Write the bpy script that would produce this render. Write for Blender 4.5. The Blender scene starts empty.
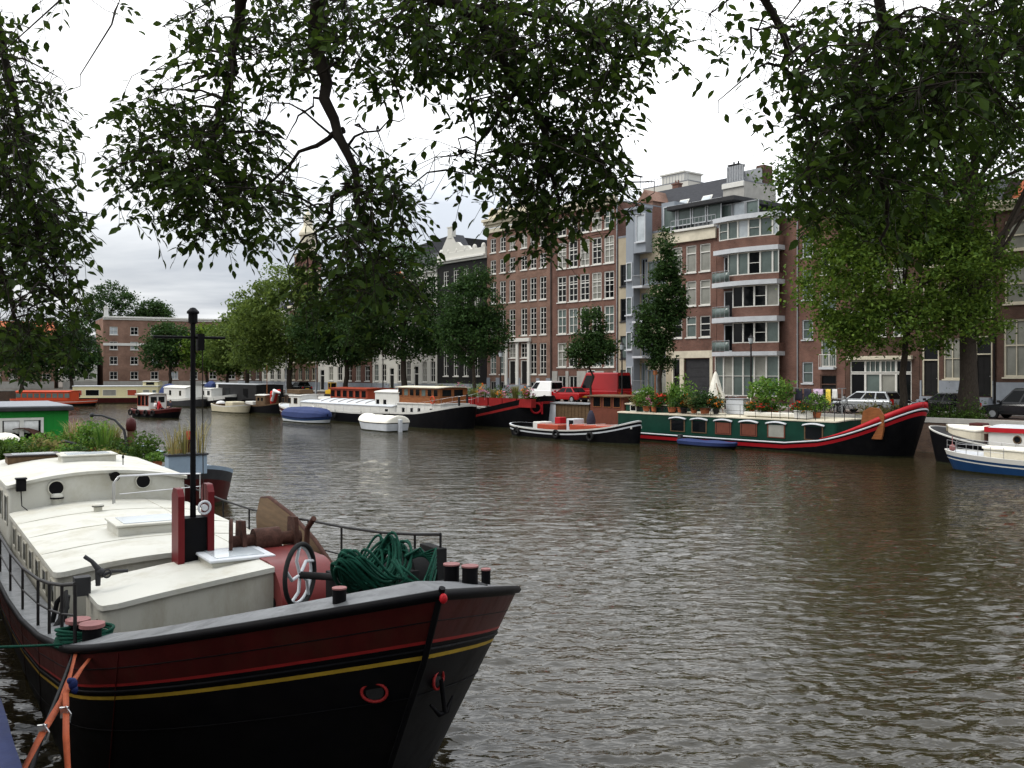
import bpy, math, random
import numpy as np
from mathutils import Vector, Matrix
from mathutils.geometry import tessellate_polygon
random.seed(7)
RNG = np.random.default_rng(11)
SC = bpy.context.scene
COL = SC.collection
R = math.radians
# ------------------------------------------------------------------ camera model (metres; eye 4.8 m above the water)
FPX, EYE, HZ = 970.0, 4.8, 372.0
def U(px): return (px - 512.0) / FPX
def ZY(py, Y): return EYE - (py - HZ) / FPX * Y
# far (right hand) bank frame: ex runs along the bank towards the right, ey points away from the water
TH = R(-51.5)
EX = Vector((math.cos(TH), math.sin(TH), 0)); EY = Vector((-math.sin(TH), math.cos(TH), 0))
def rn(r, n, z=0.0):
    v = EX * r + EY * n
    return Vector((v.x, v.y, z))
def ry(px, n):
    Y = n / (EY.x * U(px) + EY.y)
    X = U(px) * Y
    return EX.x * X + EX.y * Y, Y
# near (left hand) bank frame: A runs along the moored barge towards its bow, B away from the quay
TA = math.atan2(-.846, .533)
AX = Vector((math.cos(TA), math.sin(TA), 0)); BX = Vector((-math.sin(TA), math.cos(TA), 0))
def st(s, t, z=0.0):
    v = AX * s + BX * t
    return Vector((v.x, v.y, z))
QZ = 2.0     # quay level above the water

# ------------------------------------------------------------------ scene settings
cam_d = bpy.data.cameras.new('camera'); cam = bpy.data.objects.new('camera', cam_d); COL.objects.link(cam)
cam.location = (0, 0, EYE); cam.rotation_euler = (R(90), 0, 0)
cam_d.sensor_width = 36; cam_d.lens = 36 * FPX / 1024; cam_d.shift_y = -12 / 1024
cam_d.clip_start = 0.05; cam_d.clip_end = 9000
SC.camera = cam
SC.view_settings.view_transform = 'Standard'
try: SC.view_settings.look = 'None'
except Exception: pass
SC.view_settings.gamma = 1; SC.view_settings.use_curve_mapping = False
SC.view_settings.exposure = 1.15
SC.render.engine = 'CYCLES'
cy = SC.cycles
cy.max_bounces = 6; cy.diffuse_bounces = 3; cy.glossy_bounces = 4; cy.transmission_bounces = 4; cy.transparent_max_bounces = 6
cy.caustics_reflective = False; cy.caustics_refractive = False
cy.use_denoising = True
cy.sample_clamp_indirect = 6

# ------------------------------------------------------------------ tagging
def tag(o, label=None, cat=None, group=None, kind=None):
    if label: o['label'] = label
    if cat: o['category'] = cat
    if group: o['group'] = group
    if kind: o['kind'] = kind
    return o
def empty(name, loc, rz=0.0, label=None, cat=None, group=None):
    o = bpy.data.objects.new(name, None); COL.objects.link(o)
    o.empty_display_size = .2
    o.location = loc; o.rotation_euler = (0, 0, rz)
    return tag(o, label, cat, group)
def kids(o): return [c for c in bpy.data.objects if c.parent == o]
def copy_tree(o, parent=None, ch=None):
    c = o.copy(); COL.objects.link(c)
    if parent: c.parent = parent
    for k in kids(o): copy_tree(k, c)
    return c

# ------------------------------------------------------------------ mesh builder
class MB:
    def __init__(s): s.v = []; s.f = []; s.m = []; s.s = []
    def add(s, verts, faces, mi=0, smooth=False):
        b = len(s.v); s.v.extend([tuple(p) for p in verts])
        for f in faces:
            s.f.append(tuple(i + b for i in f)); s.m.append(mi); s.s.append(smooth)
    def box(s, x0, x1, y0, y1, z0, z1, mi=0):
        s.add([(x0,y0,z0),(x1,y0,z0),(x1,y1,z0),(x0,y1,z0),(x0,y0,z1),(x1,y0,z1),(x1,y1,z1),(x0,y1,z1)],
              [(0,3,2,1),(4,5,6,7),(0,1,5,4),(1,2,6,5),(2,3,7,6),(3,0,4,7)], mi)
        return s
    def mbox(s, mat, sx, sy, sz, mi=0):
        p = [mat @ Vector((a*sx/2, b*sy/2, c*sz/2)) for c in (-1,1) for (a,b) in ((-1,-1),(1,-1),(1,1),(-1,1))]
        s.add(p, [(0,3,2,1),(4,5,6,7),(0,1,5,4),(1,2,6,5),(2,3,7,6),(3,0,4,7)], mi)
        return s
    def tube(s, path, r, n=8, mi=0, caps=True, smooth=True, flat=None):
        P = [Vector(p) for p in path]; k = len(P)
        rr = r if isinstance(r, (list, tuple)) else [r]*k
        t0 = (P[1]-P[0]).normalized()
        up = Vector((0,0,1)) if abs(t0.z) < .9 else Vector((1,0,0))
        a = t0.cross(up).normalized()
        vs = []; fs = []
        for i in range(k):
            t = (P[min(i+1,k-1)] - P[max(i-1,0)])
            if t.length < 1e-9: t = t0
            t.normalize()
            a = (a - t*a.dot(t))
            if a.length < 1e-6: a = t.orthogonal()
            a.normalize(); b = t.cross(a)
            for j in range(n):
                ph = 2*math.pi*j/n
                vs.append(P[i] + (a*math.cos(ph) + b*math.sin(ph)*(flat or 1))*rr[i])
        for i in range(k-1):
            for j in range(n):
                j2 = (j+1) % n
                fs.append((i*n+j, i*n+j2, (i+1)*n+j2, (i+1)*n+j))
        s.add(vs, fs, mi, smooth)
        if caps:
            s.add(vs[:n], [tuple(range(n))[::-1]], mi); s.add(vs[-n:], [tuple(range(n))], mi)
        return s
    def cyl(s, p0, p1, r0, r1=None, n=16, mi=0):
        return s.tube([p0, p1], [r0, r0 if r1 is None else r1], n, mi)
    def ring(s, c, ax, Rr, r, n=24, k=8, mi=0, a0=0, a1=2*math.pi, ell=1.0):
        ax = Vector(ax).normalized(); a = ax.orthogonal().normalized(); b = ax.cross(a)
        if abs(ax.z) < .5:
            b = Vector((0,0,1)); a = b.cross(ax).normalized()
        full = abs(a1-a0-2*math.pi) < 1e-6
        pts = [Vector(c) + a*Rr*ell*math.cos(a0+(a1-a0)*i/n) + b*Rr*math.sin(a0+(a1-a0)*i/n) for i in range(n+1)]
        return s.tube(pts, r, k, mi, caps=not full)
    def lathe(s, c, prof, n=20, mi=0, smooth=True):
        c = Vector(c); vs = []; fs = []
        for (r, z) in prof:
            for j in range(n):
                a = 2*math.pi*j/n
                vs.append((c.x + r*math.cos(a), c.y + r*math.sin(a), c.z + z))
        for i in range(len(prof)-1):
            for j in range(n):
                j2 = (j+1) % n
                fs.append((i*n+j, i*n+j2, (i+1)*n+j2, (i+1)*n+j))
        s.add(vs, fs, mi, smooth)
        return s
    def ell(s, c, rx, ry_, rz, n=16, k=10, mi=0, zmin=-1.0):
        prof = []
        a0 = math.asin(max(-1, zmin))
        vs = []; fs = []
        for i in range(k+1):
            a = a0 + (math.pi/2 - a0)*i/k
            for j in range(n):
                b = 2*math.pi*j/n
                vs.append((c[0]+rx*math.cos(a)*math.cos(b), c[1]+ry_*math.cos(a)*math.sin(b), c[2]+rz*math.sin(a)))
        for i in range(k):
            for j in range(n):
                j2 = (j+1) % n
                fs.append((i*n+j, i*n+j2, (i+1)*n+j2, (i+1)*n+j))
        s.add(vs, fs, mi, True)
        return s
    def prism(s, poly, d, axis='y', o=0.0, mi=0, smooth=False):
        """extrude a 2-D polygon: axis y -> poly in (x,z), spans y from o to o+d; axis x -> (y,z); axis z -> (x,y)"""
        n = len(poly)
        def P(a, b, h):
            return (a, h, b) if axis == 'y' else ((h, a, b) if axis == 'x' else (a, b, h))
        v = [P(a, b, o) for a, b in poly] + [P(a, b, o+d) for a, b in poly]
        f = [tuple(range(n)), tuple(range(2*n-1, n-1, -1))]
        s.add(v, f, mi)
        s.add(v, [(i, n+i, n+(i+1) % n, (i+1) % n) for i in range(n)], mi, smooth)
        return s
    def sheet(s, rows, mi=0, smooth=True, close=False):
        k = len(rows[0]); v = [p for r in rows for p in r]; f = []
        for i in range(len(rows)-1):
            for j in range(k if close else k-1):
                j2 = (j+1) % k
                f.append((i*k+j, i*k+j2, (i+1)*k+j2, (i+1)*k+j))
        s.add(v, f, mi, smooth)
        return s
    def build(s, name, mats, parent=None, loc=None, rz=None, bevel=0.0, seg=2, sub=0, solid=0.0):
        me = bpy.data.meshes.new(name)
        me.from_pydata(s.v, [], s.f)
        if not isinstance(mats, (list, tuple)): mats = [mats]
        for m in mats: me.materials.append(m)
        me.polygons.foreach_set('material_index', s.m)
        me.polygons.foreach_set('use_smooth', s.s)
        me.update()
        o = bpy.data.objects.new(name, me); COL.objects.link(o)
        if parent: o.parent = parent
        if loc is not None: o.location = loc
        if rz is not None: o.rotation_euler = (0, 0, rz)
        if solid:
            md = o.modifiers.new('thickness', 'SOLIDIFY'); md.thickness = solid; md.offset = 0
        if bevel:
            md = o.modifiers.new('bevel', 'BEVEL'); md.width = bevel; md.segments = seg; md.limit_method = 'ANGLE'; md.angle_limit = R(40)
        return o
def part(name, mesh, parent, loc=(0,0,0), rz=0.0):
    o = bpy.data.objects.new(name, mesh); COL.objects.link(o); o.parent = parent; o.location = loc; o.rotation_euler = (0,0,rz)
    return o
def np_mesh(name, V, Q, mats, parent=None, smooth=False, loc=None):
    """V (n,3) vertices, Q (m,k) faces of k corners"""
    me = bpy.data.meshes.new(name)
    k = Q.shape[1]
    me.vertices.add(len(V)); me.vertices.foreach_set('co', np.ascontiguousarray(V, dtype=np.float32).ravel())
    me.loops.add(Q.size); me.loops.foreach_set('vertex_index', np.ascontiguousarray(Q, dtype=np.int32).ravel())
    me.polygons.add(len(Q))
    me.polygons.foreach_set('loop_start', np.arange(0, Q.size, k, dtype=np.int32))
    me.polygons.foreach_set('loop_total', np.full(len(Q), k, dtype=np.int32))
    me.polygons.foreach_set('use_smooth', np.full(len(Q), smooth, dtype=bool))
    for m in (mats if isinstance(mats, (list, tuple)) else [mats]): me.materials.append(m)
    me.update(calc_edges=True); me.validate()
    o = bpy.data.objects.new(name, me); COL.objects.link(o)
    if parent: o.parent = parent
    if loc is not None: o.location = loc
    return o

# ------------------------------------------------------------------ materials
def nd(nt, typ, **kw):
    n = nt.nodes.new(typ)
    for k, v in kw.items():
        if k == 'inp':
            for a, b in v.items(): n.inputs[a].default_value = b
        else: setattr(n, k, v)
    return n
def c4(c): return (c[0], c[1], c[2], 1)
def M(name, col, rough=.6, var=.18, scale=2.0, bump=0.0, bscale=30.0, metal=0.0, spec=.14, dirt=None, dscale=1.3, damt=.5, stretch=None, coat=0.0):
    m = bpy.data.materials.new(name); m.use_nodes = True
    nt = m.node_tree; b = nt.nodes['Principled BSDF']
    b.inputs['Roughness'].default_value = rough; b.inputs['Metallic'].default_value = metal
    b.inputs['Specular IOR Level'].default_value = spec
    if coat: b.inputs['Coat Weight'].default_value = coat; b.inputs['Coat Roughness'].default_value = .15
    tc = nd(nt, 'ShaderNodeTexCoord')
    vec = tc.outputs['Object']
    if stretch:
        mp = nd(nt, 'ShaderNodeMapping', inp={'Scale': stretch}); nt.links.new(vec, mp.inputs[0]); svec = mp.outputs[0]
    else: svec = vec
    no = nd(nt, 'ShaderNodeTexNoise', inp={'Scale': scale, 'Detail': 5.0, 'Roughness': .65}); nt.links.new(svec, no.inputs['Vector'])
    rp = nd(nt, 'ShaderNodeValToRGB')
    rp.color_ramp.elements[0].position = .3; rp.color_ramp.elements[1].position = .7
    rp.color_ramp.elements[0].color = c4([x*(1-var) for x in col]); rp.color_ramp.elements[1].color = c4([min(1, x*(1+var)) for x in col])
    nt.links.new(no.outputs['Fac'], rp.inputs[0]); out = rp.outputs[0]
    if dirt:
        n2 = nd(nt, 'ShaderNodeTexNoise', inp={'Scale': dscale, 'Detail': 8.0, 'Roughness': .7}); nt.links.new(svec, n2.inputs['Vector'])
        r2 = nd(nt, 'ShaderNodeValToRGB'); r2.color_ramp.elements[0].position = .48; r2.color_ramp.elements[1].position = .75
        r2.color_ramp.elements[1].color = (damt, damt, damt, 1)
        nt.links.new(n2.outputs['Fac'], r2.inputs[0])
        mx = nd(nt, 'ShaderNodeMixRGB', inp={'Color2': c4(dirt)}); nt.links.new(r2.outputs[0], mx.inputs[0]); nt.links.new(out, mx.inputs['Color1']); out = mx.outputs[0]
        rr = nd(nt, 'ShaderNodeMath', operation='MULTIPLY_ADD', inp={1: .35, 2: rough}); nt.links.new(r2.outputs[0], rr.inputs[0]); nt.links.new(rr.outputs[0], b.inputs['Roughness'])
    nt.links.new(out, b.inputs['Base Color'])
    if bump:
        n3 = nd(nt, 'ShaderNodeTexNoise', inp={'Scale': bscale, 'Detail': 4.0}); nt.links.new(vec, n3.inputs['Vector'])
        bp = nd(nt, 'ShaderNodeBump', inp={'Strength': bump, 'Distance': .02}); nt.links.new(n3.outputs['Fac'], bp.inputs['Height']); nt.links.new(bp.outputs[0], b.inputs['Normal'])
    return m
def brick(name, c1, c2, mortar, bw=.22, bh=.068, stain=None):
    m = bpy.data.materials.new(name); m.use_nodes = True
    nt = m.node_tree; b = nt.nodes['Principled BSDF']; b.inputs['Roughness'].default_value = .85; b.inputs['Specular IOR Level'].default_value = .08
    tc = nd(nt, 'ShaderNodeTexCoord'); sp = nd(nt, 'ShaderNodeSeparateXYZ'); nt.links.new(tc.outputs['Object'], sp.inputs[0])
    ad = nd(nt, 'ShaderNodeMath', operation='ADD'); nt.links.new(sp.outputs[0], ad.inputs[0]); nt.links.new(sp.outputs[1], ad.inputs[1])
    cb = nd(nt, 'ShaderNodeCombineXYZ'); nt.links.new(ad.outputs[0], cb.inputs[0]); nt.links.new(sp.outputs[2], cb.inputs[1])
    bt = nd(nt, 'ShaderNodeTexBrick', inp={'Color1': c4(c1), 'Color2': c4(c2), 'Mortar': c4(mortar), 'Scale': 1.0, 'Mortar Size': .007, 'Brick Width': bw, 'Row Height': bh, 'Bias': 0.0})
    nt.links.new(cb.outputs[0], bt.inputs['Vector'])
    no = nd(nt, 'ShaderNodeTexNoise', inp={'Scale': .45, 'Detail': 7.0, 'Roughness': .7}); nt.links.new(tc.outputs['Object'], no.inputs['Vector'])
    rp = nd(nt, 'ShaderNodeValToRGB'); rp.color_ramp.elements[0].position = .3; rp.color_ramp.elements[1].position = .75
    rp.color_ramp.elements[0].color = (.52,.50,.49,1); rp.color_ramp.elements[1].color = (1.25,1.22,1.18,1)
    nt.links.new(no.outputs['Fac'], rp.inputs[0])
    mx = nd(nt, 'ShaderNodeMixRGB', blend_type='MULTIPLY', inp={0: 1.0}); nt.links.new(bt.outputs[0], mx.inputs['Color1']); nt.links.new(rp.outputs[0], mx.inputs['Color2'])
    nt.links.new(mx.outputs[0], b.inputs['Base Color'])
    return m
def leafm(name, c1, c2, trans=.35, rough=.55, spec=.07):
    m = bpy.data.materials.new(name); m.use_nodes = True
    nt = m.node_tree; b = nt.nodes['Principled BSDF']; out = nt.nodes['Material Output']
    b.inputs['Roughness'].default_value = rough; b.inputs['Specular IOR Level'].default_value = spec
    ge = nd(nt, 'ShaderNodeNewGeometry')
    rp = nd(nt, 'ShaderNodeValToRGB'); rp.color_ramp.elements[0].color = c4(c1); rp.color_ramp.elements[1].color = c4(c2)
    nt.links.new(ge.outputs['Random Per Island'], rp.inputs[0])
    nt.links.new(rp.outputs[0], b.inputs['Base Color'])
    tr = nd(nt, 'ShaderNodeBsdfTranslucent')
    hs = nd(nt, 'ShaderNodeHueSaturation', inp={'Hue': .485, 'Saturation': 1.1, 'Value': 1.5}); nt.links.new(rp.outputs[0], hs.inputs['Color']); nt.links.new(hs.outputs[0], tr.inputs[0])
    mx = nd(nt, 'ShaderNodeMixShader', inp={0: trans}); nt.links.new(b.outputs[0], mx.inputs[1]); nt.links.new(tr.outputs[0], mx.inputs[2])
    nt.links.new(mx.outputs[0], out.inputs[0])
    return m

MT = {}
MT['white'] = M('white_paint', (.60,.59,.55), .45, .06, 1.2, dirt=(.42,.38,.28), dscale=1.1, damt=.35)
MT['whiteroof'] = M('cream_white_deck_paint', (.47,.465,.415), .45, .05, .9, bump=.05, bscale=50, dirt=(.33,.30,.22), dscale=1.1, damt=.75)
MT['whitewall'] = M('weathered_white_steel', (.42,.41,.355), .5, .1, 1.4, dirt=(.20,.17,.10), dscale=1.6, damt=.6, stretch=(1,1,.35))
MT['trim'] = M('white_window_paint', (.64,.63,.585), .5, .08, 3)
MT['cream'] = M('cream_stone', (.60,.55,.43), .75, .15, 1.1, dirt=(.30,.27,.2), dscale=.9, damt=.5)
MT['greystone'] = M('grey_stone', (.36,.35,.32), .8, .15, 1.5)
MT['bluestone'] = M('blue_grey_stone', (.25,.27,.30), .8, .15, 1.5)
MT['black'] = M('black_tar_paint', (.004,.004,.005), .5, .3, 3, dirt=(.014,.012,.010), dscale=2.2, damt=.35, spec=.07)
MT['blackmetal'] = M('black_iron', (.018,.017,.017), .5, .3, 6)
MT['darkgrey'] = M('dark_grey_paint', (.036,.036,.038), .6, .2, 3)
MT['charcoal'] = M('black_facade_paint', (.014,.0135,.0135), .6, .25, 1.5)
MT['red'] = M('red_paint', (.24,.018,.018), .42, .15, 3)
MT['deepred'] = M('deep_red_paint', (.11,.010,.012), .4, .15, 3)
MT['brightred'] = M('bright_red_paint', (.34,.012,.018), .4, .08, 3)
MT['maroon'] = M('dark_red_hull_paint', (.050,.006,.006), .45, .25, 2.2, dirt=(.050,.020,.011), dscale=2.6, damt=.55, stretch=(1.6,1.6,.45), bump=.08, bscale=9, spec=.2)
MT['pinkred'] = M('faded_red_paint', (.125,.022,.021), .38, .12, 2.5, dirt=(.25,.06,.05), damt=.4)
MT['palered'] = M('sun_bleached_red_paint', (.24,.105,.10), .6, .15, 5)
MT['yellow'] = M('ochre_line_paint', (.38,.25,.03), .5, .2, 4)
MT['brightyellow'] = M('yellow_paint', (.75,.45,.03), .5, .1, 4)
MT['paleyellow'] = M('pale_yellow_paint', (.62,.56,.33), .6, .06, 1.2)
MT['grass_green'] = M('bright_green_board', (.012,.20,.028), .55, .12, 1.2, stretch=(8,8,.4))
MT['bargegreen'] = M('dark_bottle_green_paint', (.005,.034,.022), .42, .2, 1.5)
MT['deckgrey'] = M('worn_grey_deck_paint', (.13,.135,.14), .38, .35, 2.5, bump=.1, bscale=40, dirt=(.06,.06,.06), dscale=2.6, damt=.8)
MT['deckdark'] = M('dark_deck', (.06,.056,.05), .7, .35, 2.5, bump=.1)
MT['palegrey'] = M('pale_grey_paint', (.5,.52,.54), .5, .1, 2)
MT['lightblue'] = M('pale_blue_paint', (.25,.32,.39), .55, .1, 2)
MT['blue'] = M('blue_tarpaulin', (.006,.013,.06), .6, .25, 2, bump=.6, bscale=5, spec=.15)
MT['algae'] = M('waterline_slime', (.022,.024,.012), .6, .5, 4, spec=.1)
MT['launchcream'] = M('cream_boat_paint', (.50,.45,.32), .5, .1, 2)
MT['navy'] = M('navy_canvas', (.022,.035,.105), .65, .15, 2, bump=.3, bscale=7)
MT['seablue'] = M('blue_hull_paint', (.010,.038,.105), .35, .1, 2)
MT['wood'] = M('varnished_wood', (.21,.075,.026), .4, .3, 2.2, stretch=(1,6,6), coat=.3)
MT['brownwood'] = M('weathered_wood', (.105,.066,.036), .6, .3, 1.5, stretch=(1,8,8), bump=.1)
MT['redwood'] = M('red_mahogany', (.34,.06,.03), .42, .2, 2, stretch=(1,6,6))
MT['blind'] = M('brown_window_blind', (.13,.042,.026), .7, .15, 3)
MT['rust'] = M('rusty_iron', (.055,.026,.019), .85, .5, 8, bump=.5, bscale=25)
MT['greyrope'] = M('grey_rope', (.32,.30,.26), .9, .25, 20, bump=.5, bscale=90)
MT['greenrope'] = M('green_rope', (.004,.048,.030), .75, .3, 14, bump=.6, bscale=120)
MT['orange'] = M('orange_strap', (.22,.045,.015), .75, .18, 10, bump=.2, bscale=80, dirt=(.30,.10,.05), dscale=5, damt=.5)
MT['orangehull'] = M('orange_red_paint', (.45,.06,.022), .45, .1, 2)
MT['chrome'] = M('steel_rail', (.45,.45,.45), .3, .1, 4, metal=1.0)
MT['greymetal'] = M('galvanised_steel', (.30,.31,.32), .55, .15, 4, metal=.4)
MT['rubber'] = M('rubber', (.015,.015,.015), .8, .2, 6)
MT['terracotta'] = M('terracotta', (.36,.12,.055), .85, .2, 5)
MT['soil'] = M('soil', (.04,.028,.018), .95, .3, 9)
MT['bark'] = M('bark', (.045,.036,.028), .9, .4, 5, bump=.8, bscale=14, stretch=(4,4,1))
MT['twig'] = M('dark_twig_bark', (.022,.018,.014), .9, .3, 9)
MT['canvas'] = M('off_white_canvas', (.72,.69,.60), .8, .08, 3, bump=.1, bscale=9)
MT['slate'] = M('slate_roof', (.040,.042,.048), .65, .25, 2, stretch=(1,1,5))
MT['tile'] = M('orange_roof_tile', (.34,.10,.045), .8, .3, 3, stretch=(3,3,5), bump=.4, bscale=8)
MT['lead'] = M('lead_roof', (.19,.20,.22), .6, .1, 1.5)
MT['asphalt'] = M('asphalt', (.05,.05,.05), .9, .2, 1.5)
MT['paving'] = M('brick_paving', (.12,.085,.07), .9, .25, 1.2)
MT['ground'] = M('ground_paving', (.10,.085,.07), .95, .25, .3)
MT['quay'] = brick('quay_brick', (.09,.06,.048), (.13,.085,.06), (.12,.11,.1), .25, .08)
MT['stucco'] = M('sand_stucco', (.38,.33,.24), .85, .12, .8)
MT['bluepanel'] = M('blue_grey_panel', (.25,.275,.305), .5, .08, .8)
MT['whitehouse'] = M('white_house_paint', (.56,.55,.50), .75, .1, .6, dirt=(.36,.34,.3), dscale=.6, damt=.4)
MT['carsilver'] = M('silver_car_paint', (.42,.44,.45), .28, .04, 1, metal=.5, coat=.6)
MT['carwhite'] = M('white_car_paint', (.74,.74,.72), .3, .04, 1, coat=.6)
MT['carred'] = M('red_car_paint', (.32,.012,.014), .3, .06, 1, coat=.3)
MT['carblack'] = M('black_car_paint', (.012,.013,.015), .22, .1, 1, coat=.8)
MT['lampred'] = M('red_lamp_glass', (.55,.01,.01), .2, .05)
MT['lampclear'] = M('clear_lamp_glass', (.7,.7,.66), .15, .05)
MT['skin'] = M('skin', (.48,.28,.2), .6, .08, 8)
MT['cloth_red'] = M('red_cloth', (.45,.04,.03), .85, .15, 8)
MT['cloth_dark'] = M('dark_cloth', (.03,.03,.045), .9, .2, 8)
MT['cloth_white'] = M('white_cloth', (.66,.66,.64), .9, .1, 8)
MT['cloth_pink'] = M('mauve_cloth', (.52,.40,.52), .9, .1, 8)
MT['cloth_yellow'] = M('yellow_cloth', (.70,.52,.08), .9, .1, 8)
MT['hair'] = M('dark_hair', (.035,.022,.015), .8, .3, 20)
MT['solar'] = M('dark_panel', (.03,.022,.02), .25, .1, 2)
def glass(name, col, rough=.06, spec=.16):
    m = M(name, col, rough, .35, .35, spec=spec); return m
MT['glass'] = glass('dark_window_glass', (.006,.007,.008))
MT['glass_c'] = glass('curtained_window_glass', (.24,.24,.21), .22, .25)
MT['glass_g'] = glass('greenish_window_glass', (.10,.13,.12), .12, .3)
MT['glass_s'] = glass('skylight_glass', (.42,.46,.48), .12, .6)
MT['brick_red'] = brick('red_brick', (.150,.074,.058), (.195,.094,.073), (.20,.165,.14))
MT['brick_brown'] = brick('brown_brick', (.19,.107,.08), (.245,.14,.105), (.24,.2,.17))
MT['brick_dark'] = brick('dark_brown_brick', (.085,.048,.038), (.12,.066,.05), (.12,.1,.085))
MT['brick_far'] = brick('warm_brown_brick', (.24,.14,.105), (.29,.17,.125), (.25,.2,.16))
LF = {
 'near': leafm('elm_leaf_near', (.012,.024,.006), (.046,.080,.017), .36, .6, .07),
 'dark': leafm('dark_green_leaf', (.014,.034,.011), (.048,.092,.026), .25),
 'mid': leafm('mid_green_leaf', (.020,.045,.009), (.070,.122,.024), .3),
 'bright': leafm('bright_green_leaf', (.034,.070,.012), (.125,.195,.036), .38),
 'pale': leafm('pale_willow_leaf', (.045,.075,.018), (.13,.185,.048), .35),
 'reed': leafm('dry_reed_leaf', (.20,.17,.07), (.33,.30,.12), .3),
 'plant': leafm('garden_plant_leaf', (.03,.09,.018), (.15,.25,.05), .3),
 'olive': leafm('olive_plant_leaf', (.08,.085,.03), (.22,.20,.07), .3),
 'flower_red': leafm('red_petal', (.42,.02,.02), (.6,.06,.03), .2),
 'flower_pink': leafm('pink_petal', (.5,.12,.25), (.6,.3,.4), .2),
 'flower_orange': leafm('orange_petal', (.6,.16,.02), (.7,.3,.04), .2),
}
# ------------------------------------------------------------------ sky and sun
SUN_EL, SUN_AZ = 55.0, -100.0      # azimuth clockwise from +Y (the view axis)
wd = bpy.data.worlds.new('World'); SC.world = wd; wd.use_nodes = True
nt = wd.node_tree; bg = nt.nodes['Background']
sky = nd(nt, 'ShaderNodeTexSky'); sky.sky_type = 'NISHITA'; sky.sun_disc = False
sky.sun_elevation = R(SUN_EL); sky.sun_rotation = R(SUN_AZ); sky.air_density = 1.2; sky.dust_density = 3
tc = nd(nt, 'ShaderNodeTexCoord')
sp = nd(nt, 'ShaderNodeSeparateXYZ'); nt.links.new(tc.outputs['Generated'], sp.inputs[0])
# project the direction onto a cloud deck so that the clouds flatten towards the horizon
zc = nd(nt, 'ShaderNodeMath', operation='MAXIMUM', inp={1: .0}); nt.links.new(sp.outputs[2], zc.inputs[0])
za = nd(nt, 'ShaderNodeMath', operation='ADD', inp={1: .10}); nt.links.new(zc.outputs[0], za.inputs[0])
dx = nd(nt, 'ShaderNodeMath', operation='DIVIDE'); nt.links.new(sp.outputs[0], dx.inputs[0]); nt.links.new(za.outputs[0], dx.inputs[1])
dy = nd(nt, 'ShaderNodeMath', operation='DIVIDE'); nt.links.new(sp.outputs[1], dy.inputs[0]); nt.links.new(za.outputs[0], dy.inputs[1])
cb = nd(nt, 'ShaderNodeCombineXYZ', inp={2: 7.15}); nt.links.new(dx.outputs[0], cb.inputs[0]); nt.links.new(dy.outputs[0], cb.inputs[1])
n1 = nd(nt, 'ShaderNodeTexNoise', inp={'Scale': .6, 'Detail': 6.0, 'Roughness': .52, 'Distortion': .3}); nt.links.new(cb.outputs[0], n1.inputs['Vector'])
rp = nd(nt, 'ShaderNodeValToRGB'); e = rp.color_ramp.elements
e[0].position = .36; e[0].color = (.44,.47,.52,1); e[1].position = .70; e[1].color = (1.0,1.0,1.0,1)
m_ = rp.color_ramp.elements.new(.50); m_.color = (.74,.76,.785,1)
nt.links.new(n1.outputs['Fac'], rp.inputs[0])
# broad brighter stretch of thin cloud to the right, independent of the sun direction
sd = Vector((math.sin(R(SUN_AZ))*math.cos(R(SUN_EL)), math.cos(R(SUN_AZ))*math.cos(R(SUN_EL)), math.sin(R(SUN_EL))))
dt = nd(nt, 'ShaderNodeVectorMath', operation='DOT_PRODUCT'); dt.inputs[1].default_value = (.50,.60,.62); nt.links.new(tc.outputs['Generated'], dt.inputs[0])
mr = nd(nt, 'ShaderNodeMapRange', inp={'From Min': .40, 'From Max': .90, 'To Min': .85, 'To Max': 1.55}); nt.links.new(dt.outputs['Value'], mr.inputs[0])
cie = nd(nt, 'ShaderNodeMapRange', inp={'From Min': 0.0, 'From Max': 1.0, 'To Min': .52, 'To Max': 1.30}); nt.links.new(sp.outputs[2], cie.inputs[0])   # overcast: zenith about three times the horizon
mm = nd(nt, 'ShaderNodeMath', operation='MULTIPLY'); nt.links.new(mr.outputs[0], mm.inputs[0]); nt.links.new(cie.outputs[0], mm.inputs[1])
mu = nd(nt, 'ShaderNodeVectorMath', operation='SCALE'); nt.links.new(rp.outputs[0], mu.inputs[0]); nt.links.new(mm.outputs[0], mu.inputs['Scale'])
m10 = nd(nt, 'ShaderNodeVectorMath', operation='SCALE', inp={'Scale': 10.5}); nt.links.new(mu.outputs[0], m10.inputs[0])
mx = nd(nt, 'ShaderNodeMixRGB', inp={0: .94}); nt.links.new(sky.outputs[0], mx.inputs['Color1']); nt.links.new(m10.outputs[0], mx.inputs['Color2'])
nt.links.new(mx.outputs[0], bg.inputs[0]); bg.inputs[1].default_value = .1
sl = bpy.data.lights.new('sun', 'SUN'); sl.energy = 1.1; sl.angle = R(30); sl.color = (1,.965,.91)
so = bpy.data.objects.new('sun', sl); COL.objects.link(so); so.rotation_euler = sd.to_track_quat('Z', 'Y').to_euler(); so.location = (30, 30, 60)

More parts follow.
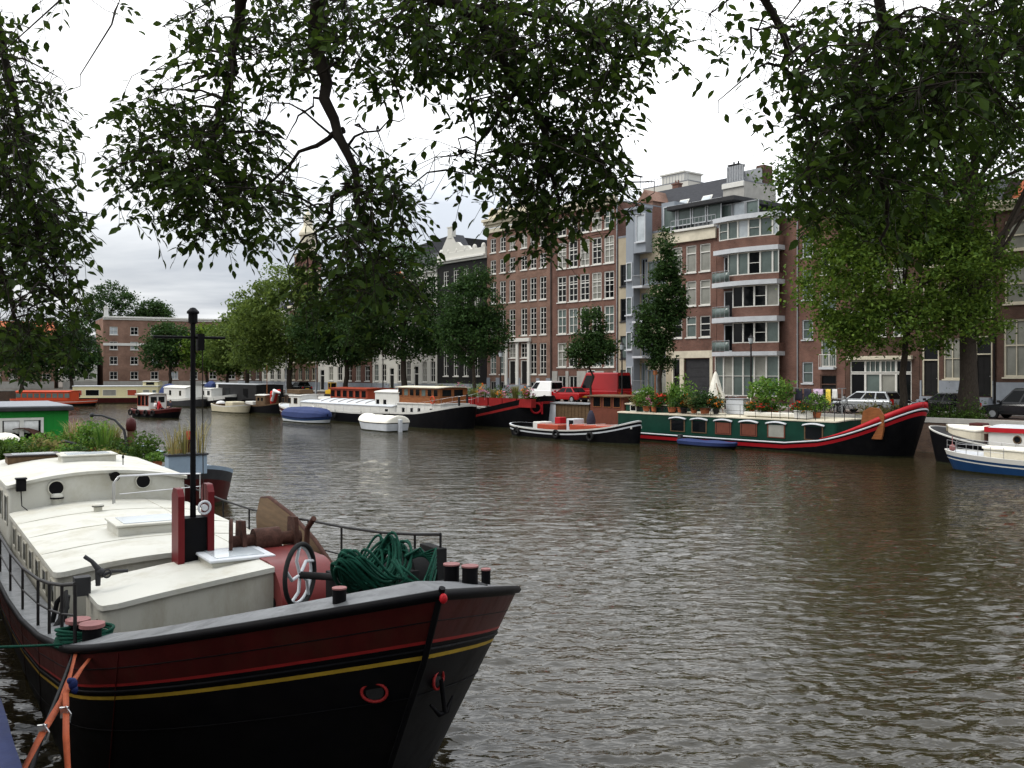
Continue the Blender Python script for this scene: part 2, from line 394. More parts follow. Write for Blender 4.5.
# ------------------------------------------------------------------ water
def water():
    ys = np.exp(np.linspace(math.log(5.5), math.log(190.0), 680)); us = np.linspace(-.68, .68, 700)
    Yg, Ug = np.meshgrid(ys, us, indexing='ij'); X = Ug*Yg; Y = Yg.copy()
    Z = np.zeros_like(X); dY = Yg*.0052
    rg = np.random.default_rng(5)
    env = .75 + .35*np.sin(X*.21+Y*.13+1.0)*np.sin(Y*.17-X*.09) + .25*np.sin(X*.53-Y*.31+2.)
    for i in range(90):
        lam = .12*(7.0**(i/89.0)); k = 2*math.pi/lam
        a = rg.normal(math.radians(97), math.radians(46))
        amp = .0080*lam**.85*min(1.0, (.5/lam)**.8)*rg.uniform(.5, 1.4)
        ph = rg.uniform(0, 6.28)
        fade = np.clip((lam/dY - 2.2)/2.5, 0, 1)
        kx, ky = k*math.cos(a), k*math.sin(a)
        w = np.sin(kx*X + ky*Y + ph + 1.3*np.sin(.31*k*(X*math.cos(a+1.1)+Y*math.sin(a+1.1)) + ph*2) + .8*np.sin(.9*X-.6*Y+ph*3))
        Z += amp*fade*w*np.clip(env, .3, 1.4)
    V = np.stack([X, Y, Z], -1).reshape(-1, 3)
    n, k = X.shape
    idx = np.arange(n*k).reshape(n, k)
    Q = np.stack([idx[:-1,:-1], idx[:-1,1:], idx[1:,1:], idx[1:,:-1]], -1).reshape(-1, 4)
    b = len(V)
    V = np.vstack([V, [[-1500,-300,-.14],[600,-300,-.14],[600,600,-.14],[-1500,600,-.14]]])
    Q = np.vstack([Q, [[b,b+1,b+2,b+3]]])
    m = bpy.data.materials.new('canal_water'); m.use_nodes = True
    nt = m.node_tree; p = nt.nodes['Principled BSDF']
    p.inputs['Base Color'].default_value = (.022,.0175,.0075,1); p.inputs['Roughness'].default_value = .04; p.inputs['IOR'].default_value = 1.333
    tc = nd(nt, 'ShaderNodeTexCoord')
    mp = nd(nt, 'ShaderNodeMapping', inp={'Scale': (.55,1.35,1), 'Rotation': (0,0,R(-6))}); nt.links.new(tc.outputs['Object'], mp.inputs[0])
    a = nd(nt, 'ShaderNodeTexNoise', inp={'Scale': 2.6, 'Detail': 3.0, 'Roughness': .55, 'Distortion': .6}); nt.links.new(mp.outputs[0], a.inputs['Vector'])
    c = nd(nt, 'ShaderNodeTexNoise', inp={'Scale': 6.5, 'Detail': 2.0, 'Roughness': .5, 'Distortion': .4}); nt.links.new(mp.outputs[0], c.inputs['Vector'])
    g = nd(nt, 'ShaderNodeTexNoise', inp={'Scale': .07, 'Detail': 2.0}); nt.links.new(tc.outputs['Object'], g.inputs['Vector'])
    gr = nd(nt, 'ShaderNodeMapRange', inp={'From Min': .35, 'From Max': .65, 'To Min': .35, 'To Max': 1.35}); nt.links.new(g.outputs['Fac'], gr.inputs[0])
    w0 = nd(nt, 'ShaderNodeTexNoise', inp={'Scale': .95, 'Detail': 2.0, 'Roughness': .5, 'Distortion': .5}); nt.links.new(mp.outputs[0], w0.inputs['Vector'])
    b0 = nd(nt, 'ShaderNodeBump', inp={'Strength': 1.0, 'Distance': .075}); nt.links.new(w0.outputs['Fac'], b0.inputs['Height'])
    b1 = nd(nt, 'ShaderNodeBump', inp={'Distance': .042}); nt.links.new(b0.outputs[0], b1.inputs['Normal']); nt.links.new(a.outputs['Fac'], b1.inputs['Height']); nt.links.new(gr.outputs[0], b1.inputs['Strength'])
    b2 = nd(nt, 'ShaderNodeBump', inp={'Strength': 1.0, 'Distance': .018}); nt.links.new(c.outputs['Fac'], b2.inputs['Height']); nt.links.new(b1.outputs[0], b2.inputs['Normal'])
    nt.links.new(b2.outputs[0], p.inputs['Normal'])
    tag(np_mesh('water', V, Q, m, smooth=True), kind='structure')
water()

# ------------------------------------------------------------------ land, quays, street
QN = 55.5
Q0, Q1 = rn(60, QN), Vector((-54, 158, 0))
Q2 = Vector((-1054, -18, 0))
def land(name, pts, z, mat, drop=None):
    t = tessellate_polygon([[Vector((p[0], p[1], 0)) for p in pts]])
    mb = MB(); mb.add([(p[0], p[1], z) for p in pts], [tuple(f) for f in t])
    # make every face look up
    for i, f in enumerate(mb.f):
        a, b, c = [Vector(mb.v[k]) for k in f]
        if (b-a).cross(c-a).z < 0: mb.f[i] = f[::-1]
    return tag(mb.build(name, mat), kind='structure')
far = [(-4000,-100), (-4000,4000), (4000,4000), (4000,-600)]
land('ground', [tuple(Q0.xy), tuple(Q1.xy), tuple(Q2.xy)] + far, QZ, MT['ground'])
LQ = .60
land('ground', [tuple(st(12,LQ).xy), tuple(st(-150,LQ).xy), (-1000,-60), (-1000,-900), (60,-900)], QZ, MT['ground'])
def quaywall(p, q, cop=True):
    d = (q-p).normalized(); n = Vector((d.y, -d.x, 0)); L = (q-p).length
    e = MB(); e.box(0, L, 0, .5, -1.2, QZ-.22, 0); e.box(0, L, -.06, .5, QZ-.22, QZ+.06, 1)
    o = e.build('quay_wall', [MT['quay'], MT['greystone']]); o.location = p; o.rotation_euler = (0,0,math.atan2(d.y, d.x))
    tag(o, kind='structure')
quaywall(Q1, Q0); quaywall(Q2, Q1); quaywall(st(12,LQ), st(-150,LQ))
def strip(name, n0, n1, z, mat, r0=-200, r1=60):
    e = MB(); P = [rn(r0,n0,z), rn(r1,n0,z), rn(r1,n1,z), rn(r0,n1,z)]
    e.add(P, [(0,1,2,3)]); return tag(e.build(name, mat), kind='structure')
strip('road', 57.6, 63.4, QZ+.006, MT['paving'], -170)
def kerb(n0, n1):
    e = MB(); e.box(-170, 60, n0, n1, QZ-.1, QZ+.12); o = e.build('pavement', MT['greystone']); o.rotation_euler = (0,0,TH); tag(o, kind='structure')
kerb(63.4, 67.2)

# ------------------------------------------------------------------ buildings
WCACHE = {}
def window_mesh(w, h, cols, rows, bar, gl, fr, transom=None, fw=.09, sill=True):
    key = (round(w,2), round(h,2), cols, rows, gl, fr, transom, fw, sill)
    if key in WCACHE: return WCACHE[key]
    g = MB(); g.box(.02, w-.02, .15, .17, .02, h-.02)
    go = g.build('window', MT[gl]); gm = go.data; bpy.data.objects.remove(go)
    f = MB(); a, b = .06, .145
    f.box(0, fw, a, b, 0, h); f.box(w-fw, w, a, b, 0, h); f.box(fw, w-fw, a, b, 0, fw*1.1); f.box(fw, w-fw, a, b, h-fw, h)
    t = h*transom if transom else None
    if t: f.box(fw, w-fw, a+.004, b-.004, t-.045, t+.045)
    for i in range(1, cols):
        x = w*i/cols; f.box(x-bar, x+bar, a+.012, b-.01, fw*1.1, h-fw)
    for j in range(1, rows):
        z = h*j/rows
        if t and abs(z-t) < h*.08: continue
        f.box(fw, w-fw, a+.016, b-.012, z-bar*.8, z+bar*.8)
    if sill: f.box(-.08, w+.08, -.09, .05, -.1, -.003)
    fo = f.build('window_frame', MT[fr]); fm = fo.data; bpy.data.objects.remove(fo)
    WCACHE[key] = (gm, fm)
    return gm, fm
GR = random.Random(4)
def add_window(root, x, z, w, h, cols=2, rows=2, bar=.028, gl=None, fr='trim', transom=None, fw=.09, y=0.0, sill=True, name='window', rz=0.0):
    gl = gl or GR.choice(('glass','glass','glass','glass_g','glass_c'))
    gm, fm = window_mesh(w, h, cols, rows, bar, gl, fr, transom, fw, sill)
    o = part(name, gm, root, (x, y, z), rz); part('window_frame', fm, o)
    return o
def wall_holes(mb, W, z0, z1, holes, depth=.2, mi=0, y=0.0, x_off=0.0):
    xs = sorted({0.0, W, *[a for h in holes for a in (h[0], h[1])]}); zs = sorted({z0, z1, *[a for h in holes for a in (h[2], h[3])]})
    xs = [x for x in xs if -1e-6 <= x <= W+1e-6]; zs = [z for z in zs if z0-1e-6 <= z <= z1+1e-6]
    for i in range(len(xs)-1):
        for j in range(len(zs)-1):
            cx, cz = (xs[i]+xs[i+1])/2, (zs[j]+zs[j+1])/2
            if any(h[0] < cx < h[1] and h[2] < cz < h[3] for h in holes): continue
            a, b, c, d = xs[i]+x_off, xs[i+1]+x_off, zs[j], zs[j+1]
            mb.add([(a,y,c),(b,y,c),(b,y,d),(a,y,d)], [(0,1,2,3)], mi)
    for (a, b, c, d) in [h[:4] for h in holes]:
        a += x_off; b += x_off
        Y = y+depth
        mb.add([(a,y,c),(b,y,c),(b,y,d),(a,y,d),(a,Y,c),(b,Y,c),(b,Y,d),(a,Y,d)], [(0,4,5,1),(1,5,6,2),(2,6,7,3),(3,7,4,0),(4,7,6,5)], mi)
class House:
    """a row house: local x along the facade (to the viewer's right), y into the block, z up from the water level"""
    def __init__(s, label, px0=None, px1=None, top=15, n=67.0, depth=11, wall='brick_red', name='row_house', cat='house', group='row houses along the far quay', frame=None, W=None, z0=QZ):
        if frame is None:
            r0, _ = ry(px0, n); r1, _ = ry(px1, n)
            s.r0, s.W, s.n = r0, r1-r0, n
            s.root = empty(name, rn(r0, n, 0), TH, label, cat, group)
        else:
            s.root = empty(name, frame[0], frame[1], label, cat, group); s.W = W; s.n = n; s.r0 = 0
        s.root.location.z = 0
        s.top, s.depth, s.wall, s.holes, s.z0, s.plinth = top, depth, wall, [], z0, None
    def x(s, px): return ry(px, s.n)[0]-s.r0
    def z(s, px, py): return ZY(py, ry(px, s.n)[1])
    def win(s, xc, w, z0, z1, **k):
        s.holes.append((xc-w/2, xc+w/2, z0, z1)); add_window(s.root, xc-w/2, z0, w, z1-z0, **k)
    def hole(s, x0, x1, z0, z1): s.holes.append((x0, x1, z0, z1))
    def door(s, xc, w, z0, z1, mat='charcoal', frame='trim', light=.3):
        s.holes.append((xc-w/2, xc+w/2, z0, z1))
        h = z1-z0; zl = h*(1-light)
        d = MB(); d.box(.1, w-.1, .13, .17, 0, zl-.05)
        for c in (0, 1):
            x0 = .18+c*(w-.36)/2+.03; x1 = .18+(c+1)*(w-.36)/2-.03
            d.box(x0, x1, .115, .128, .25, zl*.45); d.box(x0, x1, .115, .128, zl*.52, zl-.2)
        o = d.build('door', MT[mat], s.root, (xc-w/2, 0, z0))
        f = MB(); f.box(0, .1, .03, .18, 0, h); f.box(w-.1, w, .03, .18, 0, h); f.box(.1, w-.1, .03, .18, h-.1, h); f.box(.1, w-.1, .035, .175, zl-.05, zl+.04)
        f.build('door_frame', MT[frame], o)
        if light:
            g = MB(); g.box(.1, w-.1, .14, .16, zl+.04, h-.1); g.build('fanlight', MT['glass'], o)
        k = MB(); k.ell((w-.2, .1, zl*.48), .03, .03, .03, 8, 4, zmin=-1); k.build('door_handle', MT['chrome'], o)
        return o
    def wallmesh(s, plinth=None, plinth_mat='greystone', sides=True):
        mb = MB(); W, D = s.W, s.depth
        wall_holes(mb, W, s.z0-.3, s.top, s.holes)
        zb = s.z0-.3
        mb.add([(0,0,zb),(0,D,zb),(0,D,s.top),(0,0,s.top)], [(0,3,2,1)]); mb.add([(W,0,zb),(W,D,zb),(W,D,s.top),(W,0,s.top)], [(0,1,2,3)])
        mb.add([(0,D,zb),(W,D,zb),(W,D,s.top),(0,D,s.top)], [(0,3,2,1)]); mb.add([(0,0,s.top),(W,0,s.top),(W,D,s.top),(0,D,s.top)], [(0,1,2,3)])
        s.wallo = mb.build('wall', MT[s.wall], s.root)
        if plinth:
            p = MB(); hs = [h for h in s.holes if h[2] < plinth]
            edges = [0.02] + sorted([e for h in hs for e in (h[0]-.03, h[1]+.03)]) + [W-.02]
            # plinth blocks between the openings, under those whose sill lies lower than the plinth's top
            for a, b in zip(edges[::2], edges[1::2]):
                if b-a > .05: p.box(a, b, -.07, -.004, zb, plinth)
            for h in hs:
                if h[2] > s.z0+.1: p.box(h[0]-.03, h[1]+.03, -.068, -.005, zb, h[2]-.11)
            p.build('plinth', MT[plinth_mat], s.root)
    def cornice(s, z, h, out=.45, mat='trim', steps=3, x0=-.05, x1=None):
        c = MB(); x1 = s.W+.05 if x1 is None else x1
        for i in range(steps):
            c.box(x0, x1, -out*(i+1)/steps, -.004+.002*i, z+h*i/steps+(.002 if i else 0), z+h*(i+1)/steps)
        o = c.build('cornice', MT[mat], s.root, bevel=.03); return o
    def flatroof(s, mat='lead', t=.12):
        m = MB(); m.box(-.02, s.W+.02, -.02, s.depth, s.top+.004, s.top+t); return m.build('roof', MT[mat], s.root)
    def gable_roof(s, h, mat='slate', axis='y', x0=0, x1=None, y0=0.3, z=None, wall=None):
        x1 = s.W if x1 is None else x1; z = s.top if z is None else z
        m = MB()
        if axis == 'y':   # ridge runs away from the quay, gable faces it
            m.prism([(x0-.15, z-.02), ((x0+x1)/2, z+h), (x1+.15, z-.02)], s.depth-y0, 'y', y0)
        else:             # ridge runs along the quay
            m.prism([(y0-.15, z+.004), ((y0+s.depth)/2, z+h), (s.depth+.1, z+.004)], x1-x0, 'x', x0)
        return m.build('roof', MT[mat], s.root)
    def mansard(s, h, back=2.2, mat='slate', x0=0, x1=None, y0=.2):
        x1 = s.W if x1 is None else x1; z = s.top
        m = MB(); m.prism([(y0, z+.004), (y0+back, z+h), (s.depth-.2, z+h+.15), (s.depth, z+.004)], x1-x0, 'x', x0)
        return m.build('roof', MT[mat], s.root)
    def chimney(s, x, y, z, h=1.8, w=.8, mat='brick_dark', parent=None):
        c = MB(); c.box(x-w/2, x+w/2, y-w*.35, y+w*.35, z-1, z+h); c.box(x-w/2-.08, x+w/2+.08, y-w*.35-.08, y+w*.35+.08, z+h, z+h+.14)
        for k in (-.22, .22): c.cyl((x+k*w, y, z+h+.14), (x+k*w, y, z+h+.5), .1, .08, 8)
        return c.build('chimney', MT[mat], parent or s.root)
    def pipe(s, x, z0, z1, mat='darkgrey'):
        p = MB(); p.cyl((x, -.08, z0), (x, -.08, z1), .06, n=8); p.box(x-.12, x+.12, -.16, -.01, z1, z1+.3)
        for k in range(4): 
            zz = z0+(z1-z0)*(k+.5)/4; p.box(x-.08, x+.08, -.14, -.01, zz, zz+.05)
        return p.build('drainpipe', MT[mat], s.root)
    def balcony(s, x0, x1, z, out=1.1, mat='palegrey', rail='greymetal', h=1.0):
        b = MB(); b.box(x0, x1, -out, -.01, z-.2, z)
        o = b.build('balcony', MT[mat], s.root)
        r = MB(); r.box(x0, x1, -out, -out+.04, z+h-.05, z+h); r.box(x0, x0+.04, -out+.04, -.02, z+h-.05, z+h); r.box(x1-.04, x1, -out+.04, -.02, z+h-.05, z+h)
        k = int((x1-x0)/.14)
        for i in range(k+1):
            x = x0+.02+(x1-x0-.04)*i/k; r.box(x-.012, x+.012, -out+.01, -out+.03, z, z+h-.05)
        r.build('railing', MT[rail], o)
        return o

# -- brown brick mansion (six window columns, white cornice)
h = House('tall brown brick house with white cornice, six window columns and two tall white doorways', 487, 552, 20.9, wall='brick_brown')
cx = [h.x(p) for p in (493.2, 502.8, 512.3, 524, 533.2, 543)]
for i, x in enumerate(cx):
    h.win(x, 1.05, 18.35, 19.95, cols=2, rows=3); h.win(x, 1.05, 15.95, 17.5, cols=2, rows=3)
    h.win(x, 1.08, 12.55, 15.0, cols=2, rows=4); h.win(x, 1.08, 8.8, 11.75, cols=2, rows=5)
    if i in (2, 3):
        h.win(x, 1.15, 6.35, 7.95, cols=2, rows=3); h.door(x, 1.15, 3.5, 6.1, light=.0)
    else: h.win(x, 1.12, 4.55, 7.9, cols=2, rows=5)
for i in (0, 1, 4, 5): h.win(cx[i], 1.05, 2.75, 3.75, cols=2, rows=1, gl='glass', fr='greystone', sill=False)
h.wallmesh(4.15, 'bluestone'); h.flatroof()
h.cornice(20.6, .5, .25, 'cream', 1); h.cornice(21.2, .95, .8, 'cream', 3)
c = MB(); c.box(.6, h.W-.6, -.25, .3, 22.17, 23.0)
for k in range(7): c.ell((1+k*(h.W-2)/6, 0, 23.0), .28, .28, .5, 10, 6, zmin=0)
c.build('parapet', MT['cream'], h.root, bevel=.03)
p = MB()
for x in (cx[2]-.95, (cx[2]+cx[3])/2, cx[3]+.95): p.box(x-.2, x+.2, -.22, -.01, 3.3, 8.1)
p.box(cx[2]-1.3, cx[3]+1.3, -.4, -.012, 8.1, 8.5); p.build('doorway_surround', MT['trim'], h.root, bevel=.03)
p = MB()
for i in range(7): p.box(cx[2]-1.4+.16*i, cx[3]+1.4-.16*i, -1.6+.2*i, -.08, 2.0+.2*i, 2.2+.2*i-.002)
p.build('stoop', MT['bluestone'], h.root); h.pipe(h.W-.1, 2.2, 20.4, 'darkgrey')
# -- red brick warehouse with five wide window columns
h = House('tall red brick house with rows of five big white cross-bar windows and cream cornice', 552.4, 618, 21.5, wall='brick_red')
cx = [h.x(p) for p in (561.8, 573, 584.6, 596.6, 609)]
for x in cx:
    for (a, b, rr) in ((18.95,20.8,3), (15.55,18.25,4), (12.05,14.75,4), (8.75,11.35,3), (5.3,7.85,3)):
        h.win(x, 1.4, a, b, cols=2, rows=rr, transom=.66, fw=.11, bar=.035)
for i in (0, 1, 4): h.win(cx[i], 1.25, 2.7, 4.4, cols=2, rows=1, fr='trim')
h.door(cx[2]+.9, 1.25, 2.5, 5.0, light=.25)
h.wallmesh(4.9, 'greystone'); h.flatroof(); h.cornice(21.3, .8, .5, 'cream', 2)
h.pipe(h.W-.08, 2.2, 21.0, 'greymetal')
# -- sand stucco building with blue grey glazed bays
h = House('modern sand coloured apartment house with blue grey steel bays and small balconies', 618.4, 671.6, 17.8, wall='stucco', cat='apartment house')
for (a, b) in ((13.1,15.2), (9.7,11.9), (6.1,8.3), (2.6,5.0)):
    h.win(h.x(624), 1.0, a, b, cols=1, rows=2, fr='darkgrey')
    h.win(h.x(651.5), 1.6, a, b, cols=2, rows=1, fr='bluepanel', gl='glass_g'); h.win(h.x(660.5), 1.3, a, b, cols=2, rows=1, fr='bluepanel')
x0, x1 = h.x(632.5), h.x(648.5)
for z in (3.0, 6.3, 9.6, 12.9): h.hole(x0+1.1, x1-.1, z, z+2.7)
h.wallmesh(); h.flatroof('lead', .2)
b = MB(); b.box(x0, x0+1.0, -.9, -.01, 2.0, 20.0); b.box(x0+1.0, x1+.5, -.9, -.01, 16.0, 20.1); b.box(x0-.1, x1+.6, -1.1, -.01, 20.1, 20.35)
bo = b.build('steel_bay', MT['bluepanel'], h.root, bevel=.03)
for i, z in enumerate((3.0, 6.3, 9.6, 12.9)):
    add_window(h.root, x0+1.15, z, x1-x0-1.3, 2.65, cols=2, rows=1, fr='bluepanel', y=.0, sill=False)
    h.balcony(x0+1.05, x1+.3, z, 1.15, 'palegrey', 'greymetal')
    add_window(h.root, x0+.12, z+.6, .76, 1.7, cols=1, rows=1, fr='palegrey', y=-1.06, gl='glass_g')
add_window(h.root, x0+1.4, 17.0, 1.2, 2.6, cols=1, rows=1, fr='palegrey', y=-1.06, gl='glass_s')
g = MB(); g.box(x0+3.2, h.W-.2, .6, 6, 17.9, 20.6); gb = g.build('penthouse', MT['bluepanel'], h.root)
for k in range(4): add_window(h.root, x0+3.5+k*1.75, 18.2, 1.6, 2.0, cols=1, rows=1, fr='palegrey', y=.44, gl='glass_g', sill=False)
# -- red brick house with cream fascia, garage and a glass penthouse
h = House('narrow red brick house with cream fascia, dark garage opening and glazed roof storey', 672, 716.5, 17.5, wall='brick_red')
cx = [h.x(p) for p in (677, 691, 705)]
for i, x in enumerate(cx):
    h.win(x, 1.2, 13.75, 16.2, cols=1, rows=1, transom=.7, fr='trim', gl='glass_c'); h.win(x, 1.2, 10.75, 13.0, cols=1, rows=1, transom=.7, gl='glass_c')
    h.win(x, 1.2, 7.9, 9.8, cols=1, rows=3 if i == 2 else 1, transom=.62)
gx0, gx1 = h.x(684.5), h.x(710)
h.hole(gx0, gx1, 2.0, 6.0); h.door(h.x(676.5), .95, 2.0, 6.0, light=.42, frame='greystone')
h.wallmesh(); h.flatroof()
g = MB(); g.box(gx0+.02, gx1-.02, .14, .18, 2.0, 5.98)
for k in range(1, 5): g.box(gx0+.02, gx1-.02, .12, .138, 2.0+k*.8-.03, 2.0+k*.8+.03)
g.build('garage_door', MT['darkgrey'], h.root)
s_ = MB()
for a, b in ((h.x(671.9)+.05, h.x(673.6)), (h.x(680.2), gx0-.02), (gx1+.02, h.x(713))): s_.box(a, b, -.08, -.005, 2.0, 6.05)
s_.box(h.x(672)+.05, h.x(713), -.1, -.006, 6.06, 6.7); s_.build('stone_surround', MT['cream'], h.root)
h.cornice(16.55, .95, .22, 'cream', 1); h.cornice(17.52, .22, .4, 'trim', 1)
g = MB(); g.box(.4, h.W+1.2, 1.0, 8, 17.65, 19.6); pent = g.build('penthouse', MT['darkgrey'], h.root)
g = MB(); g.box(-.6, h.W+2.0, -.1, 8.4, 19.65, 20.05); g.build('roof_slab', MT['darkgrey'], h.root, bevel=.04)
for k in range(6): add_window(h.root, .55+k*1.42, 17.75, 1.36, 1.8, cols=1, rows=1, fr='greymetal', y=.83, gl='glass_s' if k in (1,2,4) else 'glass_g', sill=False)
r = MB(); r.box(0, h.W, -.15, -.11, 18.6, 18.66)
for k in range(12): r.box(h.W*k/11-.02, h.W*k/11+.02, -.15, -.11, 17.75, 18.6)
r.build('railing', MT['greymetal'], h.root)
# -- red brick apartment block with the white banded bay
h = House('red brick apartment block with a rounded white banded bay and corner balconies', 716.9, 845, 17.4, wall='brick_red', cat='apartment house', name='apartment_house')
bx0, bx1 = h.x(723), h.x(785)
for (a, b) in ((14.0,15.8), (10.6,13.0), (7.4,9.0), (3.9,5.6)):
    h.win(h.x(807.5), 1.0, a, b, cols=1, rows=2, gl='glass_g', fr='palegrey')
h.win(h.x(828.5), 1.35, 5.2, 7.3, cols=2, rows=1, gl='glass_g'); h.win(h.x(828.5), 1.35, 9.0, 11.2, cols=2, rows=1); h.win(h.x(828.5), 1.35, 12.5, 14.6, cols=2, rows=1)
h.door(h.x(828.5), 1.5, 2.05, 4.6, light=.3, frame='brick_dark')
h.wallmesh(3.1, 'brick_dark'); h.flatroof('lead', .15); h.balcony(h.x(821), h.x(836), 5.2, .35, 'palegrey', 'trim', 1.0)
h.pipe(h.x(798), 2.2, 17.2, 'greymetal')
def bayline(out):   # plan of the bay: straight reveal on the left, then a shallow bow
    P = []
    for i in range(13):
        t = i/12.0; P.append((bx0+(bx1-bx0)*t, -out*(.55+.45*math.sin(math.pi*min(1, .18+t*.80)))))
    return P
def band(z0, z1, out, mat, name, a=0, b=12, extra=0.0):
    P = bayline(out)[a:b+1]
    m = MB()
    m.sheet([[(x, y, z0) for x, y in P], [(x, y, z1) for x, y in P]])
    v0 = [(P[0][0], 0.02, 0)] + [(x, y, 0) for x, y in P] + [(P[-1][0], 0.02, 0)]
    for z, fl in ((z0, True), (z1, False)):
        f = tuple(range(len(v0))); m.add([(x, y, z) for x, y, _ in v0], [f[::-1] if fl else f])
    for (x, y) in (P[0], P[-1]): m.add([(x, y, z0), (x, .02, z0), (x, .02, z1), (x, y, z1)], [(0,1,2,3)])
    return m.build(name, MT[mat], h.root)
OUT = 1.45
def bay_windows(z0, z1, a, b, cols_pat, gl, rows=1, recess=.0):
    P = bayline(OUT-.12)
    for i in range(a, b, 2):
        (xa, ya), (xb, yb) = P[i], P[min(i+2, 12)]
        L = math.hypot(xb-xa, yb-ya)
        add_window(h.root, xa, z0, L, z1-z0, cols=1, rows=rows if cols_pat[(i-a)//2 % len(cols_pat)] else 1, fr='trim', gl=gl[(i-a)//2 % len(gl)], y=ya-.1, fw=.07, sill=False, rz=math.atan2(yb-ya, xb-xa))
FL = [(2.0, 6.1), (6.6, 9.0), (9.55, 11.95), (12.45, 15.1), (15.55, 17.6)]
band(2.0, 2.75, OUT, 'brick_red', 'bay_wall'); bay_windows(2.78, 6.15, 0, 12, [1], ['glass_g','glass_c','glass_g'], 2)
band(6.16, 6.5, OUT+.45, 'palegrey', 'balcony_slab'); band(6.5, 7.2, OUT, 'brick_red', 'bay_wall', 4, 12); bay_windows(7.22, 8.95, 4, 12, [0,0,1,0], ['glass','glass','glass','glass_g'], 2)
band(8.98, 9.4, OUT+.45, 'palegrey', 'balcony_slab'); band(9.4, 10.2, OUT, 'brick_red', 'bay_wall', 4, 12); bay_windows(10.22, 12.0, 4, 12, [0,0,1,0], ['glass','glass','glass','glass_c'], 2)
band(12.02, 12.4, OUT+.45, 'palegrey', 'balcony_slab'); band(12.4, 12.9, OUT, 'brick_red', 'bay_wall', 3, 12); bay_windows(12.92, 14.8, 3, 12, [0,0,1,0], ['glass_g','glass_g','glass'], 2)
band(14.82, 15.2, OUT+.2, 'palegrey', 'balcony_slab'); band(15.2, 16.0, OUT, 'brick_red', 'bay_wall'); bay_windows(16.02, 17.55, 1, 12, [1,0,0], ['glass_g','glass_g','glass_s'], 2)
band(17.56, 17.95, OUT+.3, 'palegrey', 'cornice')
for z in (6.5, 9.4, 12.4):      # recessed balcony corner at the left of the bay
    add_window(h.root, bx0+.2, z+.05, 2.7, 2.35, cols=3, rows=1, fr='palegrey', gl='glass', y=-.16, sill=False)
    P = bayline(OUT+.38)[:5]; r = MB()
    r.tube([(x, y, z+.95) for x, y in P], .025, 6); r.tube([(P[0][0], -.1, z+.95), (P[0][0], P[0][1], z+.95)], .025, 6)
    for (x, y) in P: r.cyl((x, y, z), (x, y, z+.95), .02, n=6)
    r.build('railing', MT['greymetal'], h.root)
    g = MB(); g.sheet([[(x, y, z+.05) for x, y in P], [(x, y, z+.85) for x, y in P]]); g.build('balcony_glass', MT['glass_g'], h.root, solid=.012)
# -- low brown house with white shop front
h = House('brown brick house with a wide white shop front on the ground floor', 845.4, 919.5, 15.5, wall='brick_dark')
for px in (857, 900):
    for (a, b) in ((7.5,9.5), (11.0,13.4)): h.win(h.x(px), 1.15, a, b, cols=1, rows=2, transom=.55)
h.win(h.x(879), 1.15, 7.5, 9.5, cols=1, rows=2, transom=.55); h.win(h.x(879), 1.15, 11.0, 13.4, cols=1, rows=2, transom=.55)
sx0, sx1 = h.x(850), h.x(911.5)
h.hole(sx0, sx1, 2.1, 5.7); h.wallmesh(2.6, 'bluestone'); h.mansard(2.8, 2.0); h.cornice(15.3, .6, .4, 'cream', 2)
w4 = (sx1-sx0)/4
for k, gl in enumerate(('glass', 'glass_g', 'glass_c', 'glass')):
    add_window(h.root, sx0+k*w4, 2.4, w4, 2.3, cols=1, rows=1, gl=gl, fw=.08, sill=False); add_window(h.root, sx0+k*w4, 4.75, w4, .93, cols=3 if k in (1,2) else 1, rows=1, gl='glass_g' if k in (1,2) else 'glass', fw=.08, sill=False)
f = MB(); f.box(sx0-.15, sx1+.15, -.3, -.01, 5.72, 6.0); f.build('shop_cornice', MT['cream'], h.root, bevel=.02)
# -- dark brown house with raised ground floor
h = House('dark brown house with tall cream framed doors on a grey stone base', 920, 995.4, 16.0, wall='brick_dark')
h.door(h.x(930.5), 1.25, 3.1, 7.25, light=.38, frame='cream'); h.win(h.x(952), 1.25, 4.3, 7.2, cols=2, rows=2, gl='glass_c', fr='cream')
h.door(h.x(983.5), 1.2, 3.1, 7.3, light=.3, frame='cream')
for px in (930.5, 952, 983.5):
    for (a, b) in ((8.6,11.2), (12.4,14.6)): h.win(h.x(px), 1.2, a, b, cols=1, rows=2, fr='cream', transom=.55)
h.wallmesh(4.2, 'bluestone'); h.mansard(2.4, 2.2); h.cornice(15.9, 1.0, .55, 'cream', 3)
h.chimney(h.W*.3, 3, 18.2)
for px in (930.5, 983.5):
    s_ = MB(); x = h.x(px)
    for i in range(5): s_.box(x-.9+.08*i, x+.9-.08*i, -1.5+.25*i, -.08, 2.0+.21*i, 2.21+.21*i-.002)
    s_.build('stoop', MT['bluestone'], h.root)
h.pipe(h.W-.05, 2.2, 15.8, 'charcoal')
# -- brown house at the right edge with an orange tiled roof
h = House('brown house with orange tiled roof at the right end of the row', 996.2, 1105, 15.8, wall='brick_dark')
for px in (1016, 1052, 1086):
    h.win(h.x(px), 1.65, 4.45, 8.35, cols=2, rows=2, gl='glass_c', fr='cream', transom=.55, fw=.12)
    h.win(h.x(px), 1.55, 9.4, 12.1, cols=1, rows=2, fr='cream', transom=.5, fw=.12); h.win(h.x(px), 1.5, 13.0, 15.0, cols=1, rows=2, fr='cream', transom=.5, fw=.12)
h.wallmesh(4.1, 'bluestone'); h.cornice(15.7, .7, .4, 'cream', 2); h.gable_roof(4.2, 'tile', 'x', y0=1.0); h.chimney(1.6, 6, 19.0)
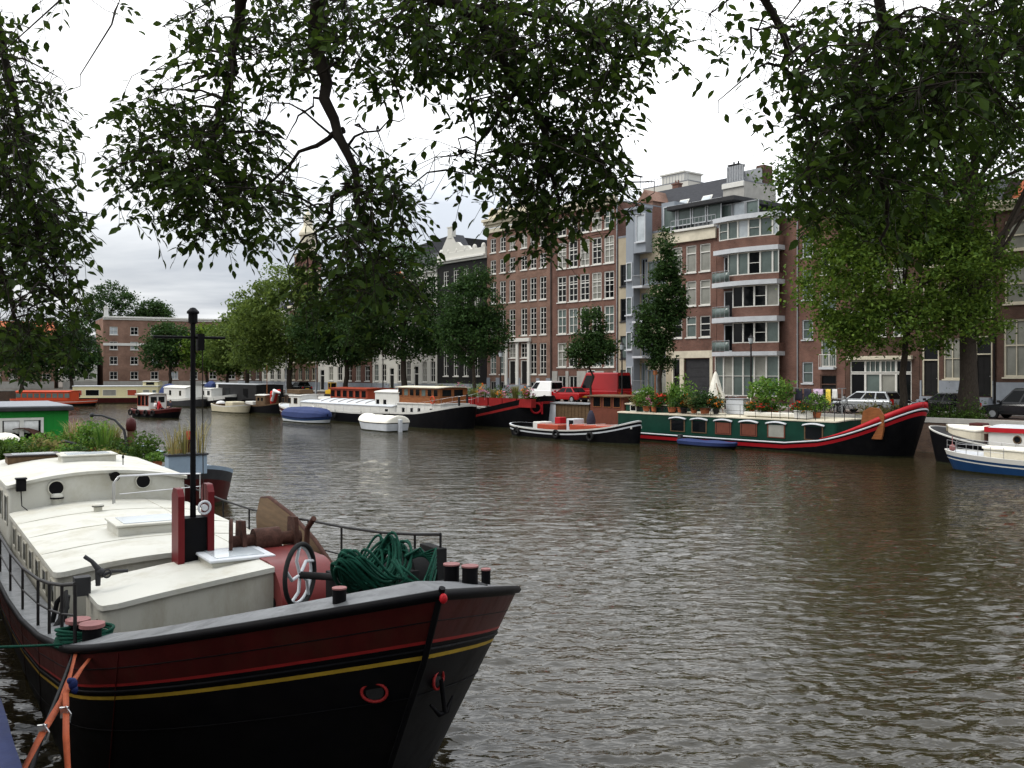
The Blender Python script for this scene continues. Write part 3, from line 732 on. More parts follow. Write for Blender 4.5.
# -- black house with ornate white attic
h = House('black painted house with white windows under an ornate white scrolled attic', 437.5, 486.6, 18.0, wall='charcoal')
for px in (446, 456, 466, 477):
    for (a, b) in ((4.3,7.9), (8.7,11.5), (12.3,14.6), (15.3,17.0)): h.win(h.x(px), 1.05, a, b, cols=2, rows=3)
h.wallmesh(3.4, 'bluestone'); h.flatroof(); h.cornice(17.9, .5, .5, 'trim', 2)
a = MB(); a.box(0.1, h.W-.1, -.15, .35, 18.42, 19.2)
a.prism([(1.0,19.2),(1.5,19.7),(2.6,19.8),(3.3,20.3),(4.4,20.3),(5.1,19.8),(6.4,19.7),(7.0,19.2)], .4, 'y', -.1)
for k in range(6): a.ell((.7+k*(h.W-1.4)/5, .1, 19.25), .3, .3, .5, 10, 6, zmin=-.5)
a.build('attic', MT['whitehouse'], h.root, bevel=.04)
# -- white gabled house behind
h = House('white plastered gable with a chimney and dark roof rising behind the black house', 407, 466, 19.0, n=74, depth=14, wall='whitehouse', name='gabled_house', group=None)
zt = 23.2
g = MB(); w = h.W; wall_holes(g, w, QZ-.3, 19.0, []); g.add([(w*.48,0,19.0),(w,0,19.0),(w*.77,0,zt),(w*.72,0,zt)], [(0,1,2,3)])
g.box(0, w, .01, 14, 1.7, 19.0); g.build('wall', MT['whitehouse'], h.root)
r = MB(); r.prism([(0.0,19.02),(w*.47,19.02),(w*.71,zt-.2),(w*.20,zt-.7)], 13, 'y', .1); r.prism([(w*.48,18.95),(w*.72,zt-.05),(w*.76,zt-.05),(w*1.01,18.95)], 2.0, 'y', .05); ro = r.build('roof', MT['slate'], h.root)
c = MB(); c.box(w*.71, w*.78, -.05, .6, zt-.6, zt+.8); c.box(w*.70, w*.79, -.1, .67, zt+.8, zt+.95); c.build('chimney', MT['whitehouse'], ro)
# -- white houses
def simple(label, px0, px1, top, wall, cols, rows, n=67.0, roof='flat', depth=10, base='bluestone', corn='trim', gls=(None,), wfrac=.58, fr='trim', door=None, group='row houses along the far quay', z0=3.2):
    h = House(label, px0, px1, top, n=n, wall=wall, depth=depth, group=group)
    fh = (top-.6-z0)/rows
    k = 0
    for j in range(rows):
        for i in range(cols):
            x = h.W*(i+.5)/cols
            w = min(1.35, h.W/cols*wfrac)
            if door is not None and j == 0 and i == door: h.door(x, w, 2.2, 3.2+fh*.7, light=.3)
            else: h.win(x, w, z0+j*fh+.35, z0+(j+1)*fh-.45, cols=2, rows=3 if fh > 2.8 else 2, gl=gls[k % len(gls)], fr=fr); k += 1
    h.wallmesh(3.3, base)
    if roof == 'flat': h.flatroof()
    elif roof == 'mansard': h.mansard(2.6)
    elif roof == 'gable': h.gable_roof(3.2, 'slate', 'x')
    else: h.gable_roof(3.4, 'tile', 'x')
    h.cornice(top-.25, .7, .45, corn, 2)
    return h
simple('white house with tall windows and a dark door beside the black house', 404.5, 437, 17.4, 'whitehouse', 4, 4, door=1, roof='mansard')
simple('white house with dark doors right behind the large dark tree', 372.5, 404, 16.2, 'whitehouse', 4, 4, door=2)
simple('dark red brick house between two white houses', 345, 372, 15.5, 'brick_red', 3, 4, roof='tile')
simple('pale house with slender white windows half hidden behind the willow trees', 318, 344.5, 15.0, 'whitehouse', 3, 4, door=0)
simple('brown house with cream columns between tall windows behind the street lamp', 290, 317.5, 14.6, 'brick_brown', 4, 4, corn='cream', fr='cream')
simple('white plastered house behind the pale willow crowns', 262, 289.5, 14.0, 'whitehouse', 4, 4)
simple('brown brick house under the trees at the bend of the canal', 238, 261.5, 13.5, 'brick_dark', 3, 4, roof='gable')
# -- long slate roof with skylights, behind the modern houses
h = House('long slate mansard roof with skylights above the modern houses', 636, 717, 20.0, n=77, depth=7, wall='brick_brown', name='mansard_block', cat='apartment house', group=None)
h.wallmesh(); ro = h.mansard(5.0, 3.2); h.cornice(19.3, .7, .3, 'cream', 1)
for px in (652, 671, 694):
    x = h.x(px)
    s_ = MB(); ang = math.atan2(5.0, 3.2)
    mt = Matrix.Translation((x, .2+1.55, 22.45)) @ Matrix.Rotation(ang, 4, 'X')
    s_.mbox(mt, 1.3, 1.9, .16, 1); s_.mbox(mt @ Matrix.Translation((0,0,.07)), 1.05, 1.6, .1, 0); s_.build('skylight', [MT['glass_s'], MT['trim']], ro)
d = MB(); d.box(.3, 2.6, -.1, 3, 20.0, 23.2); d.prism([(.1,23.2),(1.45,24.6),(2.8,23.2)], 3.3, 'y', -.2); do = d.build('dormer', MT['brick_brown'], h.root); add_window(do, .85, 21.3, 1.2, 1.4, cols=1, rows=1, y=-.27)
h.chimney(h.x(711), 4, 25.0, 1.2, 1.3, 'charcoal'); h.chimney(h.x(640), 6, 25.0, 1.0, .9, 'brick_red')
# -- grey rooftop block and the white terrace building farther back
h = House('grey rendered stair tower with a slatted roof screen above the bay', 723, 744, 23.2, n=75.5, depth=5, wall='greystone', name='stair_tower', cat='building', group=None)
h.wallmesh(); h.flatroof(); h.cornice(22.7, .5, .15, 'trim', 1)
s_ = MB()
for k in range(int((h.W-.4)/.3)): s_.box(.2+k*.3, .42+k*.3, .3, .36, 23.3, 24.9)
s_.box(.2, h.W-.2, .37, .42, 23.5, 23.6); s_.box(.2, h.W-.2, .37, .42, 24.6, 24.7); s_.box(.2, h.W-.2, 3.0, 3.1, 23.3, 24.9); s_.box(.2,.26,.43,3.0,23.3,24.9); s_.build('roof_screen', MT['greymetal'], h.root)
s_ = MB(); s_.box(h.W-1.0, h.W-.1, 3.2, 4.6, 23.3, 25.2); s_.build('chimney', MT['brick_dark'], h.root)
h = House('white terraced building with rooftop plants far behind the slate roof', 643, 688, 29.6, n=96, depth=6, wall='whitehouse', name='terraced_building', cat='building', group=None)
for k in range(5): h.win(1.2+k*1.6, 1.1, 27.2, 28.9, cols=2, rows=1, gl='glass_g')
h.wallmesh(); h.flatroof(); s_ = MB(); s_.box(2, 6, 1.5, 5, 29.7, 31.2); s_.box(1.8, 6.2, 1.3, 5.2, 31.2, 31.4); s_.build('roof_room', MT['whitehouse'], h.root)
r = MB(); r.box(0, h.W, -.02, .03, 30.6, 30.66)
for k in range(16): r.box(h.W*k/15-.02, h.W*k/15+.02, -.02, .03, 29.7, 30.6)
r.build('railing', MT['greymetal'], h.root)
# -- church tower far off
t = empty('church_tower', (U(308)*210, 210, 0), 0, 'slender red brick church tower with white stone bands and a small lantern', 'church tower')
b = MB(); b.box(-2.4, 2.4, -2.4, 2.4, 2, 30); b.build('wall', MT['brick_red'], t)
b = MB()
for z in (22, 26, 29.4): b.box(-2.55, 2.55, -2.55, 2.55, z, z+.5)
b.build('stone_band', MT['cream'], t); b = MB(); b.lathe((0,0,30), [(1.7,0),(1.7,4.2),(2.0,4.3),(2.0,4.8),(1.0,6.4),(.9,8),(1.2,8.1),(.15,9.6),(.05,12),(0,12)], 8, smooth=False); b.build('spire', MT['cream'], t)
# -- far end of the canal
def farhouse(label, X, Y, rot, W, top, wall, cols, rows, roof, group=None, gls=(None,), fr='trim', white_band=None, depth=12, name='canal_house'):
    h = House(label, frame=(Vector((X, Y, 0)), R(rot)), W=W, top=top, wall=wall, depth=depth, group=group, name=name)
    fh = (top-.8-3.0)/rows; k = 0
    for j in range(rows):
        for i in range(cols):
            x = W*(i+.5)/cols
            h.win(x, 1.3, 3.0+j*fh+.5, 3.0+(j+1)*fh-.7, cols=2, rows=2, gl=gls[k % len(gls)], fr=fr); k += 1
    h.wallmesh(3.2)
    if roof == 'flat': h.flatroof()
    elif roof == 'slate': h.gable_roof(3.0, 'slate', 'x')
    else: h.gable_roof(3.2, 'tile', 'x')
    h.cornice(top-.3, .6, .4, 'trim', 2)
    if white_band:
        b = MB(); b.box(0, W, -.12, -.005, white_band, white_band+.45); b.build('stone_band', MT['trim'], h.root)
    return h
h = farhouse('broad brown brick building with flat white cornice at the far end of the canal', -70.8, 168, 29, 27, 14.2, 'brick_far', 8, 4, 'flat', gls=('glass','glass','glass','glass_s','glass','glass','glass'), white_band=9.4, name='brick_building')
h.chimney(.8, 3, 14.2, 1.8, .7, 'trim')
farhouse('small white house with two wide windows left of the broad brick building', -76.6, 165.4, 25, 5.4, 8.0, 'whitehouse', 2, 2, 'slate', group='houses along the left end of the canal')
farhouse('brown house with orange tiled roof half hidden by hanging leaves', -87, 161, 22, 10, 10.4, 'brick_far', 4, 3, 'tile', group='houses along the left end of the canal')
farhouse('dark brick house with slate roof beside the orange roofed house', -99, 157, 18, 11.5, 11.0, 'brick_dark', 4, 3, 'slate', group='houses along the left end of the canal')
# ------------------------------------------------------------------ trees
def leaf_quads(P, size, rng, up=.35, wid=.55, droop=0.0, D=None):
    n = len(P)
    N = rng.normal(size=(n,3)); N[:,2] = np.abs(N[:,2]) + up; N /= np.linalg.norm(N, axis=1, keepdims=True)
    T = rng.normal(size=(n,3)) if D is None else D + .35*rng.normal(size=(n,3))
    T[:,2] -= droop
    T -= N*(T*N).sum(1, keepdims=True); T /= np.linalg.norm(T, axis=1, keepdims=True)
    B = np.cross(N, T)
    s = (size*rng.uniform(.65, 1.35, n))[:,None]
    V = np.stack([P - T*s*.5, P + B*s*wid*.5 + N*s*.10, P + T*s*.5, P - B*s*wid*.5 + N*s*.10], 1).reshape(-1,3)
    Q = np.arange(4*n).reshape(-1,4)
    return V, Q
def crown_points(ells, clumps, per, sig, rng, shell=.5):
    vol = np.array([(e[3]*e[4]*e[5])**.67 for e in ells]); vol /= vol.sum()
    out = []
    for e, f in zip(ells, vol):
        m = max(3, int(round(clumps*f)))
        d = rng.normal(size=(m,3)); d /= np.linalg.norm(d, axis=1, keepdims=True)
        rad = (shell + (1-shell)*rng.random(m)**.6)*np.where(rng.random(m) < .14, rng.uniform(1.0, 1.22, m), 1.0)
        C = np.array(e[:3]) + d*np.array(e[3:6])*rad[:,None]
        k = rng.poisson(per, m)+2
        for c, q in zip(C, k):
            out.append(c + rng.normal(size=(q,3))*np.array([sig, sig, sig*.62])*rng.uniform(.7,1.3))
    return np.vstack(out)
def tree(name, label, base, ells, leafmat, trunk_r, clumps=150, per=22, sig=.55, size=.3, seed=1, group=None, cat='tree', droop=0.0, limbs=None, split=.45, lean=(0,0), shell=.5, top=None):
    rng = np.random.default_rng(seed)
    t = empty(name, base, 0, label, cat, group)
    P = crown_points(ells, clumps, per, sig, rng, shell)
    P = P[P[:,2] > .8]
    V, Q = leaf_quads(P, size, rng, droop=droop)
    np_mesh('crown', V, Q, LF[leafmat], t)
    zs = [e[2] for e in ells]; ztop = max(e[2]+e[5]*.5 for e in ells) if top is None else top
    zf = min(e[2]-e[5] for e in ells) + split*(max(zs)-min(zs)+1)
    m = MB()
    path = [Vector((lean[0]*k/6 + rng.normal()*.06*k**.5, lean[1]*k/6 + rng.normal()*.06*k**.5, zf*k/6)) for k in range(7)]
    m.tube(path, [trunk_r*(1.35 if k == 0 else 1-.07*k) for k in range(7)], 10)
    for i, e in enumerate(ells):
        for q in range(limbs or 2):
            end = Vector(e[:3]) + Vector((rng.normal()*e[3]*.45, rng.normal()*e[4]*.45, rng.uniform(-.1,.7)*e[5]))
            a = path[-1] if q == 0 else path[rng.integers(3, 7)]
            mid = a.lerp(end, .5) + Vector((rng.normal()*.3, rng.normal()*.3, .1*(end-a).length*.5))
            L = [a, a.lerp(mid, .55), mid, mid.lerp(end, .5)+Vector((0,0,.1)), end]
            r0 = trunk_r*rng.uniform(.22,.40)
            m.tube(L, [r0, r0*.8, r0*.6, r0*.4, r0*.15], 6)
    m.build('trunk', MT['bark'], t)
    return t
def bt(px, n=58.0):
    r, Y = ry(px, n); p = rn(r, n, QZ); return p, Y/FPX
RT = 'trees along the far quay'
# crowns are given in metres from the trunk's foot; first axis is across the view, second away from it
p, k = bt(968, 59)
tree('elm_tree', 'tall old tree with thick dark trunk and thin high crown at the right', p, [(-6,1,16.5,4.5,3.5,3.2),(-1.5,0,18.5,4.0,3.8,3.4),(2.6,1,16,3.4,3,3),(-8.5,1,14.2,3.4,3,2.6),(5,0,19,4,3,3),(-3.5,-1,13.5,3.6,3,2),(-4,1,21,4,3.4,3),(1.5,1,22.5,4,3.4,2.6),(7,1,15,3,3,3)], 'mid', .55, 560, 52, .66, .28, 3, RT, limbs=3, split=.25, top=18)
p, k = bt(903, 56.9)
tree('maple_tree', 'broad bright green bushy tree in front of the brown houses', p, [(0,0,9,5.8,4.2,3.2),(-3.8,-.4,8.2,2.9,3,3.2),(4.2,0,8.6,2.9,2.6,2.8),(.5,0,11.6,3.8,3,2.2),(-.4,-1.5,5.7,4.6,2.6,1.6),(-3.4,-1,5.2,2.0,1.8,1.5),(3.4,-1,5.9,2.4,2,1.4),(-1,.5,13.0,3.6,2.6,1.6),(2.6,.5,12.2,3.0,2.4,1.8),(-3.6,.3,11.2,2.4,2,1.6)], 'bright', .24, 640, 52, .5, .28, 4, RT, shell=.6)
p, k = bt(660, 58)
tree('poplar_tree', 'slim upright dark green tree before the sand coloured apartment house', p, [(0,0,4.4,1.0,1.1,1.6),(-.3,0,6.6,1.55,1.5,2.3),(.5,0,9,1.35,1.3,2.5),(.4,0,11.8,.8,.8,2.6),(1.2,0,8.6,.8,.8,1.8),(-1.2,0,6.2,.8,.8,1.5),(1.0,0,11,.5,.5,1.6)], 'dark', .18, 330, 38, .30, .26, 5, RT)
p, k = bt(591, 58)
tree('young_tree', 'small rounded young tree above the red delivery van', p, [(0,0,4.9,2.0,1.8,1.6),(.1,0,6.7,1.25,1.2,1.6),(.7,0,4.5,1.5,1.3,1.1),(-.6,0,4.6,1.3,1.2,1.2)], 'dark', .12, 190, 34, .3, .26, 6, RT)
p, k = bt(474, 58)
tree('elm_tree', 'mid sized leafy tree covering the black painted house', p, [(0,0,6.4,3.3,2.8,3.0),(.1,0,9.6,2.9,2.4,2.8),(-1.6,0,7.5,2.0,1.8,2.2),(1.5,0,6.8,2.2,1.8,2.2),(0,0,12,1.6,1.5,1.6)], 'dark', .22, 330, 42, .42, .32, 7, RT)
p, k = bt(404, 58)
tree('elm_tree', 'large dark tree hanging over the white houses behind the wooden wheelhouse', p, [(-1.5,0,9,5.0,4,4.2),(2.6,0,9.2,3.2,3,3.6),(-4.6,0,7.8,3.3,3,3.4),(-.5,0,13.8,4.2,3.4,3.4),(-3.2,0,12,3,3,3),(.6,0,5.6,3.4,2.5,1.6)], 'dark', .38, 480, 50, .55, .38, 8, RT)
p, k = bt(346, 58)
tree('elm_tree', 'dark green tree left of the big dark tree above the yellow digger', p, [(0,0,9,5,4,4.4),(-3,0,8,3.5,3,3.6),(1.2,0,12.6,3.6,3,3.2),(-1,0,5.4,4.2,3,1.8)], 'dark', .32, 380, 46, .55, .42, 9, RT)
p, k = bt(290, 58)
tree('willow_tree', 'big pale green willow like tree left of the dark trees', p, [(-1,0,10,6,5,5.2),(2.6,0,8,4,4,4.4),(-5,0,8.6,4,4,4),(-.6,0,14.6,3.8,3.4,3),(-3,0,5,5,3,1.9)], 'pale', .38, 430, 44, .62, .46, 10, RT, droop=.8)
p, k = bt(247, 59)
tree('willow_tree', 'paler willow like tree at the bend of the canal', p, [(0,0,8.8,4.6,4,4.6),(-2.6,0,7,3.4,3,3.4),(1.6,0,11.2,3.4,3,2.6),(0,0,4.8,4,3,1.6)], 'pale', .34, 330, 42, .6, .46, 12, RT, droop=.8)
def far_tree(label, px, Y, py0, py1, hw, mat, seed, zb=QZ, name='elm_tree', group='trees at the far end of the canal'):
    k = Y/FPX; z1 = ZY(py0, Y)-zb; z0 = ZY(py1, Y)-zb; w = hw*k; c = (z0+z1)/2; hh = (z1-z0)/2
    tree(name, label, (U(px)*Y, Y, zb), [(0,0,c,w*.85,w*.7,hh*.85),(-w*.45,0,c-hh*.15,w*.6,w*.5,hh*.65),(w*.45,0,c-.1*hh,w*.6,w*.5,hh*.7),(0,0,c+hh*.45,w*.6,w*.5,hh*.5)], mat, .3, 190, 34, .6, .5, seed, group)
far_tree('dark rounded tree standing before the broad brick building', 170, 160, 318, 374, 27, 'dark', 21)
far_tree('light green tree right of the dark tree at the brick building', 207, 158, 323, 376, 24, 'bright', 22)
far_tree('mid green tree beneath the willows at the canal end', 228, 152, 318, 382, 22, 'mid', 23)
far_tree('large dark tree rising behind the roof of the brick building', 109, 200, 281, 335, 29, 'dark', 24)
far_tree('smaller dark tree behind the brick building roof', 152, 205, 299, 335, 19, 'dark', 25)
far_tree('dark tree beside the small white house at the canal end', 72, 156, 316, 382, 26, 'dark', 26)
far_tree('dark tree behind the hanging leaves at the left edge', 22, 152, 315, 385, 30, 'dark', 27)

# ------------------------------------------------------------------ the two trees on the near quay whose boughs hang into the view
def near_leaves(root, regions, leafmat, seed, K=138.0, Lmul=1.0):
    """regions: (px, py, half width, half height, distance, depth spread, density); every twig carries alternating elm leaves"""
    rng = np.random.default_rng(seed)
    PV = []; TW = []; starts = []
    for (px, py, rx, ry_, D, dd, dens) in regions:
        cnt = int(math.pi*rx*ry_*dens/K*(5.5/D)**0)
        for _ in range(cnt):
            a = rng.uniform(0, 2*math.pi); q = math.sqrt(rng.random())
            x, y = px + rx*q*math.cos(a), py + ry_*q*math.sin(a)
            Y = D + rng.normal()*dd
            c = np.array([U(x)*Y, Y, ZY(y, Y)])
            # twig grows outward and down from its spot
            out = np.array([(x-px)/max(rx,1)*.5 + rng.normal()*.7, rng.normal()*.7, -.25 + rng.normal()*.34])
            out /= np.linalg.norm(out); L = rng.uniform(.14, .30)*Lmul
            side = np.cross(out, [0,0,1.0]); side /= np.linalg.norm(side)+1e-9
            side = side*math.cos(.5*rng.normal()) + np.array([0,0,1.0])*math.sin(.5*rng.normal())
            n = int(rng.integers(5, 9)); pts = []
            for i in range(5):
                f = i/4; pts.append(c - out*L*.5 + out*L*f + np.array([0,0,-.09*L*f*f*4]))
            TW.append(pts); starts.append(pts[0])
            for i in range(n):
                f = (i+.6)/n; b = pts[min(3, int(f*4))] + (pts[min(4,int(f*4)+1)]-pts[min(3,int(f*4))])*(f*4-int(f*4))
                sg = 1 if i % 2 else -1
                d = out*.55 + side*sg*.75 + np.array([0,0,-.22]) + rng.normal(size=3)*.28
                if i == n-1: d = out + np.array([0,0,-.3])
                d /= np.linalg.norm(d)
                PV.append((b, d, rng.uniform(.032, .074)*Lmul*(1-.25*abs(f-.6))))
    B = np.array([p[0] for p in PV]); T = np.array([p[1] for p in PV]); S = np.array([p[2] for p in PV])[:,None]
    n = len(B)
    N = np.tile(np.array([0,0,1.0]), (n,1)) + rng.normal(size=(n,3))*.55
    N -= T*(N*T).sum(1, keepdims=True); N /= np.linalg.norm(N, axis=1, keepdims=True)
    W_ = np.cross(N, T)
    wd_ = S*rng.uniform(.48,.66,n)[:,None]*.5
    b0 = B + T*S*.12; dr = np.array([0,0,-1.0])
    def P(f, w, h): return b0 + T*S*f + W_*wd_*w + N*S*h + dr*S*.10*f*f
    V = np.stack([P(0,0,0), P(.22,.72,.05), P(.55,1.0,.07), P(.82,.55,.04), P(1.05,0,-.02), P(.82,-.55,.04), P(.55,-1.0,.07), P(.22,-.72,.05), P(.5,0,0)], 1).reshape(-1,3)
    i = np.arange(n)[:,None]*9
    Q = np.concatenate([i+np.array([[0,1,2,8]]), i+np.array([[8,2,3,4]]), i+np.array([[8,4,5,6]]), i+np.array([[0,8,6,7]])], 1).reshape(-1,4)
    np_mesh('crown', V, Q, LF[leafmat], root, smooth=False)
    return TW, starts
def boughs(root, limbs, TW, starts, seed):
    rng = np.random.default_rng(seed)
    m = MB(); nodes = []
    for path, r0, r1 in limbs:
        P = [Vector(p) for p in path]; k = len(P)
        # subdivide with a little wobble
        Q = []
        for i in range(k-1):
            for f in (0, .34, .67): 
                q = P[i].lerp(P[i+1], f)
                if 0 < len(Q): q = q + Vector(rng.normal(size=3)*.02)
                Q.append(q)
        Q.append(P[-1]); n = len(Q)
        rr = [r0 + (r1-r0)*(i/(n-1))**.8 for i in range(n)]
        m.tube(Q, rr, 7); nodes += [(q, r) for q, r in zip(Q, rr)]
    o = m.build('limb', MT['twig'], root)
    N = np.array([list(q) for q, r in nodes])
    t = MB()
    for pts, s in zip(TW, starts): t.tube(pts, [.0022, .002, .0018, .0016, .0012], 3, caps=False)
    # branchlets: join the twigs to the nearest limb in small bundles
    S = np.array(starts); used = np.zeros(len(S), bool); order = rng.permutation(len(S))
    for i in order:
        if used[i]: continue
        d = np.linalg.norm(S - S[i], axis=1); grp = np.where((d < .32) & ~used)[0][:14]
        used[grp] = True
        hub = Vector(S[grp].mean(0)) + Vector((0,0,.06))
        j = int(np.argmin(np.linalg.norm(N - np.array(hub), axis=1) + np.maximum(0, hub.z - N[:,2])*.6)); q, r = nodes[j]
        mid = q.lerp(hub, .5) + Vector((rng.normal()*.06, rng.normal()*.06, .10*(q-hub).length))
        t.tube([q, q.lerp(mid,.6)+Vector((0,0,.02)), mid, mid.lerp(hub,.55), hub], [min(r*.5,.009), .0065, .005, .0038, .0028], 5, caps=False)
        for g in grp: t.tube([hub, hub.lerp(Vector(S[g]), .5)+Vector((0,0,.015)), Vector(S[g])], [.0026, .0022, .002], 3, caps=False)
    t.build('twigs', MT['twig'], root)
def V3(px, py, Y): return Vector((U(px)*Y, Y, ZY(py, Y)))
# -- middle and right boughs
regs = [
 (150,112,46,34,5.4,.25,1.1),(190,152,72,48,5.4,.35,1.7),(240,190,62,52,5.4,.35,2.0),(160,196,48,32,5.4,.3,1.4),(218,232,36,18,5.4,.25,1.0),(122,180,24,26,5.4,.2,.6),
 (215,40,58,36,5.3,.3,1.2),(300,22,70,34,5.5,.4,1.5),(372,38,70,44,5.5,.4,1.6),(288,66,40,26,5.4,.3,1.1),(240,118,40,34,5.4,.3,1.2),(395,78,50,28,5.5,.35,1.2),
 (362,205,50,46,5.2,.35,1.0),(348,250,44,40,5.2,.35,1.2),(392,232,40,54,5.2,.35,1.1),(380,290,44,32,5.2,.3,1.2),(330,288,30,36,5.2,.3,1.1),(408,172,20,34,5.2,.3,.45),(300,262,20,30,5.2,.3,.55),(378,146,26,26,5.2,.3,.35),
 (446,28,66,40,5.6,.4,1.7),(510,34,70,46,5.6,.4,1.8),(470,82,54,32,5.6,.35,1.2),(560,40,86,48,5.6,.4,2.0),(560,108,74,50,5.6,.4,1.9),(566,170,62,48,5.6,.35,2.0),(548,226,42,28,5.6,.3,1.7),(516,172,38,42,5.6,.3,1.2),
 (604,166,34,34,5.6,.3,1.1),(620,198,30,16,5.6,.3,.9),(474,176,22,30,5.5,.25,.8),(466,132,16,30,5.5,.2,.4),(625,48,52,42,5.6,.4,1.2),(640,20,52,30,5.6,.3,1.1),(658,62,20,22,5.5,.25,.5),
 (712,40,24,20,4.6,.2,.55),(728,62,14,10,4.6,.2,.5),(752,20,30,24,4.6,.25,.5),(768,62,24,24,4.6,.2,.6),(757,108,16,12,4.6,.15,.8),(790,92,20,28,4.6,.2,.6),
 (845,50,58,52,4.8,.35,1.5),(835,112,46,46,4.8,.35,1.5),(876,140,58,46,4.9,.4,1.5),(925,70,64,66,4.9,.4,1.7),(985,40,58,60,4.9,.4,1.7),(950,108,50,34,5.0,.4,1.0),(836,190,42,34,4.8,.35,1.3),(806,192,24,28,4.7,.3,.9),(896,196,34,28,4.9,.35,1.0),(884,238,18,14,4.9,.25,.8),(812,152,22,24,4.7,.25,.8),(1010,118,30,40,5.0,.3,.8),(1040,30,50,60,5,.4,1.0),
]
elm = empty('elm_tree', (-1.4, -3.0, QZ), 0, 'leafy elm whose dark drooping boughs hang across the top of the view', 'tree', None)
TW, S0 = near_leaves(elm, regs, 'near', 31)
for o in kids(elm): o.location = -Vector(elm.location)
hubA = Vector((-.6, -.6, 8.6)); hubB = Vector((1.2, .2, 8.9))
limbs = [
 ([(-1.4,-3.0,8.0), (-1.0,-1.8,8.5), hubA, V3(255,-120,4.6), V3(250,-20,5.2), V3(238,50,5.35), V3(228,95,5.4), V3(205,150,5.4), V3(170,190,5.4)], .075, .005),
 ([hubA, V3(330,-110,4.8), V3(318,40,5.3), V3(330,100,5.25), V3(345,150,5.2), V3(352,188,5.2), V3(375,240,5.2), V3(385,290,5.2)], .058, .005),
 ([V3(344,130,5.25), V3(322,138,5.25), V3(300,160,5.3), V3(262,190,5.35)], .02, .006),
 ([V3(350,180,5.2), V3(335,200,5.2), V3(320,235,5.2), V3(322,280,5.2)], .016, .005),
 ([(-1.2,-2.4,8.2), hubB, V3(430,-100,5.0), V3(440,0,5.5), V3(475,20,5.6), V3(520,90,5.6), V3(545,140,5.6), V3(558,200,5.6), V3(545,235,5.6)], .07, .005),
 ([V3(440,0,5.5), V3(560,20,5.6), V3(620,60,5.6), V3(650,60,5.6)], .022, .005),
 ([V3(545,120,5.6), V3(585,150,5.6), V3(625,195,5.6)], .02, .005),
 ([V3(520,90,5.6), V3(485,130,5.55), V3(474,175,5.5)], .018, .005),
 ([hubB, V3(740,-110,4.4), V3(770,-10,4.6), V3(782,50,4.7), V3(797,90,4.75), V3(806,140,4.75), V3(812,190,4.75)], .034, .005),
 ([hubB, V3(880,-90,4.6), V3(880,20,4.8), V3(872,90,4.85), V3(880,160,4.9), V3(888,215,4.9), V3(886,250,4.9)], .04, .005),
 ([V3(880,20,4.8), V3(950,60,4.9), V3(1000,100,5.0), V3(1040,110,5.0)], .02, .005),
 ([V3(872,90,4.85), V3(845,150,4.8), V3(835,200,4.8)], .02, .005),
]
# a few bare hanging twigs
for (a, b, c) in (((345,150),(300,110),(262,96)),((345,150),(380,130),(405,118)),((330,100),(300,112),(286,140)),((352,190),(390,210),(420,250)),((470,80),(472,110),(476,155)),((758,30),(750,50),(745,58)),((340,60),(312,75),(290,72))):
    limbs.append(([V3(*a,5.25), V3(*b,5.25), V3(*c,5.25)], .009, .0025))
limbs = [([Vector(p)-Vector(elm.location) for p in q], a, b) for q, a, b in limbs]
TW = [[p-np.array(elm.location) for p in t] for t in TW]; S0 = [s-np.array(elm.location) for s in S0]
boughs(elm, limbs, TW, S0, 5)
m = MB(); m.tube([(0,0,-.1), (.02,.03,1.6), (-.03,.06,3.6), (0,0,5.2), (.05,.2,6.6), (.0,.6,9.2)], [.42,.33,.29,.25,.2,.08], 14); m.build('trunk', MT['bark'], elm)
rng = np.random.default_rng(55)      # unseen upper crown, added out of view to shade the barge and darken water reflections
P = crown_points([(-1.5,1.5,9.6,6,5,2.2),(-5,6.5,11.2,5,5,2.6),(3.2,4.0,10.0,4.5,4,2.2),(0,-2,10.5,6,4,3),(6.2,9.5,8.4,4.2,4.5,2.6),(9.5,8,9.5,4,4,3)], 620, 26, .6, rng, .3)
P = P[(P[:,2]+QZ-EYE) > .47*np.maximum(.1, P[:,1]-3.0)]
V, Q = leaf_quads(P, .17, rng); np_mesh('crown', V, Q, LF['near'], elm)
def shade_crown(root, ells, clumps, seed):  # unseen leaf mass above the view, added to shade the barge
    rng = np.random.default_rng(seed); b = np.array(root.location); P = crown_points(ells, clumps, 24, .6, rng, .25)
    P = P[P[:,2] > EYE+.42*np.maximum(.2, P[:,1])+.2]; V, Q = leaf_quads(P-b, .19, rng); np_mesh('crown', V, Q, LF['near'], root)
# -- left tree
regs = [(20,128,56,54,5.8,.4,1.6),(12,205,60,52,5.8,.4,1.9),(42,240,46,46,5.8,.35,1.6),(26,296,54,44,5.8,.35,1.6),(62,232,30,20,5.8,.3,.9),(58,300,30,34,5.8,.3,1.1),(18,352,40,24,5.8,.3,1.2),(55,348,26,20,5.8,.3,.9),(8,60,24,40,5.8,.3,1.0),(22,72,18,10,5.8,.2,.7),(-30,180,50,160,5.9,.4,1.3),(60,2,34,8,5.4,.2,.8),(124,6,18,8,5.4,.2,.8),(72,160,14,26,5.8,.25,.5),(75,330,16,30,5.8,.2,.5),(-10,30,30,30,5.8,.3,1.0)]
elm2 = empty('elm_tree', (-7.0, 2.5, QZ), 0, 'elm with dense hanging leaves along the left edge of the view', 'tree', None)
TW, S0 = near_leaves(elm2, regs, 'near', 33)
for o in kids(elm2): o.location = -Vector(elm2.location)
b0 = Vector(elm2.location)
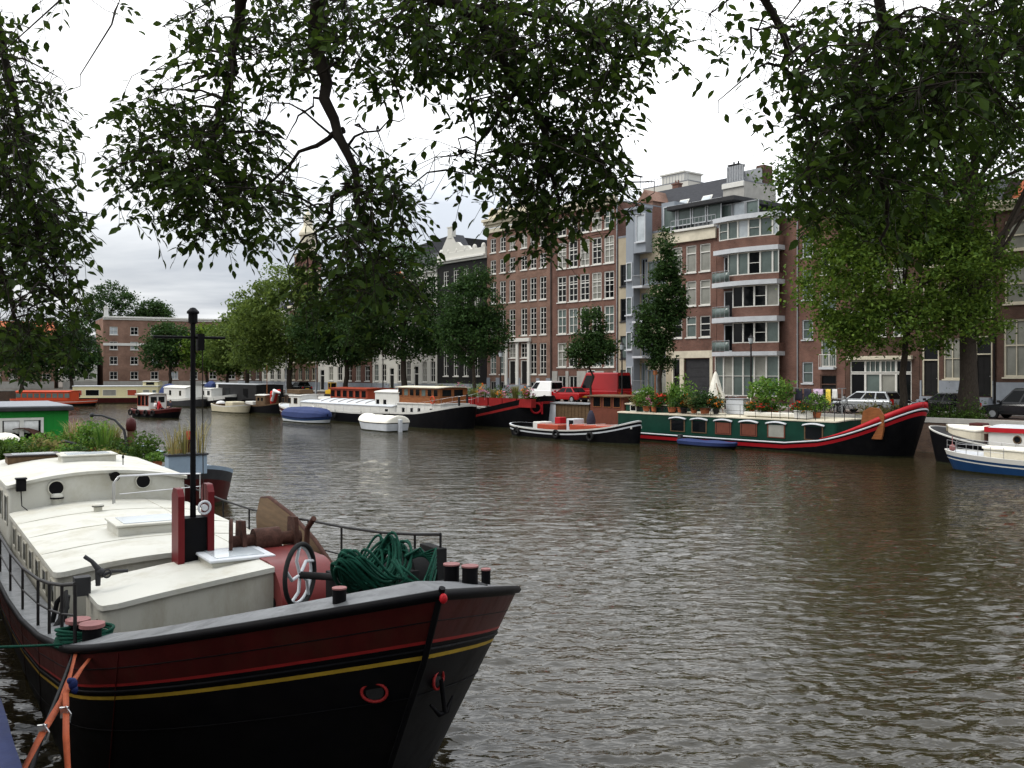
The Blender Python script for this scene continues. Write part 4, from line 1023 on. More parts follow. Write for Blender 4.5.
limbs = [([(-6.95,2.6,5.6), (-6.2,3.4,7.2), (-5.0,4.6,7.6), V3(-60,-60,5.6), V3(0,30,5.8), V3(20,120,5.8), V3(35,220,5.8), V3(60,300,5.8)], .055, .006),
 ([(-6.6,2.9,6.2), (-5.6,4.6,6.6), V3(-60,130,5.8), V3(-20,220,5.8), V3(10,300,5.8), V3(30,350,5.8)], .045, .006),
 ([V3(-60,-60,5.6), V3(40,-30,5.5), V3(120,0,5.4)], .02, .005)]
limbs = [([Vector(p)-b0 for p in q], a, b) for q, a, b in limbs]
TW = [[p-np.array(b0) for p in t] for t in TW]; S0 = [s-np.array(b0) for s in S0]
boughs(elm2, limbs, TW, S0, 6)
shade_crown(elm2, [(-8,9,12.2,6.5,5,3),(-11,16,15,6,6,3.5),(-5,12,13.0,5,5,2.4),(-14,10,11,5,5,4)], 520, 91)
m = MB(); m.tube([(0,0,-.1), (.03,.02,1.2), (0,.05,2.4), (.05,.1,3.6), (.4,.4,4.3)], [.4,.31,.27,.22,.13], 14); m.build('trunk', MT['bark'], elm2)
# ------------------------------------------------------------------ boats
def outline(L, B, Lb, Ls, pb=2.0, ps=2.4, nb=16, ns=10, nm=8, pe=None, rake_b=0.0, rake_s=0.0, k=1.0):
    """port half of a plan outline from the stern post to the stem"""
    h = L/2; P = []
    for i in range(ns+1):
        a = math.pi/2*i/ns
        P.append((-h+rake_s+Ls-Ls*math.cos(a)**(2/ps), B*k/2*math.sin(a)**(2/ps)))
    x0, x1 = P[-1][0], h-rake_b-Lb
    for i in range(1, nm): P.append((x0+(x1-x0)*i/nm, B*k/2))
    for i in range(nb+1):
        a = math.pi/2*i/nb
        if pe:
            u = i/nb; P.append((h-rake_b-Lb+Lb*u, B*k/2*(1-u**pe))); continue
        P.append((h-rake_b-Lb+Lb*math.sin(a)**(2/pb), B*k/2*max(0.0, math.cos(a))**(2/pb)))
    return P
class Boat:
    """local x towards the bow, y to port, z up from the water"""
    def __init__(s, name, label, cat, loc, rz, L, B, zg, Lb=3, Ls=2, pb=2.0, ps=2.4, rake_b=.6, rake_s=.3, k=.9, bands=None, bul=.35, capw=.12, mats=('black','black','deckdark'), group=None, zw=-.4, flare=.8, pe=None):
        s.root = empty(name, (loc[0], loc[1], 0), rz, label, cat, group)
        s.L, s.B, s.zg, s.bul = L, B, zg, bul
        s.zw, s.flare = zw, flare
        G = outline(L, B, Lb, Ls, pb, ps, pe=pe); Wt = s.Wt = outline(L, B, Lb*1.05, Ls, pb, ps, pe=pe, rake_b=rake_b, rake_s=rake_s, k=k)
        s.G = G
        rows = []; mi = []
        names = []
        bands = bands[:-1] + [('a', .09, 'algae'), bands[-1]]
        for i, (ty, v, mt) in enumerate(bands):
            row = []
            for (gx, gy), (wx, wy) in zip(G, Wt):
                zt = zg(gx); z = zt-v if ty == 'g' else (zw if ty == 'w' else min(v, zt-.02))
                f = max(0, (z-zw)/(zt-zw))**flare
                row.append((wx+(gx-wx)*f, wy+(gy-wy)*f, z))
            rows.append(row)
            if mt:
                if mt not in names: names.append(mt)
                mi.append(names.index(mt))
        m = MB()
        for i in range(len(rows)-1):
            m.sheet([rows[i], rows[i+1]], mi[i])
            m.sheet([[(x,-y,z) for x,y,z in rows[i+1]], [(x,-y,z) for x,y,z in rows[i]]], mi[i])
        s.hull = m.build('hull', [MT[n] for n in names], s.root)
        d = MB(); fx, fy = 1-2*capw/L, 1-2*capw/B
        top = [(x,y,zg(x)) for x,y in G]; inn = [(x*fx, y*fy, zg(x)) for x,y in G]; low = [(x*fx, y*fy, zg(x)-bul) for x,y in G]
        for sg in (1,-1):
            mm = lambda R_: [(x,sg*y,z) for x,y,z in R_]
            d.sheet([mm(top), mm(inn)] if sg < 0 else [mm(inn), mm(top)], 0); d.sheet([mm(inn), mm(low)] if sg < 0 else [mm(low), mm(inn)], 1, smooth=False)
        d.sheet([[(x,-y,z) for x,y,z in low], low], 2, smooth=False)
        s.deck = d.build('deck', [MT[q] for q in mats], s.root)
    def gz(s, x): return s.zg(x)
    def rubrail(s, off, r, mat, name='rubbing_strake'):
        m = MB()
        for sg in (1,-1): m.tube([(x, sg*y, z) for x, y, z in s.skin(off)], r, 6)
        return m.build(name, MT[mat], s.root)
    def skin(s, off):
        P = []
        for (gx, gy), (wx, wy) in zip(s.G, s.Wt):
            zt = s.zg(gx); z = zt-off; f = max(0, (z-s.zw)/(zt-s.zw))**s.flare; P.append((wx+(gx-wx)*f, wy+(gy-wy)*f, z))
        return P
    def cabin(s, x0, x1, hw, z0, z1, camber=.12, wall='white', roof='white', r=.25, wins=None, over=.06, lip=.07, winmat='glass', frame=None, hw1=None, name='cabin', yc=0.0, endwins=None, rise=0.0):
        return cabin(s.root, x0, x1, hw, z0, z1, camber, wall, roof, r, wins, over, lip, winmat, frame, hw1, name, yc, endwins, rise)
    def rail(s, x0, x1, side, h=.9, n=8, mat='blackmetal', r=.018, bars=(1.0,.5), inset=.08, name='railing', z=None):
        m = MB(); xs = [x0+(x1-x0)*i/n for i in range(n+1)]
        gx = [p[0] for p in s.G]; gy = [p[1] for p in s.G]
        P = [(x, side*(float(np.interp(x, gx, gy))-inset), (s.zg(x) if z is None else z)) for x in xs]
        for x, y, zz in P: m.cyl((x,y,zz-.05), (x,y,zz+h), r, n=6)
        for b in bars: m.tube([(x,y,zz+h*b) for x,y,zz in P], r*.8, 6)
        return m.build(name, MT[mat], s.root)
    def bollard(s, x, y, z, h=.3, r=.08, mat='blackmetal', top='red', name='bollard'):
        m = MB(); m.cyl((x,y,z-.02), (x,y,z+h*.9), r, n=14, mi=0); m.cyl((x,y,z+h*.9), (x,y,z+h), r*1.12, n=14, mi=1)
        return m.build(name, [MT[mat], MT[top]], s.root)
def cabin(root, x0, x1, hw, z0, z1, camber=.12, wall='white', roof='white', r=.25, wins=None, over=.06, lip=.07, winmat='glass', frame=None, hw1=None, name='cabin', yc=0.0, endwins=None, rise=0.0):
    hw1 = hw if hw1 is None else hw1
    r = max(r, .02)
    def stations(ov):
        a, b = x0-ov, x1+ov; S = []
        for i in range(6):
            ph = math.pi/2*i/5; S.append((a+r-r*math.cos(ph), r-r*math.sin(ph)))
        for i in range(1, 5): S.append((a+r+(b-a-2*r)*i/5, 0))
        for i in range(6):
            ph = math.pi/2*(5-i)/5; S.append((b-r+r*math.cos(ph), r-r*math.sin(ph)))
        return [(x, (hw+(hw1-hw)*(x-x0)/(x1-x0)) + ov - ins) for x, ins in S]
    m = MB(); rows = []; R_ = stations(over); NY = 12
    def zr(x, y): return z1 + rise*(x-x0)/(x1-x0) + camber*(1-min(1, (y/max(hw,hw1))**2))
    for x, w in R_: rows.append([(x, yc-w+2*w*j/NY, zr(x, -w+2*w*j/NY)) for j in range(NY+1)])
    m.sheet(rows[::-1])
    edge = [rw[0] for rw in rows] + rows[-1][1:-1] + [rw[-1] for rw in rows[::-1]] + rows[0][1:-1][::-1]
    m.sheet([edge, [(x,y,z-lip) for x,y,z in edge]][::-1], 0, smooth=False, close=True)
    ro = m.build('roof', MT[roof], root)
    R2 = stations(-.01); lo = []
    loop = [(x, -w) for x, w in R2] + [(R2[-1][0], R2[-1][1]*k/6) for k in range(-5, 6)] + [(x, w) for x, w in R2[::-1]] + [(R2[0][0], -R2[0][1]*k/6) for k in range(-5, 6)]
    m = MB(); m.sheet([[(x, yc+y, z0) for x, y in loop], [(x, yc+y, zr(x, y)-lip*.5) for x, y in loop]], 0, smooth=False, close=True)
    w = m.build(name, MT[wall], root)
    ro.parent = w
    ang = math.atan2(hw1-hw, x1-x0)
    for wi in (wins or []):
        xc, ww, za, zb = wi[:4]; arched = len(wi) > 4 and wi[4] == 'round'
        hh = hw+(hw1-hw)*(xc-x0)/(x1-x0)
        for sg in (1, -1):
            g = MB()
            if arched: g.cyl((xc, yc+sg*(hh-.02), (za+zb)/2), (xc, yc+sg*(hh+.012), (za+zb)/2), ww/2, n=18)
            else: g.box(xc-ww/2, xc+ww/2, min(yc+sg*(hh-.03), yc+sg*(hh+.010)), max(yc+sg*(hh-.03), yc+sg*(hh+.010)), za, zb)
            go = g.build('window', MT[winmat if len(wi) < 6 else wi[5]], w)
            if frame:
                f = MB(); ya, yb = sorted((yc+sg*(hh-.02), yc+sg*(hh+.03))); q = .045
                if arched: f.ring((xc, yc+sg*(hh+.012), (za+zb)/2), (0,1,0), ww/2, .03, 18, 6)
                else:
                    f.box(xc-ww/2-q, xc-ww/2, ya, yb, za-q, zb+q); f.box(xc+ww/2, xc+ww/2+q, ya, yb, za-q, zb+q)
                    f.box(xc-ww/2, xc+ww/2, ya, yb, za-q, za); f.box(xc-ww/2, xc+ww/2, ya, yb, zb, zb+q)
                f.build('window_frame', MT[frame], go)
    for (end, yw, ww, za, zb) in (endwins or []):
        xe = x1 if end > 0 else x0; a, b = sorted((xe-end*.03, xe+end*.010))
        g = MB(); g.box(a, b, yc+yw-ww/2, yc+yw+ww/2, za, zb); g.build('window', MT[winmat], w)
    return w
def hull_at(boat, sg, px, off, xmin=-1e9):
    """the point of one side of a hull that is seen in a given picture column, and its outward normal"""
    P = boat.skin(off); best = None; M4 = Matrix.Translation(boat.root.location) @ Matrix.Rotation(boat.root.rotation_euler.z, 4, 'Z')
    for i in range(len(P)-1):
        for f in np.linspace(0, 1, 9):
            q = Vector(P[i]).lerp(Vector(P[i+1]), float(f)); q.y *= sg; w_ = M4 @ q
            e = abs(512+FPX*w_.x/w_.y-px) if w_.y > 1 and q.x > xmin else 1e9
            if best is None or e < best[0]: best = (e, q, Vector(P[i+1])-Vector(P[i]))
    d = best[2]; n = Vector((-d.y, d.x*sg, 0)) if d.y <= 0 else Vector((d.y, d.x*sg, 0)); n.normalize()
    return best[1], n
def place(px, n, heading=1):
    r, Y = ry(px, n); return rn(r, n, 0), TH if heading > 0 else TH+math.pi
def span(px0, px1, n):
    r0, _ = ry(px0, n); r1, _ = ry(px1, n); return rn((r0+r1)/2, n, 0), r1-r0
def fender(root, x, y, z, r=.12, mat='rubber', h=.5):
    m = MB(); m.lathe((x,y,z), [(0,-h/2),(r*.7,-h/2+.04),(r,-h/4),(r,h/4),(r*.7,h/2-.04),(.02,h/2),(.02,h/2+.4)], 10); return m.build('fender', MT[mat], root)
def tyre(root, x, y, z, r=.3):
    m = MB(); m.ring((x,y,z), (0,1,0), r, .09, 18, 8); return m.build('tyre_fender', MT['rubber'], root)

# -- plants in pots, boxes and tubs
def plant(label, loc, kind='bush', h=.7, w=.5, pot='terracotta', leaf='plant', flower=None, seed=0, group=None, potr=None, name='potted_plant', n=None, ls=None):
    rng = np.random.default_rng(seed+1000)
    t = empty(name, loc, rng.uniform(0, 6.28), label, 'plant', group)
    ph = min(.35, h*.4); pr = potr or w*.32
    if pot:
        m = MB(); m.lathe((0,0,0), [(0,0),(pr*.75,0),(pr,ph*.92),(pr*1.1,ph*.92),(pr*1.1,ph),(pr*.95,ph),(pr*.9,ph-.04),(0,ph-.04)], 14, smooth=False); m.build('pot', MT[pot], t)
    else: ph = 0
    if kind == 'bush':
        n = n or 900; P = crown_points([(0,0,ph+(h-ph)*.5,w*.55,w*.55,(h-ph)*.55)], max(10, n//14), 13, w*.12, rng, .35)
        V, Q = leaf_quads(P, ls or max(.05, w*.13), rng)
    elif kind == 'reed':
        n = n or 90; V = []; Q = []
        for i in range(n):
            a, d = rng.uniform(0, 6.28), rng.random()**.5*pr*.9
            b = np.array([d*math.cos(a), d*math.sin(a), ph-.04]); lean = np.array([math.cos(a), math.sin(a), 0])*rng.uniform(.05,.42)*(h-ph); hh = (h-ph)*rng.uniform(.6,1.1)
            wv = np.array([-math.sin(a), math.cos(a), 0])*(ls or .014)
            c1, c2, c3 = b+lean*.15+[0,0,hh*.45], b+lean*.5+[0,0,hh*.8], b+lean+[0,0,hh*.92]
            k = len(V); V += [b-wv, b+wv, c1+wv, c1-wv, c2+wv*.8, c2-wv*.8, c3+wv*.1, c3-wv*.1]
            Q += [(k,k+1,k+2,k+3), (k+3,k+2,k+4,k+5), (k+5,k+4,k+6,k+7)]
        V = np.array(V); Q = np.array(Q)
    np_mesh('foliage', V, Q, LF[leaf], t)
    if flower:
        P = crown_points([(0,0,ph+(h-ph)*.62,w*.5,w*.5,(h-ph)*.45)], 14, 4, w*.08, rng, .8)
        V, Q = leaf_quads(P, max(.06, w*.14), rng, up=.8, wid=1.0); np_mesh('blossom', V, Q, LF[flower], t)
    st_ = MB(); st_.tube([(0,0,max(0,ph-.06)), (.01,0,ph+(h-ph)*.35), (0,.02,ph+(h-ph)*.6)], [.014,.011,.006], 5); st_.build('stem', MT['bark'], t)
    return t

# ================= far bank: dark green houseboat barge
c, L = span(592, 924, 51.5)
gsh = lambda x: .62+.05*(x/10)**2 + 2.1*max(0, (x-L/2+7.5)/7.5)**2.0
gb = Boat('canal_barge', 'long dark green barge houseboat with a red stripe and a deck full of plants', 'barge', c, TH, L, 5.0, gsh, Lb=5, Ls=3.2, pb=2.2, rake_b=1.0, k=.88,
          bands=[('g',0,'black'),('g',.22,'brightred'),('g',.44,'black'),('w',0,None)], mats=('black','brightred','deckdark'), bul=.15, capw=.1)
gb.rubrail(.08, .055, 'palegrey')
m = MB()
for sg in (1,-1):
    q = [(x,sg*y,gsh(x)) for x, y in gb.G if x > L/2-5.2]; n_ = len(q)-1; m.sheet([[(x,y,z+.03) for x,y,z in q], [(x*.998,y*.97,z+.03+.30*min(1,i/n_*2.2)) for i,(x,y,z) in enumerate(q)]])
m.build('bow_bulwark', MT['brightred'], gb.root, solid=.05)
xa = -L/2+1.0; xb = L/2-8.0
def gx(px): # pixel column of the near side -> local x
    return (ry(px, 49.2)[0] - (EX.x*c.x+EX.y*c.y))
winx = [gx(p) for p in (677.5, 699, 723, 748.5, 776, 813.5)]
cab = gb.cabin(xa+4.0, gx(836), 2.28, .45, 1.95, .10, 'bargegreen', 'cream', .2, over=.03)
for i, x in enumerate(winx):
    g = MB(); y0 = -2.28; g.box(x-.56, x+.56, y0-.012, y0+.03, .85, 1.58); g.build('window', MT['glass' if i not in (4,) else 'glass_c'], cab)
    f = MB(); mt = 0
    f.box(x-.64, x-.56, y0-.03, y0+.02, .8, 1.62); f.box(x+.56, x+.64, y0-.03, y0+.02, .8, 1.62); f.box(x-.56, x+.56, y0-.03, y0+.02, .8, .85)
    f.build('window_frame', MT['blind' if i in (2,3,4) else 'brownwood'], cab)
    hd = MB(); hd.sheet([[(x-.75+1.5*j/8, y0-.10, 1.62+.10*math.sin(math.pi*j/8)) for j in range(9)], [(x-.75+1.5*j/8, y0-.0, 1.70+.10*math.sin(math.pi*j/8)) for j in range(9)]]); hd.build('window_hood', MT['palegrey'], cab, solid=.05)
    if i in (2, 3):
        b = MB(); b.box(x-.52, x+.52, y0-.022, y0-.013, .87, 1.56); b.build('window_blind', MT['blind'], cab)
# bow: varnished rudder board, red bulwark lining
m = MB(); x = gx(869); m.prism([(x-.62,.0),(x-.75,.9),(x-.6,1.55),(x-.2,1.78),(x+.35,1.72),(x+.66,1.3),(x+.62,.5),(x+.5,.0)], .14, 'y', -1.9)
for i in range(4): m.box(x-.68+.32*i, x-.665+.32*i, -1.905, -1.902, .1, 1.5)
o = m.build('leeboard', MT['wood'], gb.root, (0,0,1.05), bevel=.02)
gb.rail(gx(770), gx(852), -1, h=1.0, n=9, inset=.35, z=1.95); gb.rail(gx(655), gx(770), -1, h=.75, n=8, inset=.35, z=1.98, r=.014)
# stern wheelhouse of varnished wood with a flat grey roof
wh = gb.cabin(xa+.6, xa+4.2, 1.75, .7, 3.05, .05, 'blind', 'brownwood', .1, frame='wood', wins=[(xa+1.4,.75,2.25,2.95),(xa+2.5,.75,2.25,2.95),(xa+3.5,.65,2.25,2.95)], over=.3, name='wheelhouse', endwins=[(1,-.8,.9,2.25,2.95),(1,.5,.9,2.25,2.95)])
low = gb.cabin(xa+4.25, xa+8.6, 1.7, 1.9, 2.55, .12, 'bargegreen', 'cream', .15, wins=[(xa+5.1,.5,2.05,2.42),(xa+6.4,.5,2.05,2.42)], frame='trim', name='skylight_cabin')
m = MB(); m.cyl((xa+7.4,-1.9,1.9),(xa+7.4,-1.9,4.6),.05,n=8); m.box(xa+7.3,xa+7.5,-2.0,-1.8,4.6,4.9); m.build('lamp_pole', MT['wood'], gb.root)
m = MB(); m.cyl((xa+5.9,-1.0,2.6),(xa+5.9,-1.0,3.1),.05,n=8); m.lathe((xa+5.9,-1.0,3.1),[(.05,0),(.16,.02),(.2,.15),(.12,.32),(0,.36)],12); m.build('vent_cowl', MT['white'], gb.root)
# deck of the barge: plants, parasol, laundry, cushions
def on_gb(px, y, z=2.06):
    v = Vector((gx(px), y, z)); q = gb.root.matrix_basis if False else None
    return c + EX*v.x + EY*v.y + Vector((0,0,v.z))
GP = 'pot plants along the deck of the green barge'
specs = [(632,-1.6,'bush',.9,.75,'olive',None,'low pale olive plant at the stern end of the green barge deck'),
 (641,-1.7,'bush',1.45,1.05,'plant',None,'bright leafy plant next to the wooden wheelhouse of the green barge'),
 (649,-1.8,'bush',.95,.7,'plant','flower_pink','plant with pink flowers among the pots on the green barge'),
 (656,-1.5,'bush',1.1,.9,'mid','flower_red','plant with red flowers beside the pink flowering pot'),
 (666,-1.7,'reed',1.9,1.0,'plant',None,'tall feathery plant left of the folded parasol'),
 (673,-1.4,'bush',1.9,1.15,'plant',None,'tallest bushy plant left of the folded white parasol'),
 (679,-1.8,'bush',1.0,.85,'dark','flower_orange','dark plant with orange flowers at the foot of the parasol'),
 (689,-1.8,'bush',.9,.8,'olive',None,'brownish green plant right below the folded parasol'),
 (700,-1.8,'bush',1.25,1.15,'dark',None,'round dark green bush right of the parasol'),
 (710,-1.7,'bush',.9,.7,'dark','flower_orange','small dark bush with orange flowers beside the grey deck chest'),
 (752,-.4,'bush',2.0,1.7,'plant',None,'big round bright green shrub in the middle of the green barge'),
 (744,-1.5,'bush',.7,.6,'mid','flower_orange','small orange flowering pot left of the large round shrub'),
 (757,-1.6,'bush',.65,.6,'mid','flower_red','small red flowering pot in front of the large round shrub'),
 (789,-1.2,'bush',.75,.7,'mid','flower_red','red flowering pot under the clothes line'),
 (804,-1.0,'bush',1.2,.9,'plant',None,'light green plant right of the clothes line'),
 (799,-1.7,'bush',.6,.6,'mid','flower_orange','orange flowering pot at the right end of the clothes line')]
for i, (px, y, kd, hh, ww, lf, fl, lb) in enumerate(specs):
    plant(lb, on_gb(px, y), kd, hh*1.15, ww*1.35, 'terracotta' if i % 3 else 'blackmetal', lf, fl, i, GP, potr=ww*.3)
t = empty('parasol', on_gb(690, .3), 0, 'folded white parasol standing on the deck of the green barge', 'parasol')
m = MB(); m.lathe((0,0,0), [(.62,.55),(.55,1.0),(.34,1.9),(.14,2.55),(.05,2.75),(0,2.78)], 9, smooth=False); m.build('canopy', MT['canvas'], t, solid=.02)
m = MB(); m.cyl((0,0,.05),(0,0,2.85),.03,n=8); m.build('pole', MT['wood'], t); m = MB(); m.cyl((0,0,0),(0,0,.1),.3,n=16); m.build('base', MT['greystone'], t)
t = empty('windsock', on_gb(697, .2), 0, 'smaller folded cream cloth leaning beside the parasol', 'folded shade')
m = MB(); m.tube([(0,0,.3),(.1,-.05,1.2),(-.35,-.1,1.9)], [.26,.22,.05], 8, flat=.6); m.build('cloth', MT['canvas'], t); m = MB(); m.cyl((.1,0,0),(-.4,-.1,2.0),.025,n=6); m.build('pole', MT['wood'], t)
t = empty('deck_chest', on_gb(721, -.6), TH, 'grey slatted deck chest between the parasol and the round shrub', 'chest')
m = MB(); m.box(-.7,.7,-.35,.35,0,.95); m.build('body', MT['palegrey'], t, bevel=.03); m = MB(); m.box(-.74,.74,-.39,.39,.96,1.02); m.build('lid', MT['greymetal'], t, bevel=.01)
t = empty('hand_crane', on_gb(742, -.8), TH, 'pale wooden hand crane arm leaning up from the green barge deck', 'crane')
m = MB(); m.cyl((-.5,0,0),(-.45,0,1.5),.05,n=8); m.build('post', MT['canvas'], t); m = MB(); m.tube([(-.75,0,1.05),(.2,0,1.75),(.75,0,2.05)], .055, 8); m.build('arm', MT['canvas'], t)
t = empty('clothes_line', on_gb(792, .3), TH, 'clothes line with dark, mauve and yellow washing on the green barge', 'clothes line')
m = MB()
for x in (-1.7, 1.7): m.cyl((x,0,0),(x,0,1.75),.03,n=8); m.tube([(x,-.4,1.75),(x,.4,1.75)], .025, 6)
m.build('post', MT['greymetal'], t); m = MB(); m.tube([(-1.7,0,1.74),(0,0,1.66),(1.7,0,1.74)], .008, 4); m.build('line', MT['greyrope'], t)
for x, w, hh, mt in ((-1.35,.5,.75,'cloth_dark'),(-.7,.55,.95,'cloth_dark'),(.05,.7,1.0,'cloth_pink'),(.75,.35,.95,'cloth_yellow'),(1.2,.35,.6,'cloth_white')):
    g = MB(); g.sheet([[(x-w/2+w*i/6, .03*math.sin(i*1.9+j), 1.7-hh*j/5) for i in range(7)] for j in range(6)]); g.build('washing', MT[mt], t, solid=.015)
for i, (px, w) in enumerate(((752,1.9),(778,2.3))):
    t = empty('deck_cushion', on_gb(px, -1.7, 2.03), TH, ('short' if i == 0 else 'long')+' white padded cushion behind the railing of the green barge', 'cushion', 'deck cushions')
    m = MB(); m.box(-w/2,w/2,-.25,.25,0,.28); m.build('cushion', MT['canvas'], t, bevel=.08, seg=3)
t = empty('storage_box', on_gb(798, -1.75, 2.03), TH, 'white storage box at the end of the deck cushions', 'box'); m = MB(); m.box(-.45,.45,-.3,.3,0,.42); m.build('body', MT['white'], t, bevel=.02); m = MB(); m.box(-.48,.48,-.33,.33,.425,.47); m.build('lid', MT['white'], t, bevel=.01)

# -- blue covered dinghy alongside the green barge
c2, L2 = span(681, 737, 47.9)
b = Boat('covered_dinghy', 'low dinghy under a navy blue cover moored against the green barge', 'dinghy', c2, TH, L2, 1.5, lambda x: .38+.03*x*x*.3, Lb=1.8, Ls=.5, bands=[('g',0,'navy'),('g',.2,'black'),('w',0,None)], bul=.02, mats=('navy','navy','navy'))
m = MB(); N_ = 14
m.sheet([[(x, y*(1-2*j/8), .39+.10*(1-(1-2*j/8)**2)*(1+.25*math.sin(x*3))) for j in range(9)] for x, y in b.G]); m.build('cover', MT['navy'], b.root)
m = MB(); m.box(-L2/2-.2,-L2/2+.08,-.14,.14,-.2,.75); m.build('outboard_motor', MT['darkgrey'], b.root, bevel=.05)

# -- small work tug in front of the barges
c3, L3 = span(516, 640, 46.3)
sh = lambda x: .72+.0105*(x+1.5)**2 + (.22*max(0,(x-L3/2+3)/3)**2)
b = Boat('work_tug', 'small open black workboat with a white band and brown hatch covers', 'workboat', c3, TH, L3, 2.9, sh, Lb=4, Ls=2.2, pb=1.8, rake_b=.2, k=.85, bands=[('g',0,'white'),('g',.1,'black'),('g',.26,'palegrey'),('g',.36,'black'),('w',0,None)], mats=('palegrey','black','deckdark'), bul=.3)
for (x0,x1,z) in ((-2.9,-.6,.62),(.6,4.2,.72)):
    m = MB(); m.box(x0,x1,-.95,.95,z-.2,z+.42); m.build('hatch', MT['redwood'], b.root, bevel=.05)
    m = MB()
    for k in range(3): m.box(x0+(x1-x0)*(k+.3)/3, x0+(x1-x0)*(k+.38)/3, -.97, .97, z+.425, z+.46)
    m.build('hatch_batten', MT['white'], b.root)
m = MB(); m.box(-3.8,-3.0,-.6,.6,.5,1.15); m.build('engine_box', MT['white'], b.root, bevel=.06); m = MB(); m.box(-1.7,-1.1,-.3,.3,1.06,1.55); m.build('fuel_can', MT['brightred'], b.root, bevel=.05)
m = MB(); m.box(-.2,.6,-.5,.5,.6,1.5); m.build('console', MT['palegrey'], b.root, bevel=.05); m = MB(); m.box(.1,.55,-.52,-.505,.95,1.4); m.build('window', MT['glass'], b.root)
m = MB(); m.lathe((1.5,.3,1.1),[(.3,0),(.34,.3),(.22,.75),(.1,1.0),(0,1.02)],12); m.build('tarpaulin', MT['cloth_dark'], b.root)
m = MB(); m.box(5.0,L3/2-.3,-.5,.5,1.05,1.2); m.build('foredeck', MT['white'], b.root)
for x in (-4.6,-.2,3.3): tyre(b.root, x, -1.5, .45, .24)

# -- black barge with red emblem and planter boxes
c4_, L4 = span(398, 548, 53.0)
sh = lambda x: 1.05+1.75*max(0,(x-L4/2+12)/12)**1.6
b = Boat('canal_barge', 'black barge with a red emblem on its bow and red planter boxes on deck', 'barge', c4_, TH, L4, 5.0, sh, Lb=4.4, Ls=3, pb=2.1, rake_b=.5, k=.9, bands=[('g',0,'black'),('g',.45,'red'),('g',.66,'black'),('w',0,None)], bul=.1, capw=.15)
m = MB(); q, nn = hull_at(b, -1, 536, .95, L4/2-4.2); q = q+nn*.03; tn = Vector((0,0,1)).cross(nn).normalized()
m.ring(q, nn, .42, .09, 22, 6); m.tube([q+tn*.50+Vector((0,0,-.5)), q+tn*.50+Vector((0,0,.5))], .09, 6)
m.build('emblem', MT['brightred'], b.root)
m = MB(); m.box(L4/2-9.5,L4/2-9.0,-2.56,-2.48,.75,1.1); m.build('hull_window', MT['palegrey'], b.root)
cb_ = b.cabin(-L4/2+3, L4/2-6.2, 2.0, .7, 1.75, .1, 'white', 'white', .2, wins=[(L4/2-7.2,.4,1.25,1.6),(L4/2-8.1,.4,1.25,1.6),(L4/2-10.6,.4,1.25,1.6),(L4/2-11.6,.4,1.25,1.6)], frame='palegrey')
rP = EX.x*c4_.x+EX.y*c4_.y
for i, px in enumerate((440, 456.5, 469.5, 483, 497, 511, 526)):
    r_, _ = ry(px, 51.3); lx = r_-rP
    t = empty('planter_box', rn(r_, 51.35, 1.84), TH, ['red planter box with grasses, seventh from the bow','red planter box, sixth from the bow of the black barge','red planter box, fifth from the bow of the black barge','red planter box, fourth from the bow of the black barge','red planter box, third from the bow of the black barge','red planter box, second from the bow of the black barge','red planter box nearest the bow of the black barge'][i], 'planter', 'red planter boxes on the black barge')
    m = MB(); w = .92
    m.box(-w,w,-.25,-.2,0,.72); m.box(-w,w,.2,.25,0,.72); m.box(-w,-w+.05,-.2,.2,0,.72); m.box(w-.05,w,-.2,.2,0,.72); m.build('box', MT['red'], t)
    m = MB(); m.box(-w+.05,w-.05,-.2,.2,.1,.66); m.build('soil', MT['soil'], t)
    for k, f in enumerate((-.55, .0, .55)):
        kd = ['bush','reed','bush'][(i+k) % 3]
        plant(['tuft of grassy green leaves','low leafy green plant','pale flowering green plant'][(i+k)%3]+' growing in a red planter box', rn(r_+f, 51.35, 2.46), kd, [.9,1.3,.75,1.1][(i*3+k) % 4], .85, None, ['plant','olive','mid'][(i+k) % 3], ['flower_pink',None,None,'flower_orange',None][(i+2*k) % 5], 40+i*3+k, 'plants growing in the red planter boxes '+['of tufted kind','of low kind','of pale kind'][(i+k)%3], name='planter_plant', n=260)

# -- white barge with varnished wheelhouse
c5, L5 = span(324, 470, 47.2)
sh = lambda x: 1.05+.2*min(1,max(0,(x+2)/4)) + .02*abs(x)*.5 + .75*max(0,(x-L5/2+6)/6)**1.6 + .5*max(0,(-x-L5/2+4)/4)**2
b5 = Boat('canal_barge', 'white and black barge with a varnished wooden wheelhouse', 'barge', c5, TH, L5, 4.6, sh, Lb=4.8, Ls=3, pb=2.1, rake_b=.4, k=.9, bands=[('g',0,'white'),('g',.18,'black'),('w',0,None)], mats=('white','white','deckgrey'), bul=.12)
r5 = EX.x*c5.x+EX.y*c5.y
X5 = lambda px: ry(px, 45.0)[0]-r5
hold = b5.cabin(-L5/2+1.5, X5(392), 1.95, .85, 1.75, .42, 'white', 'palegrey', .9, over=.04, wins=[(X5(384),.5,1.15,1.5)])
m = MB()
for k in range(6):
    x = -L5/2+2.6+k*1.75; m.sheet([[(x+d, -1.7+3.4*j/8, 1.80+.42*(1-(( -1.7+3.4*j/8)/1.95)**2)) for j in range(9)] for d in (0,.1)])
m.build('hatch_seam', MT['brownwood'], b5.root, solid=.03)
b5.cabin(X5(368), X5(393), 1.6, 1.2, 3.0, .18, 'white', 'white', .3, wins=[(X5(372),.5,1.7,2.3),(X5(379),.5,1.7,2.3)], name='deckhouse')
